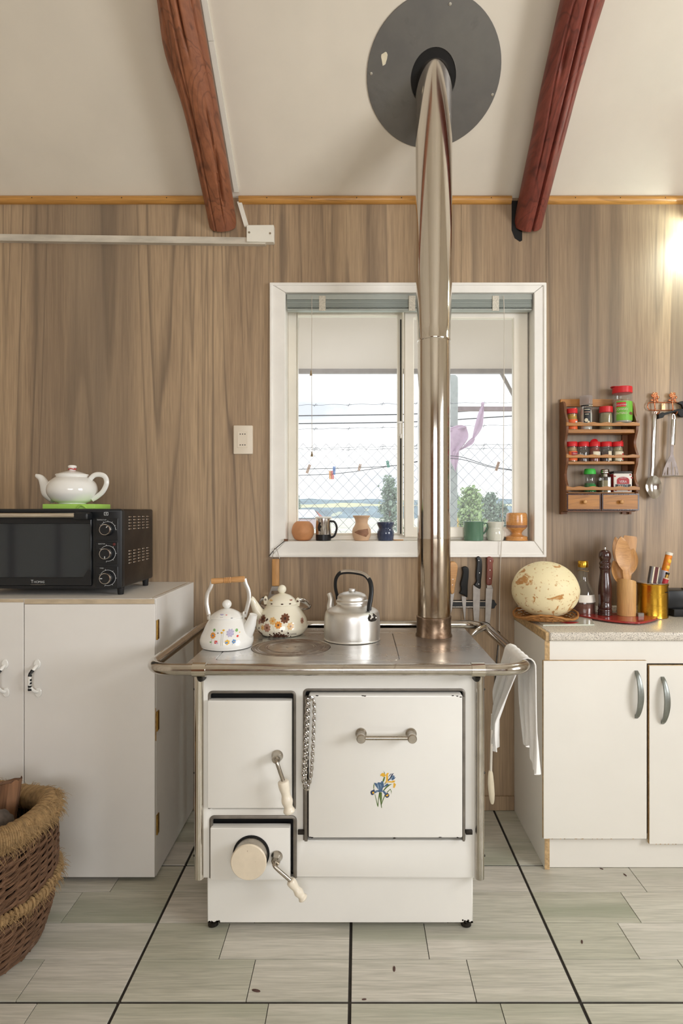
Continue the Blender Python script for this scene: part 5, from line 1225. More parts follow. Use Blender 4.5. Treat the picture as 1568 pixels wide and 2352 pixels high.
w = Wrap([(.0335, 0), (.0335, .1)], c); w.poly('label_black', [(-.022, .042), (-.010, .040), (-.012, .052), (-.006, .060), (-.012, .068), (-.008, .078), (-.016, .080), (-.022, .070), (-.026, .056)], name='printed_figure'); w.build(t)
c = Vector((sx(830), YS, SZ)); t = thing('clay_vase', 'pale clay vase with flared lip on the window sill', 'vase', c)
pv = smooth_prof([(0, 0), (.028, 0), (.033, .006), (.040, .026), (.0395, .048), (.030, .066), (.0265, .078), (.030, .094), (.037, .104), (.037, .108), (.033, .107)], 4)
MB().lathe(pv, c, 40).build('body', 'clay', t, smooth=60)
w = Wrap(pv, c); w.poly('clay_brown', [(-.036, .036), (-.010, .026), (.020, .016), (.034, .030), (.030, .052), (.012, .050), (-.014, .046)], name='dark_patch'); w.build(t)
c = Vector((sx(885), YS, SZ)); mb = MB().lathe(smooth_prof([(0, 0), (.030, 0), (.034, .005), (.0365, .020), (.0365, .038), (.031, .050), (.0305, .056), (.0365, .068), (.0380, .078), (.0340, .078), (.0290, .060), (0, .058)], 4), c, 40)
tag(mb.build('navy_mug', 'navy_glaze', None, c, smooth=60), 'glossy navy blue cup with waisted neck on the sill', 'cup')
tag(MB().box(sx(903), sx(926), YS - .006, YS + .010, SZ, SZ + .004, .001).build('wood_sliver', 'light_wood', None, (sx(915), YS, SZ)), 'small pale sliver of wood on the sill by the navy cup', 'wood sliver')
c = Vector((sx(1087), YS, SZ)); t = thing('green_mug', 'green enamel mug on the sill right of the pipe', 'mug', c)
MB().lathe([(0, 0), (.040, 0), (.042, .002), (.0425, .078), (.0440, .080), (.0440, .082), (.0410, .081), (.0400, .004), (0, .004)], c, 40).build('body', 'green_enamel', t)
MB().tube(catmull([c + Vector(p) for p in ((.041, .004, .072), (.056, .004, .074), (.061, .004, .062), (.054, .004, .040), (.041, .004, .026))], 6), .0032, 10, flat=1.5).build('handle', 'green_enamel', t)
c = Vector((sx(1138), YS + .006, SZ)); mb = MB().lathe(smooth_prof([(0, 0), (.030, 0), (.034, .004), (.0375, .018), (.0375, .040), (.032, .052), (.0335, .062), (.0375, .078), (.0340, .078), (.029, .056), (0, .050)], 4), c, 40)
tag(mb.build('pale_cup', 'pale_glaze', None, c, smooth=60), 'translucent white waisted cup between green mug and wooden goblet', 'cup')
c = Vector((sx(1186), YS, SZ)); t = thing('wooden_goblet', 'turned honey-wood goblet on the sill at the right jamb', 'goblet', c)
MB().lathe(smooth_prof([(0, 0), (.045, 0), (.047, .004), (.045, .009), (.046, .012), (.044, .018), (.026, .024), (.022, .032), (.030, .044), (.042, .056), (.0455, .078), (.0440, .108), (.042, .116), (.037, .115), (.036, .06), (0, .052)], 3), c, 44).build('body', 'goblet_wood', t, smooth=50)
MB().lathe([(.0425, .0560), (.0443, .060), (.0448, .066), (.0446, .067)], c, 44, cap=False).build('burnt_band', 'clay_brown', t)

# venetian blind pulled up
t = thing('venetian_blind', 'grey venetian blind pulled up to the top of the window', 'blind', (.22, 2.57, 2.15))
bx0_, bx1_ = WX0 + .004, WX1 - .004
MB().box(bx0_, bx1_, 2.552, 2.588, 2.176, 2.2005, .002).build('head_rail', 'blind_rail', t)
for k in range(9):
    z = 2.1735 - k * .0036; MB().box(bx0_ + .002, bx1_ - .002, 2.553 + .0006 * (k % 3), 2.580, z - .0016, z + .0016).build('slat', 'blind_slat', t, smooth=0)
MB().box(bx0_ + .001, bx1_ - .001, 2.552, 2.584, 2.1315, 2.1395, .002).build('bottom_rail', 'blind_rail', t)
for px in (740, 946, 1138):
    MB().box(X(px, 2.55) - .014, X(px, 2.55) + .014, 2.5485, 2.5515, 2.128, 2.192, .001).build('ladder_tape', 'lace', t)
def tas(x, z): return MB().lathe([(0, .022), (.0022, .020), (.003, .012), (.006, .0), (.0045, -.001), (0, -.001)], (x, 2.5475, z), 10)
xc = X(716, 2.547)
MB().tube([(xc, 2.5475, 2.19), (xc - .001, 2.5475, 1.9), (xc + .0005, 2.5475, Z(1035, 2.547))], .0011, 6).build('pull_cord', 'cord', t)
tas(X(714, 2.547), Z(862, 2.547)).build('tassel', 'tassel', t); tas(X(716, 2.547), Z(1048, 2.547)).build('tassel', 'tassel', t)
MB().tube(catmull([(X(1158, 2.532), 2.545, 2.19), (X(1157, 2.532), 2.5285, 2.0), (X(1154, 2.532), 2.5285, 1.3), (X(1149, 2.52), 2.5285, 1.0), (X(1147, 2.52), 2.53, .62)], 6), .0015, 6).build('pull_cord', 'cord', t)

# ------------------------------------------------------------------ spice rack
t = thing('spice_rack', 'brown wooden spice rack with scalloped rails and two small drawers', 'spice rack', (1.005, YW, 1.26))
ax0, ax1 = .858, 1.156; ry0 = 2.472
side = [(2.555, 1.262), (2.535, 1.262), (2.533, 1.274), (ry0 + .004, 1.276), (ry0 + .004, 1.350), (ry0 - .002, 1.357), (ry0 - .002, 1.382), (ry0 + .006, 1.392), (ry0 + .018, 1.41), (ry0 + .022, 1.43), (ry0 + .012, 1.452), (ry0 + .003, 1.468), (ry0 - .002, 1.485), (ry0 - .002, 1.512), (ry0 + .006, 1.524), (ry0 + .018, 1.545), (ry0 + .020, 1.565), (ry0 + .010, 1.588), (ry0, 1.606), (ry0 - .002, 1.622), (ry0 - .002, 1.648), (ry0 + .008, 1.664), (ry0 + .020, 1.682), (ry0 + .024, 1.705), (ry0 + .034, 1.728), (ry0 + .046, 1.736), (2.555, 1.737)]
for xa in (ax0, ax1 - .010):
    MB().plate(side, (), 0, .010, .001, mat=Matrix(((0, 1, 0, xa), (1, 0, 0, 0), (0, 0, 1, 0), (0, 0, 0, 1)))).build('side', 'rack_side', t, smooth=30)
MB().box(ax0 + .002, ax1 - .002, 2.545, 2.5565, 1.720, 1.751, .001).build('back_rail', 'rack_wood', t)
for xa, xb in ((ax0 + .0105, ax0 + .030), (ax1 - .034, ax1 - .0105)): MB().box(xa, xb, 2.546, 2.5562, 1.263, 1.7195).build('back_post', 'rack_side', t, smooth=0)
for z0, z1 in ((1.599, 1.6145), (1.470, 1.4815), (1.349, 1.3535)):
    MB().box(ax0 + .0102, ax1 - .0102, ry0 + .008, 2.5455, z0, z1, .001).build('shelf', 'rack_wood', t)
for z0, z1 in ((1.626, 1.640), (1.495, 1.507), (1.362, 1.376)):
    up = [(ax0 - .002 + (ax1 - ax0 + .004) * i / 48, z1 + .0022 * math.cos(2 * math.pi * i / 48 * 5.5)) for i in range(49)]
    MB().plate([(ax0 - .002, z0), (ax1 + .002, z0)] + up[::-1], (), ry0 - .010, ry0 - .0022, .0012).build('front_rail', 'rack_wood', t, smooth=30)
MB().box(ax0 + .0102, ax1 - .0102, ry0 + .01, 2.545, 1.272, 1.2765).build('bottom_board', 'rack_side', t, smooth=0)
for xa, xb in ((ax0 + .0005, .9985), (1.0025, ax1 - .0005)):
    d = MB().plate([(xa, 1.2785), (xb, 1.2785), (xb, 1.3475), (xa, 1.3475)], (), ry0 - .008, ry0 + .0035, .004, seg=1).build('drawer', 'rack_wood', t, smooth=20)
    MB().plate([(xa, 1.2785), (xb, 1.2785), (xb, 1.3475), (xa, 1.3475)], [[(xa + .0055, 1.284), (xb - .0055, 1.284), (xb - .0055, 1.342), (xa + .0055, 1.342)]], ry0 - .0083, ry0 - .003).build('dark_edge', 'dark_wood', d, smooth=0)
    MB().lathe(smooth_prof([(.005, 0), (.0045, .004), (.008, .010), (.0085, .014), (.006, .018), (0, .019)], 3), ((xa + xb) / 2, ry0 - .008, 1.313), 18, axis=(0, -1, 0)).build('knob', 'spoon_wood', d)

YJ = 2.508
def jx(px): return X(px, YJ)
def jar(name, label, px, z0, r, h, capmat, cap_h, fill, fillmat, label_parts=(), flap=None, glass='jar_glass', group=None, waist=True):
    c = Vector((jx(px), YJ, z0 + .0003)); t = thing(name, label, 'jar', c, group); hb = h - cap_h
    pr = smooth_prof([(0, 0), (r * .92, 0), (r, .003), (r, hb * .62), (r * .86, hb * .80), (r * .93, hb * .93), (r * .93, hb)], 3) if waist else smooth_prof([(0, 0), (r * .95, 0), (r, .003), (r, hb * .86), (r * .97, hb)], 3)
    MB().lathe(pr, c, 32, cap=False).build('glass', glass, t, smooth=60)
    MB().lathe([(0, .0015), (r * .90, .0015), (r * .95, .004), (r * .95, min(fill * hb, hb * .62)), (r * .80, max(min(fill * hb, hb * .62) + .0004, fill * hb - .001)), (0, max(min(fill * hb, hb * .62) + .0004, fill * hb))], c, 28).build('spice', fillmat, t)
    MB().lathe([(r * .98, hb), (r * 1.03, hb + .001), (r * 1.03, h - .0015), (r * .98, h), (0, h)], c, 36).build('cap', capmat, t)
    if flap:
        M = Matrix.Translation(c + Vector((flap[0] * r, .25 * r, h))) @ Matrix.Rotation(flap[1], 4, 'Y') @ Matrix.Rotation(-.9 if flap[1] == 0 else 0, 4, 'X')
        MB().add(*(lambda q: ([M @ Vector(p) for p in q.v], q.f))(MB().lathe([(0, -.0012), (r * .72, -.0012), (r * .72, .0012), (0, .0012)], (0, 0, 0), 24))).build('flap', flap[2] if len(flap) > 2 else capmat, t)
    w = Wrap(pr, c)
    for lp in label_parts:
        if lp[0] == 'b': w.band(lp[1], lp[2] * r, lp[3] * r, lp[4] * h, lp[5] * h, lp[6] if len(lp) > 6 else .0003)
        elif lp[0] == 't': w.text(lp[1], lp[2], lp[3], lp[4] * r, lp[5] * h)
        else: w.blob(lp[1], lp[2] * r, lp[3] * h, lp[4] * r, lp[5] * h, lift=.0006)
    w.build(t); return t
s1, s2, s3 = 1.6145, 1.4815, 1.3535
jar('spice_jar', 'orange-labelled spice jar with open red cap on the top shelf', 1313, s1, .0215, .088, 'cap_red', .020, .97, 'mustard', (('b', 'orange_label', -1.35, 1.35, .02, .48), ('e', 'print_white', .6, .36, .3, .05)), flap=(.3, -.45, 'orange_label'))
jar('pepper_grinder', 'tall clear grinder jar with black label on the top shelf', 1345.5, s1, .0245, .142, 'cap_frosted', .036, .80, 'label_white', (('b', 'label_black', -.75, .42, .20, .63), ('b', 'label_cream', -.66, .25, .575, .590, .0008), ('b', 'dec_mauve', -.66, .34, .495, .515, .0008), ('b', 'label_cream', -.55, .05, .435, .448, .0008), ('b', 'label_cream', .05, 1.2, .688, .702, .0018), ('e', 'label_cream', -.35, .27, .30, .055), ('e', 'label_cream', .05, .21, .2, .04), ('b', 'label_black', -1.3, 1.3, .675, .715, .0012), ('e', 'dec_red', -.35, .695, .14, .016)), waist=False)
jar('spice_jar', 'plain jar of olive-grey powder with red cap on the top shelf', 1391, s1, .0262, .097, 'cap_red', .025, .98, 'spice_olive', waist=False)
zj_ = 1.6432
jar('large_spice_jar', 'largest spice jar, red flip cap and green label, perched on the top rail', 1428.5, zj_, .0385, .150, 'cap_red', .027, .74, 'salt', (('b', 'label_green', -1.05, 1.3, .05, .58), ('b', 'cap_red', -1.05, -.05, .42, .545, .0009), ('t', 'print_white', 'Gourmet', .0125, -.55, .48), ('t', 'label_cream', 'COMINO', .0120, -.52, .35), ('t', 'label_cream', 'ENTERO', .0120, -.52, .24), ('e', 'seed_brown', .62, .24, .32, .045), ('e', 'label_black', 1.05, .16, .1, .02)), flap=(-.42, .12), waist=False)
row = 'small red-capped jars on the middle shelf'
jar('spice_jar', 'small red-capped jar with orange-red label, first on the middle shelf', 1312.5, s2, .0222, .083, 'cap_red', .020, .97, 'spice_tan', (('b', 'orange_label', -.9, 1.25, .05, .52), ('b', 'label_red', -.4, 1.2, .30, .48, .0007), ('t', 'print_white', 'Gourmet', .0065, .4, .39)), group=row)
jar('spice_jar', 'small red-capped jar, unlabelled and nearly empty, on the middle shelf', 1338.8, s2, .0222, .083, 'cap_red', .020, .22, 'spice_dark', group=row)
jar('spice_jar', 'small red-capped jar of reddish spice with its flap raised, middle shelf', 1364.8, s2, .0222, .083, 'cap_red', .020, .97, 'spice_red', (('b', 'label_cream', -.6, 1.3, .20, .50), ('e', 'label_white', .75, .42, .3, .07)), flap=(0, 0), group=row)
jar('spice_jar', 'small red-capped jar of dark spice with a white label patch, middle shelf', 1391.2, s2, .0222, .083, 'cap_red', .020, .60, 'spice_dark', (('b', 'label_cream', .05, .95, .05, .52),), group=row)
jar('spice_jar', 'small red-capped jar of olive spice with cream and red label, middle shelf', 1417.6, s2, .0222, .083, 'cap_red', .020, .97, 'spice_olive', (('b', 'label_cream', -.8, 1.3, .05, .50), ('b', 'cap_red', .5, 1.2, .08, .40, .0007)), flap=(.35, -.5), group=row)
c = Vector((jx(1354), YJ, s3 + .0003)); t = thing('spice_jar', 'hourglass jar with bright green cap on the bottom shelf', 'jar', c)
pr = smooth_prof([(0, 0), (.0235, 0), (.025, .003), (.0245, .022), (.020, .045), (.0195, .056), (.022, .076)], 4)
MB().lathe(pr, c, 32, cap=False).build('glass', 'jar_glass', t, smooth=60)
MB().lathe([(0, .002), (.0225, .002), (.0235, .006), (.0228, .024), (.0205, .038), (0, .039)], c, 28).build('spice', 'spice_green', t)
MB().lathe([(.0235, .0755), (.0245, .0765), (.0235, .088), (.0215, .096), (.019, .0985), (0, .099)], c, 32).build('cap', 'cap_green', t)
w = Wrap(pr, c); w.band('spice_green', -.010, .024, .004, .032, .0004); w.build(t)
c = Vector((jx(1388.5), YJ, s3 + .0003)); t = thing('salt_shaker', 'glass salt shaker with steel screw top on the bottom shelf', 'shaker', c)
MB().plate([(p[0], p[1]) for p in rrect(-.0205, .0205, -.0205, .0205, .006, 3)], (), -.066, 0, .004, mat=Matrix(((1, 0, 0, c.x), (0, 0, 1, c.y), (0, -1, 0, c.z), (0, 0, 0, 1)))).build('glass', 'jar_glass', t)
MB().plate([(p[0], p[1]) for p in rrect(-.0185, .0185, -.0185, .0185, .005, 3)], (), -.050, -.002, .002, mat=Matrix(((1, 0, 0, c.x), (0, 0, 1, c.y), (0, -1, 0, c.z), (0, 0, 0, 1)))).build('salt', 'spice_olive', t)
MB().lathe(smooth_prof([(.013, .064), (.0155, .068), (.0135, .072), (.0155, .077), (.0185, .080), (.0185, .086), (.0165, .088), (.0175, .092), (.014, .0965), (0, .0975)], 3), c, 28).build('top', 'stainless', t, smooth=50)
c = Vector((jx(1425), YJ, s3 + .0003)); t = thing('paprika_tin', 'square white and red paprika tin on the bottom shelf', 'tin', c)
MB().box(jx(1404), jx(1446), YJ - .022, YJ + .022, c.z, c.z + .079, .004, 2).build('body', 'label_white', t)
MB().box(jx(1403.3), jx(1446.7), YJ - .0228, YJ + .0228, c.z + .0795, c.z + .088, .003, 2).build('lid', 'oven_shell', t)
MB().box(jx(1404) - .0004, jx(1404) + .002, YJ - .018, YJ + .018, c.z + .003, c.z + .076).build('side_print', 'label_red', t, smooth=0)
yf_ = YJ - .0222
ar = [(c.x - .026, c.z + .034), (c.x - .026, c.z + .046)] + [(c.x + .026 * math.cos(math.pi - math.pi * i / 12), c.z + .050 + .014 * math.sin(math.pi * i / 12)) for i in range(13)] + [(c.x + .026, c.z + .046), (c.x + .026, c.z + .034)]
MB().plate(ar, (), yf_ - .0003, yf_ + .001).build('arch_print', 'label_red', t, smooth=0)
MB().plate([(c.x - .032, c.z + .018), (c.x + .032, c.z + .018), (c.x + .032, c.z + .033), (c.x - .032, c.z + .033)], (), yf_ - .0003, yf_ + .001).build('band_print', 'label_black', t, smooth=0)
for body, sz, dz in (('PIMENTON', .0060, .059), ('VERA', .0150, .0435), ('DULCE', .0150, .0255)): text_flat(MB(), body, sz, c.x, yf_ - .0006, c.z + dz, .85).build('lettering', 'print_white', t, smooth=0, kind='stuff')
for dx, dz in ((.030, .072), (.036, .060), (-.034, .066), (.024, .008), (-.03, .008)): MB().plate(circle2(c.x + dx, c.z + dz, .0045, 10, .0028), (), yf_ - .0003, yf_ + .001).build('pepper_print', 'label_red', t, smooth=0)

# ------------------------------------------------------------------ hanging utensils at the right
t = thing('hook_rail', 'copper wire hook rail with rose heads on the wall', 'hook rail', (1.30, YW, 1.70))
yh = 2.545; R = lambda px, py: P(px, py, yh)
MB().tube([R(*p) for p in [(1487 + 4 * (1 - math.cos(a)), 932.5 - 8.5 * math.cos(a)) if False else (0, 0) for a in []]] or catmull([R(1600, 924.5), R(1540, 924.5), R(1494, 924.5), R(1488, 928), R(1486.5, 933), R(1489, 939), R(1496, 942), R(1540, 942), R(1600, 942)], 4), .0022, 8).build('frame_wire', 'copper', t)
MB().box(X(1519, yh), X(1526.5, yh), yh - .001, yh + .001, Z(941, yh), Z(927, yh)).build('fixing_tab', 'copper', t, smooth=0)
MB().lathe([(.0035, 0), (.003, .0015), (0, .002)], (X(1523, yh), yh - .001, Z(930, yh)), 12, axis=(0, -1, 0)).build('screw', 'stainless', t)
for px in (1501, 1542):
    r_ = MB(); cx_, cz_ = X(px, yh), Z(911, yh)
    for k in range(18):
        rr = .002 + .0105 * (k / 18); a = k * 2.4
        r_.sphere((cx_ + rr * math.cos(a), yh - .010 + .0035 * (k / 18), cz_ + .004 + rr * math.sin(a)), (.0062 - .0015 * (k % 3), .0035, .0052), 8, 6)
    r_.build('rose', 'copper', t, smooth=50, kind='stuff')
    lv = MB()
    for dx, dz, rx_, rz2 in ((-.011, -.016, .007, .005), (.010, -.014, .006, .006), (.016, -.004, .005, .006), (.000, -.020, .0055, .006), (.013, -.022, .005, .004)): lv.sphere((cx_ + dx, yh - .006, cz_ + dz), (rx_, .003, rz2), 8, 6)
    lv.build('rose_leaves', 'copper', t, smooth=50, kind='stuff')
    MB().tube(catmull([(cx_, yh - .004, cz_ - .012), (cx_ + .003, yh - .004, Z(935, yh)), (cx_ + .004, yh - .006, Z(948, yh)), (cx_ + .009, yh - .018, Z(952, yh)), (cx_ + .012, yh - .024, Z(947, yh))], 5), .0030, 8).build('hook', 'copper', t)
yl = 2.522
t = thing('serving_spoon', 'long steel serving spoon hanging from the copper hook rail', 'spoon', (X(1499, yl), yl, Z(1144, yl)))
L = lambda px, py, d=0: P(px, py, yl) + Vector((0, d, 0))
MB().tube([L(1503, 950), L(1502.5, 956), L(1501.5, 990), L(1500, 1030), L(1499, 1070), L(1497, 1093)], [.006, .0105, .0105, .0098, .0088, .0082], 16, flat=.55, ref=(1, 0, 0)).build('handle', 'stainless', t)
sp = MB(); v = []; f = []; n = 28; cpx, cpy = 1500.5, 1119
for lay in (0, 1):
    for i in range(9):
        q = i / 8
        for j in range(n):
            a = 2 * math.pi * j / n; ex = 18.5 * math.cos(a) * (1 - .12 * max(0, -math.sin(a))); ez = 27 * math.sin(a)
            p = L(cpx + ex * q + 2.5 * q * max(0, -math.sin(a)), cpy - ez * q); v.append(p + Vector((0, .014 * (1 - q * q) - (.0012 if lay == 0 else 0), 0)))
for lay in (0, 1):
    o0 = lay * 9 * n
    for i in range(8):
        for j in range(n): f.append((o0 + i * n + j, o0 + i * n + (j + 1) % n, o0 + (i + 1) * n + (j + 1) % n, o0 + (i + 1) * n + j))
for j in range(n): f.append((8 * n + j, 8 * n + (j + 1) % n, 17 * n + (j + 1) % n, 17 * n + j))
sp.add(v, f).build('bowl', 'stainless', t, smooth=60)
MB().tube(catmull([L(1501, 953), L(1503, 946), L(1507, 947), L(1505, 953)], 4), .0018, 6).build('eyelet', 'dull_nickel', t)
t = thing('slotted_masher', 'steel slotted turner hanging on the second copper hook', 'slotted turner', (X(1542, yl), yl, Z(1095, yl)))
MB().tube([L(1547, 963), L(1546.5, 975), L(1545, 1000), L(1544, 1021.5)], [.0098, .0105, .0105, .0108], 14, flat=.5, ref=(1, 0, 0)).build('handle', 'stainless', t)
MB().tube(catmull([L(1544, 963), L(1543.5, 955), L(1546, 951), L(1549, 955), L(1549.5, 963)], 4), .0015, 6).build('hanging_loop', 'stainless', t)
cv = lambda Lst: [(X(1460 + a / 8.4, yl), Z(880 + b_ / 8.4, yl)) for a, b_ in Lst]
bl = cv([(668, 1195), (727, 1195), (720, 1370), (760, 1500), (800, 1620), (825, 1780), (500, 1790), (540, 1640), (600, 1500), (660, 1390)])
MB().plate(bl, [cv([(672, 1520), (690, 1520), (692, 1770), (672, 1770)]), cv([(600, 1625), (620, 1625), (618, 1770), (594, 1770)]), cv([(734, 1620), (754, 1620), (762, 1770), (742, 1770)]), cv([(545, 1735), (556, 1735), (552, 1775), (540, 1775)]), cv([(785, 1735), (800, 1735), (806, 1775), (792, 1775)])], yl - .001, yl + .001).build('blade', 'turner_steel', t, smooth=0)
MB().tube([P(1519, 1093.5, yl), P(1600, 1094, yl)], .0026, 8).build('cross_rod', 'stainless', t)
t = thing('black_tool', 'black handled tool slung across the copper hook rail', 'tool', (X(1545, 2.528), 2.530, 1.66))
yt = 2.535; T = lambda a, b_: (X(1460 + a / 8.4, yt), Z(880 + b_ / 8.4, yt))
MB().plate([T(420, 605), (T(505, 562)), T(530, 575), T(720, 530), T(800, 500), T(907, 500), T(1100, 470), T(1300, 470), T(1300, 640), T(1000, 640), T(907, 655), T(840, 650), T(800, 600), T(790, 570), T(700, 570), T(540, 625), T(515, 668), T(420, 690)], (), yt - .008, yt + .008, .003, seg=2).build('handle', 'black_rubber', t)
MB().plate([T(790, 385), T(870, 350), T(1000, 345), T(1100, 360), T(1100, 500), T(900, 500), T(870, 420)], (), yt - .006, yt + .006, .003, seg=2).build('guard', 'black_rubber', t)

# ------------------------------------------------------------------ things hung on the stove
# white cloth over the right rail
t = thing('dish_towel', 'crumpled white cloth hanging over the right end of the stove rail', 'towel', (.505, 1.85, .83))
def cloth(path_in, path_out, y0f, y1f, K=60, J=36):
    v = []; f = []
    for i in range(K + 1):
        s_ = i / K
        for j in range(J + 1):
            q = j / J
            v.append(Vector(towel_pt(s_, q)))
    for i in range(K):
        for j in range(J): a = i * (J + 1) + j; f.append((a, a + 1, a + J + 2, a + J + 1))
    return v, f
def towel_pt(s_, q):
    # s_ from inner hem (0) over the rail (.5) to outer hem (1); q across, 0 = towards the room
    rr = .0205
    fold = .006 * math.sin(q * 19 + 1.5 * math.sin(s_ * 5)) + .004 * math.sin(q * 37 + s_ * 9)
    if s_ < .46:
        d = (.46 - s_) / .46; drop = d * (.275 + .03 * math.sin(q * 3.0) - .07 * q)
        x = .505 - rr - .055 * min(1, d * 1.5) * (.45 + .55 * (1 - q)) - fold * d * 1.4 - .008 * d; y = 1.795 + .030 * d + q * (.19 - .02 * d); z = .818 - drop
    elif s_ > .54:
        d = (s_ - .54) / .46; drop = d * (.325 - .06 * q + .02 * math.sin(q * 9))
        x = .505 + rr + .012 * d + fold * d * 1.5; y = 1.775 + .012 * d + q * (.215 - .07 * d); z = .818 - drop
    else:
        a = math.pi * (s_ - .46) / .08; x = .505 - rr * math.cos(a); y = 1.795 - .020 * (s_ - .46) / .08 + q * (.19 + .025 * (s_ - .46) / .08); z = .818 + rr * math.sin(a) + .001 * math.sin(q * 30)
    return (x, y, z)
v, f = cloth(0, 0, 0, 0)
mb = MB(); n0 = len(v); nr = []
v2 = []
me_t = bpy.data.meshes.new('tmp'); me_t.from_pydata([tuple(p) for p in v], [], f); bm = bmesh.new(); bm.from_mesh(me_t); bm.normal_update(); nrm = [w_.normal.copy() for w_ in bm.verts]; bm.free(); bpy.data.meshes.remove(me_t)
K_, J_ = 60, 36
mb.v = [tuple(p) for p in v] + [tuple(p + w_ * .0012) for p, w_ in zip(v, nrm)]
mb.f = list(f) + [tuple(i + n0 for i in q)[::-1] for q in f]
bd = [j for j in range(J_ + 1)] + [(i + 1) * (J_ + 1) + J_ for i in range(K_)] + [K_ * (J_ + 1) + j for j in range(J_ - 1, -1, -1)] + [i * (J_ + 1) for i in range(K_ - 1, 0, -1)]
for i in range(len(bd)): a, b_ = bd[i], bd[(i + 1) % len(bd)]; mb.f.append((a, b_, b_ + n0, a + n0))
mb.build('cloth', 'cloth_white', t, smooth=80)
# hem rolls
hm = MB()
hm.tube([towel_pt(i / 80, 0) for i in range(81)], .0022, 6).build('hem', 'cloth_white', t)
MB().tube([Vector(towel_pt(i / 60, .55)) + Vector((-.002, 0, 0)) for i in range(28)], .0020, 6).build('seam', 'cloth_white', t)
# chain
t = thing('steel_chain', 'looped steel chain hanging beside the oven door', 'chain', (X(708, 1.78), 1.77, Z(1600, 1.78)))
yc = 1.762
def chain(path):
    pts = catmull(path, 30); out = [pts[0]]; acc = 0
    for a, b_ in zip(pts, pts[1:]):
        acc += (b_ - a).length
        if acc >= .0092: out.append(b_); acc = 0
    return out
lk_me = {}
def links(path, nm):
    c_ = chain(path); mb = MB()
    for i in range(len(c_) - 1):
        d = (c_[i + 1] - c_[i]).normalized(); m = (c_[i] + c_[i + 1]) / 2; s_ = d.cross(Vector((0, 1, 0))).normalized()
        if i % 2: s_ = (s_ * .5 + Vector((0, -1, 0)) * .87).normalized()
        mb.tube([m + d * (.0080 * math.cos(a)) + s_ * (.0044 * math.sin(a)) for a in [k * math.pi / 5 for k in range(10)]], .0018, 5, closed=True)
    mb.build(nm, 'stainless', t, kind='stuff')
Q = lambda px, py, d=0: P(px, py, yc + d)
links([Q(706, 1606), Q(703, 1660), Q(699, 1730), Q(696, 1790), Q(703, 1815)], 'chain_strand')
links([Q(710, 1604, .003), Q(707, 1660, .003), Q(704, 1730, .003), Q(701, 1790, .003), Q(706, 1812, .003)], 'chain_strand')
links([Q(714, 1602, -.002), Q(721, 1615, -.002), Q(720, 1680, -.002), Q(716, 1760, -.002), Q(711, 1795, -.002), Q(704, 1816, -.002)], 'chain_strand')
MB().tube([P(711, 1600, 1.772), P(711, 1602, 1.756)], .003, 8).build('chain_hook', 'dark_iron', t)
# poker with brush, lid lifter
t = thing('flue_brush', 'long wire flue brush with pale tip hanging from the stove rail', 'flue brush', (.50, 2.2, .35))
yb_ = 2.20
MB().tube(catmull([P(1146, 1452, 2.28), P(1149, 1463, 2.255), P(1145, 1475, 2.23), P(1139, 1530, yb_), P(1134, 1610, yb_), P(1130, 1690, yb_), P(1127, 1772, yb_)], 6), .0028, 8).build('wire', 'dark_iron', t)
MB().tube([P(1130, 1640, yb_), P(1127, 1772, yb_)], .0046, 10).build('sleeve', 'cord', t)
MB().tube(catmull([P(1126, 1770, yb_), P(1127, 1800, yb_), P(1129, 1825, yb_), P(1130, 1846, yb_)], 4), [.006, .0085, .010, .011, .0115, .0115, .0115, .0112, .011, .010, .009, .007, .005], 12).build('bristle_tip', 'brush_fibre', t)
t = thing('lid_lifter', 'steel stove lid lifter hooked over the back of the rail', 'lid lifter', P(1100, 1450, 2.3))
MB().tube(catmull([P(1083, 1460, 2.26), P(1098, 1448, 2.28), P(1116, 1440, 2.31)], 5), [.004, .006, .008, .010, .011, .0115, .012, .012, .0115, .011, .0095], 10, flat=.45).build('blade', 'stainless', t)
MB().tube(catmull([P(1114, 1440, 2.31), P(1104, 1432, 2.37), P(1110, 1429, 2.40), P(1122, 1433, 2.38), P(1133, 1446, 2.33), P(1146, 1452, 2.30), P(1147, 1460, 2.29)], 6), .0026, 8).build('wire_hook', 'dark_iron', t)
# ------------------------------------------------------------------ wicker basket with firewood
bc = Vector((-1.137, 1.745, 0))
t = thing('wicker_basket', 'round brown wicker firewood basket with a thick jute-wrapped rim', 'basket', bc)
def br(z): return prof_r([(.180, 0), (.197, .03), (.218, .10), (.230, .20), (.232, .30), (.226, .38), (.222, .42)], z)
wav = lambda a: .022 * math.sin(2 * a + 2.6) + .012 * math.sin(3 * a)
mb = MB(); NS = 40
for k in range(NS):
    a = 2 * math.pi * k / NS; mb.tube([bc + Vector(((br(z) - .004) * math.cos(a), (br(z) - .004) * math.sin(a), z)) for z in (.004, .05, .10, .16, .22, .28, .33, .355)], .0048, 6)
mb.build('stakes', 'willow', t, kind='stuff')
def weave(z0, z1, NR, span, rise, nm):
    mb = MB()
    for k in range(NR):
        a0 = 2 * math.pi * k / NR; pts = []; K = 40
        for i in range(K + 1):
            q = i / K; a = a0 + span * q; z = z0 + (z1 - z0) * q + .004 * math.sin(k * 1.7)
            rr = br(z) + .0062 * math.sin(NS / 2 * a + (math.pi if k % 2 else 0)) + .001 * math.sin(k * 3.1)
            pts.append(bc + Vector((rr * math.cos(a), rr * math.sin(a), z)))
        mb.tube(pts, [.0042 - .0014 * i / K for i in range(K + 1)], 5)
    mb.build(nm, 'willow', t, kind='stuff')
weave(.006, .175, 96, 1.9, 0, 'lower_weave'); weave(.195, .350, 96, 1.9, 0, 'upper_weave')
mb = MB()
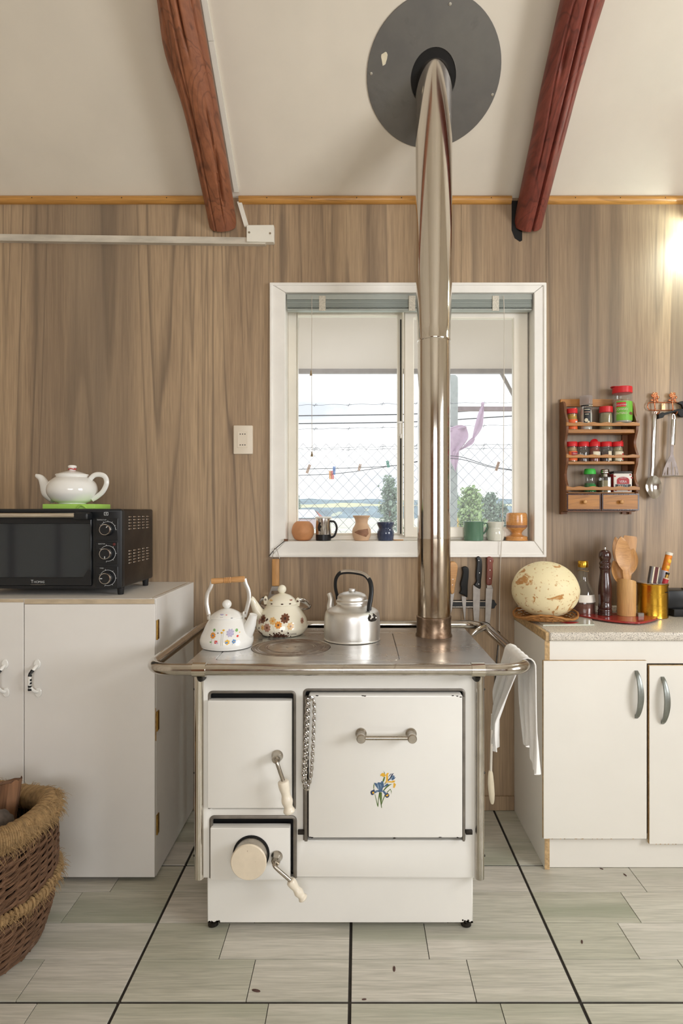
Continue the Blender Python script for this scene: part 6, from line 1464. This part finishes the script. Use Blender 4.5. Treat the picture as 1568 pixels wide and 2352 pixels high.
for k in range(5):
    mb.tube([bc + Vector(((br(.01) + .002 * (k % 2) + .0015 * math.sin(20 * a)) * math.cos(a), (br(.01) + .002 * (k % 2) + .0015 * math.sin(20 * a)) * math.sin(a), .006 + k * .0065)) for a in [i * 2 * math.pi / 80 for i in range(80)]], .0045, 6, closed=True)
mb.build('base_rounds', 'willow', t, kind='stuff')
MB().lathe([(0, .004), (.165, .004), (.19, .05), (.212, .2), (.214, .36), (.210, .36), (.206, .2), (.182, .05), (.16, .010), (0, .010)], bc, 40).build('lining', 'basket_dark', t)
def rope(zf, r, R_, turns, rs, nm, n=5):
    mb = MB(); pts = []; M_ = turns * 13
    for i in range(M_):
        a = 2 * math.pi * i / M_; b_ = 2 * math.pi * turns * i / M_; jit = .0016 * math.sin(i * .37) + .0012 * mnoise(Vector((i * .11, R_, 0)))
        rad = r(a) + (R_ + jit) * math.cos(b_); pts.append(bc + Vector((rad * math.cos(a), rad * math.sin(a), zf(a) + (R_ * 1.08 + jit) * math.sin(b_))))
    mb.tube(pts, rs, n, closed=True); return mb.build(nm, 'jute', t, kind='stuff')
rimz = lambda a: .374 + wav(a)
MB().tube([bc + Vector((.214 * math.cos(a), .214 * math.sin(a), rimz(a))) for a in [i * 2 * math.pi / 90 for i in range(90)]], .0300, 14, closed=True).build('rim_core', 'jute', t)
rope(rimz, lambda a: .214, .0312, 250, .0034, 'rim_wrapping', 6)
rope(lambda a: .185 + .004 * math.sin(3 * a), lambda a: br(.185) + .006, .0125, 120, .0046, 'jute_band', 6)
MB().tube([bc + Vector(((br(.185) + .006) * math.cos(a), (br(.185) + .006) * math.sin(a), .185 + .004 * math.sin(3 * a))) for a in [i * 2 * math.pi / 90 for i in range(90)]], .0120, 10, closed=True).build('band_core', 'jute', t)
fz_ = MB(); r2 = random.Random(3)
for k in range(3400):
    a = r2.uniform(0, 2 * math.pi)
    if r2.random() < .78: b_ = r2.uniform(-2.0, 1.2); base = Vector((.214 + .031 * math.cos(b_), 0, rimz(a) + .033 * math.sin(b_)))
    else: b_ = r2.uniform(-1.2, 1.2); base = Vector((br(.185) + .006 + .013 * math.cos(b_), 0, .185 + .013 * math.sin(b_)))
    Ln = r2.uniform(.010, .032) * (1.6 if r2.random() < .06 else 1)
    out = Vector((math.cos(b_), r2.uniform(-.9, .9), math.sin(b_) - .5)).normalized()
    rot = Matrix.Rotation(a, 3, 'Z')
    p0 = bc + rot @ base; p1 = p0 + rot @ (out * Ln * .5); p2 = p1 + rot @ (out * Ln * .35 + Vector((0, r2.uniform(-.3, .3), -.55)) * Ln * .5)
    fz_.tube([p0, p1, p2], [.0008, .0006, .0003], 3, caps=False)
fz_.build('jute_fuzz', 'jute', t, kind='stuff', smooth=0)
def split_log(name, label, base, tip, prof, mat, seed, bark=None):
    base, tip = Vector(base), Vector(tip); ax = (tip - base).normalized(); M = Matrix.Translation(base) @ Vector((0, 0, 1)).rotation_difference(ax).to_matrix().to_4x4(); L_ = (tip - base).length
    o = thing(name, label, 'firewood', base); v = []; f = []; K = 26; P_ = [Vector((a, b_, 0)) for a, b_ in prof]; fine = []
    for i in range(len(P_)):
        for q in range(5): fine.append(P_[i].lerp(P_[(i + 1) % len(P_)], q / 5))
    n = len(fine)
    for i in range(K + 1):
        z = L_ * i / K
        for p in fine:
            w_ = 1 + .05 * mnoise(Vector((p.x * 40, p.y * 40, z * 3 + seed))) + .03 * mnoise(Vector((p.x * 160, p.y * 160, z * 5 + seed)))
            zz_ = z + (.012 * mnoise(Vector((p.x * 60 + seed, p.y * 60, 0))) + .3 * p.x if i == K else 0)
            v.append(M @ Vector((p.x * w_, p.y * w_, zz_)))
    for i in range(K):
        for j in range(n): f.append((i * n + j, i * n + (j + 1) % n, (i + 1) * n + (j + 1) % n, (i + 1) * n + j))
    f += [tuple(range(n))[::-1], tuple(K * n + j for j in range(n))]
    MB().add(v, f).build('split_wood', mat, o, smooth=30); return o
split_log('firewood_log', 'flat reddish split log standing upright against the basket rim', (-1.150, 1.795, .016), (-1.118, 1.840, .436), [(-.075, -.020), (.060, -.026), (.078, -.010), (.074, .018), (-.06, .030)], 'firewood', 1.0)
split_log('firewood_log', 'grey bark-covered log end lying on top of the firewood', (-1.235, 1.735, .12), (-1.012, 1.690, .408), [(.042 * math.cos(a), .038 * math.sin(a)) for a in [i * .7 for i in range(9)]], 'firewood_bark', 5.0)
split_log('firewood_log', 'dark split log deep inside the wicker basket', (-1.035, 1.700, .016), (-1.010, 1.720, .25), [(-.03, -.03), (.035, -.02), (.02, .035), (-.03, .03)], 'firewood', 9.0)

# crumbs of bark on the floor
chips = (('curled dark bark chip on the floor in front of the stove', 588, 2276, .012), ('thin dark bark sliver on the tile below the oven door', 905, 2226, .010), ('small dark crumb on the floor by the sink cabinet kickboard', 1381, 1996, .006),
         ('brown bark flake on the floor right of the sink cabinet corner', 1435, 2010, .008), ('tiny dark seed on the floor under the ash door', 836, 2296, .006), ('brown leaf fragment on the pale tile right of the stove', 1336, 2164, .008))
for lb, px, py, s_ in chips:
    yy = EYE * FPX / (py - CY); p = Vector((X(px, yy), yy, .0002)); a0 = rnd.uniform(0, 3)
    pts = [(p.x + s_ * math.cos(a0) * math.cos(a) - s_ * .35 * math.sin(a0) * math.sin(a), p.y + s_ * math.sin(a0) * math.cos(a) + s_ * .35 * math.cos(a0) * math.sin(a)) for a in [i * .63 for i in range(10)]]
    tag(top_plate(MB(), pts, (), .0022, .0020, .0006).build('bark_chip', 'spice_dark', None, p), lb, 'bark chip')

# ------------------------------------------------------------------ outside the window
gr = MB().box(-140, 140, 2.9, 130, -.9, -.45).build('ground', 'ground_grass', smooth=0); gr['kind'] = 'structure'
ev = struct('eave', (0, 3, 2.3))
def eslab(y0, y1, d0, d1): return MB().add([(x, y, 2.598 - SLOPE * (y - YW) + d) for x in (-2.6, 2.7) for y in (y0, y1) for d in (d0, d1)], [(0, 1, 3, 2), (4, 6, 7, 5), (0, 4, 5, 1), (2, 3, 7, 6), (0, 2, 6, 4), (1, 5, 7, 3)])
eslab(2.672, 3.31, .012, .05).build('soffit_board', 'eave_board', ev, smooth=0)
MB().box(-2.6, 2.7, 3.305, 3.335, Z(857, 3.31), Z(843, 3.31) + .05).build('fascia', 'eave_edge', ev, smooth=0)
a = P(1150, 855, 3.25); b_ = P(1172, 896, 3.25)
tag(MB().tube([a, b_ + (b_ - a) * .6], .010, 6).build('eave_brace', 'eave_edge', None, b_), 'short grey diagonal brace under the eave outside the window', 'brace')
# fence
YFN = 5.3; zt = Z(1019, YFN); xs0, xs1 = -2.0, 2.6
fn = thing('chain_link_fence', 'chain-link fence outside with barbed wire strung above it', 'fence', (.2, YFN, -.45))
mb = MB(); pit = .0505; k = 0; x = xs0
while x < xs1:
    pts = []; z = zt - (0 if True else 0); i = 0
    while z > .55:
        pts.append((x + (0 if i % 2 == 0 else pit) + .004 * mnoise(Vector((x * 3, z * 3, 0))), YFN + (.003 if i % 2 else -.003), z + .006 * mnoise(Vector((x * 2, z, 4))))); z -= .0535; i += 1
    mb.tube(pts, .0019, 4, caps=False); 
    pts2 = [(2 * x - p[0] - 0 if False else p[0] + (pit if j % 2 == 0 else -pit), p[1], p[2]) for j, p in enumerate(pts)]
    pts2 = [(x + (pit if j % 2 == 0 else 0) + pit + .004 * mnoise(Vector((x * 3, p[2] * 3, 0))), p[1], p[2]) if False else (x + (2 * pit if j % 2 == 0 else pit), p[1], p[2]) for j, p in enumerate(pts)]
    mb.tube(pts2, .0019, 4, caps=False); x += 2 * pit
mb.build('mesh_wire', 'wire_grey', fn, kind='stuff')
for xx in (xs0, xs1): MB().cyl((xx, YFN + .04, -.46), (xx, YFN + .04, 2.35), .03, n=12).build('post', 'concrete', fn)
for (yl_, yr_) in ((931, 925), (986, 977), (1030, 1021), (1033, 1030)):
    mb = MB(); pts = []
    for i in range(140):
        xx = xs0 + (xs1 - xs0) * i / 139; px = CX + xx * FPX / YFN; py = yl_ + (yr_ - yl_) * (px - 690) / 470 + 1.0 * math.sin(i * .9) + .8 * mnoise(Vector((i * .3, yl_, 0)))
        pts.append((xx, YFN - .01, Z(py, YFN)))
    mb.tube(pts, .0016, 4)
    for i in range(4, 139, 9):
        p = Vector(pts[i])
        for d in (Vector((.022, 0, .002)), Vector((.008, .01, .015)), Vector((-.008, -.01, -.015))): mb.tube([p - d, p + d], .0024, 4)
    mb.build('barbed_wire', 'wire_grey', fn, kind='stuff')
po = thing('fence_post', 'grey concrete post with rounded top outside the right pane', 'post', (X(1036, 5.5), 5.5, -.45))
w_ = X(1050, 5.5) - X(1022, 5.5)
MB().plate([(X(1022, 5.5), -.45), (X(1045, 5.5), -.45), (X(1050, 5.5), Z(880, 5.5)), (X(1049, 5.5), Z(868, 5.5)), (X(1044, 5.5), Z(863, 5.5)), (X(1026, 5.5), Z(863, 5.5)), (X(1022, 5.5), Z(870, 5.5))], (), 5.45, 5.57, .01, seg=2).build('post', 'concrete', po)
tag(MB().box(X(1000, 5.6), X(1300, 5.6), 5.60, 5.68, Z(942, 5.6), Z(933.5, 5.6)).build('post_beam', 'weathered_beam', None, (X(1100, 5.6), 5.6, 2.2), smooth=0), 'long weathered horizontal beam fixed behind the concrete post', 'beam')
def cable(name, label, cat, pts, r, mat): return tag(MB().tube(catmull([P(a, b_, d) for a, b_, d in pts], 8), r, 6).build(name, mat, None, P(*pts[0])), label, cat)
cable('power_cable', 'upper black cable crossing the sky outside the window', 'cable', ((500, 958, 6), (682, 955, 6), (912, 952, 6), (1037, 946.5, 6), (1170, 938, 6), (1400, 925, 6)), .0055, 'cable_black')
cable('power_cable', 'lower black cable crossing the sky outside the window', 'cable', ((500, 975, 6), (682, 973, 6), (912, 970, 6), (1037, 964.5, 6), (1170, 956, 6), (1400, 944, 6)), .0055, 'cable_black')
YC_ = 4.0
cable('clothes_line', 'upper strand of the grey washing line outside the window', 'clothes line', ((500, 1080, YC_), (682, 1077.5, YC_), (800, 1075, YC_), (912, 1068.5, YC_), (1037, 1047, YC_), (1142, 1074, YC_), (1300, 1092, YC_)), .0022, 'cable_black')
YC2 = YC_ + .003
cable('clothes_line', 'lower sagging strand of the grey washing line outside', 'clothes line', ((500, 1096, YC2), (682, 1092, YC2), (790, 1086, YC2), (905, 1069.5, YC2), (1037, 1053, YC2), (1142, 1076, YC2), (1300, 1094, YC2)), .0022, 'cable_black')
def peg(label, px, py, tilt, mat, h=.062, group='clothes pegs on the washing line'):
    c = P(px, py, YC_); o = thing('clothes_peg', label, 'clothes peg', c, group); M = Matrix.Translation(c) @ Matrix.Rotation(math.radians(tilt), 4, 'Y')
    for dx in (-.0045, .0045): MB().box(dx - .0036, dx + .0036, -.006, .006, -h / 2, h / 2, .001, mat=M).build('jaw', mat, o)
    MB().tube([M @ Vector(p) for p in ((-.009, 0, .004), (.009, 0, .004))], .0042, 8).build('spring', 'wire_grey', o)
peg('wooden clothes peg tilted on the washing line, far from the post', 708, 1077, 20, 'peg_wood')
peg('blue plastic clothes peg upright on the washing line', 767, 1081, 2, 'peg_blue', .056)
peg('orange plastic clothes peg hanging below the washing line', 758.5, 1091, -4, 'peg_orange', .056)
peg('red plastic clothes peg touching the orange one', 763, 1091, -6, 'peg_red', .056)
peg('wooden clothes peg in the middle of the left pane', 825.5, 1073.5, 14, 'peg_wood', .046)
peg('teal plastic clothes peg near the window mullion', 890.5, 1066, -14, 'peg_teal', .046)
peg('wooden clothes peg on the washing line in the right pane', 1142, 1071, 18, 'peg_wood', .062)
# lilac cloth knotted to the wire
t = thing('lilac_cloth', 'lilac cloth knotted to the wire and hanging behind the pipe', 'cloth', P(1060, 1060, 5.1))
YL = 5.275; Rr = lambda a, b_: (X(1020 + a / 5.468, YL), Z(830 + b_ / 5.468, YL))
def ribbon(Lp, Rp, nm, th=.02, amp=.015):
    K = 24; a_ = catmull([(p[0], 0, p[1]) for p in [Rr(*q) for q in Lp]], max(1, K // (len(Lp) - 1))); b_ = catmull([(p[0], 0, p[1]) for p in [Rr(*q) for q in Rp]], max(1, K // (len(Rp) - 1))); n_ = min(len(a_), len(b_)); J = 8; v = []; f = []
    for s_ in (0, 1):
        for i in range(n_):
            for j in range(J + 1):
                q = j / J; p = a_[i].lerp(b_[i], q); v.append((p.x, YL + amp * math.sin(q * 9 + i * .25) + (th * .5 if s_ else -th * .5), p.z))
    S1 = n_ * (J + 1)
    for i in range(n_ - 1):
        for j in range(J): a = i * (J + 1) + j; f += [(a, a + 1, a + J + 2, a + J + 1), (S1 + a, S1 + a + J + 1, S1 + a + J + 2, S1 + a + 1)]
        for j in (0, J): a = i * (J + 1) + j; f.append((a, a + J + 1, S1 + a + J + 1, S1 + a))
    for i in (0, n_ - 1):
        for j in range(J): a = i * (J + 1) + j; f.append((a, a + 1, S1 + a + 1, S1 + a))
    MB().add(v, f).build(nm, 'lilac_cloth', t, smooth=60)
ribbon([(470, 540), (420, 680), (370, 860), (345, 990)], [(495, 540), (490, 680), (470, 840), (380, 970)], 'tail', .012, .008)
ribbon([(345, 960), (300, 1000), (215, 1090), (180, 1115)], [(385, 975), (350, 1040), (270, 1085), (190, 1125)], 'fold', .014, .006)
ribbon([(0, 850), (20, 1000), (60, 1150), (90, 1240)], [(275, 820), (295, 960), (215, 1090), (150, 1180)], 'drape', .012, .02)
ribbon([(60, 1150), (80, 1250), (120, 1340), (138, 1385)], [(180, 1110), (180, 1200), (165, 1300), (142, 1390)], 'corner', .010, .008)
ribbon([(0, 835), (80, 830), (160, 805), (230, 805)], [(0, 870), (100, 870), (200, 850), (285, 825)], 'top_roll', .03, .004)
MB().sphere((Rr(482, 535)[0], YL, Rr(482, 535)[1]), (.016, .014, .018), 10, 8).build('knot', 'lilac_cloth', t)
# house, trees, hills
YH = 60
t = thing('far_house', 'small far-off house with white roof and red gable', 'house', (X(700, YH), YH, -.45))
hx0, hx1 = X(640, YH), X(728, YH)
MB().box(hx0, hx1, YH, YH + 5, -.5, Z(1192, YH)).build('wall', 'house_wall', t, smooth=0)
zr_, ze = Z(1170, YH), Z(1189, YH)
MB().add([(hx0, YH - .3, ze), (hx1 + .3, YH - .3, ze), (hx1 - .5, YH + 2.5, zr_), (hx0, YH + 2.5, zr_), (hx0, YH + 5.3, ze), (hx1 + .3, YH + 5.3, ze)] , [(0, 1, 2, 3), (3, 2, 5, 4), (0, 3, 4), (0, 4, 5, 1)]).build('roof', 'house_roof', t, smooth=0)
MB().add([(hx1 + .31, YH - .3, ze), (hx1 + .31, YH + 5.3, ze), (hx1 - .3, YH + 2.5, zr_ - .1)], [(0, 1, 2)]).build('gable', 'house_gable', t, smooth=0)
def tree(label, px, Yt, top, base, rx_, mat, seed, cnt=1500, shape=1.0, group='trees beyond the fence'):
    r3 = random.Random(seed); c = Vector((X(px, Yt), Yt, -.45)); zt_ = Z(top, Yt); zb_ = max(Z(base, Yt), -.2); R_ = 1.25 * rx_ * Yt / FPX
    o = thing('leafy_tree', label, 'tree', c, group)
    MB().tube([c, c + Vector((0, 0, (zt_ + .45) * .55)), Vector((c.x + R_ * .1, c.y, zt_ - .2 * (zt_ - zb_)))], [R_ * .10, R_ * .07, R_ * .03], 8).build('trunk', 'tree_bark', o)
    v = []; f = []; s_ = R_ * .11; H = zt_ - zb_
    lumps = [(r3.uniform(-.75, .75), r3.uniform(-.6, .6), r3.uniform(.08, .92)) for _ in range(34)]
    for k in range(cnt):
        lx, ly, lz = r3.choice(lumps); wfac = math.sin(math.pi * min(.98, .12 + lz * .86)) ** .7 if shape == 1 else (1.06 - lz) ** .75
        p = Vector((c.x + R_ * (lx * wfac + r3.gauss(0, .14)), c.y + R_ * (ly * wfac + r3.gauss(0, .14)), zb_ + H * min(1.0, max(.0, lz + r3.gauss(0, .055)))))
        d = Vector((r3.gauss(0, 1), r3.gauss(0, 1), r3.gauss(0, 1))).normalized(); u = d.orthogonal().normalized(); w2 = d.cross(u); q = s_ * r3.uniform(.6, 1.3); i0 = len(v)
        v += [p - u * q, p + w2 * q * .6, p + u * q, p - w2 * q * .6]; f.append((i0, i0 + 1, i0 + 2, i0 + 3))
    mb = MB(); mb.add(v, f); mb.build('foliage', mat, o, smooth=0, kind='stuff')
tree('slim grey-green tree beside the window mullion', 895, 34, 1092, 1228, 28, 'leaf_grey', 1, 2200, 2)
tree('bright green bushy tree behind the green mug', 1080, 32, 1116, 1228, 34, 'leaf_green', 2, 3600, 2)
tree('grey-green round tree right of the bright green one', 1122, 38, 1132, 1228, 30, 'leaf_grey', 3, 2000, 2)
tree('grey-green bush behind the pale cup', 1148, 40, 1152, 1228, 26, 'leaf_grey', 4, 1600, 2)
tree('grey tree half hidden by the stove pipe', 1046, 46, 1128, 1225, 14, 'leaf_grey', 5, 1400, 2)
tree('low yellow-leaved bush below the bright green tree', 1048, 24, 1186, 1235, 10, 'leaf_yellow', 6, 600, 2)
tree('pale grey tree at the left edge of the left pane', 684, 70, 1134, 1185, 9, 'leaf_grey', 7, 900, 2)
def hill(nm, Yh, y0, amp, mat, seed, px0=300, px1=1500, depth=40):
    v = []; f = []; n = 120
    for i in range(n + 1):
        px = px0 + (px1 - px0) * i / n; py = y0 + amp * (mnoise(Vector((i * .07, seed, 0))) + .35 * mnoise(Vector((i * .32, seed, 2))) + .12 * mnoise(Vector((i * 1.3, seed, 5))))
        for k, (d, zf) in enumerate(((0, 1.0), (-depth * .4, .45), (-depth, 0), (depth, 0))):
            top = Z(py, Yh); v.append((X(px, Yh), Yh + d, -14 + (top + 14) * zf))
    for i in range(n):
        a = i * 4; b_ = a + 4; f += [(a, b_, b_ + 1, a + 1), (a + 1, b_ + 1, b_ + 2, a + 2), (a, a + 3, b_ + 3, b_)]
    o = MB().add(v, f).build(nm, mat, smooth=60); o['kind'] = 'structure'
hill('hill_ridge', 420, 1146, 7, 'hill_far', 3.0, depth=160); hill('hill_meadow', 330, 1158, 4, 'field_far', 8.0, depth=60); hill('hill_front', 260, 1164, 6, 'hill_far', 5.5, depth=80)
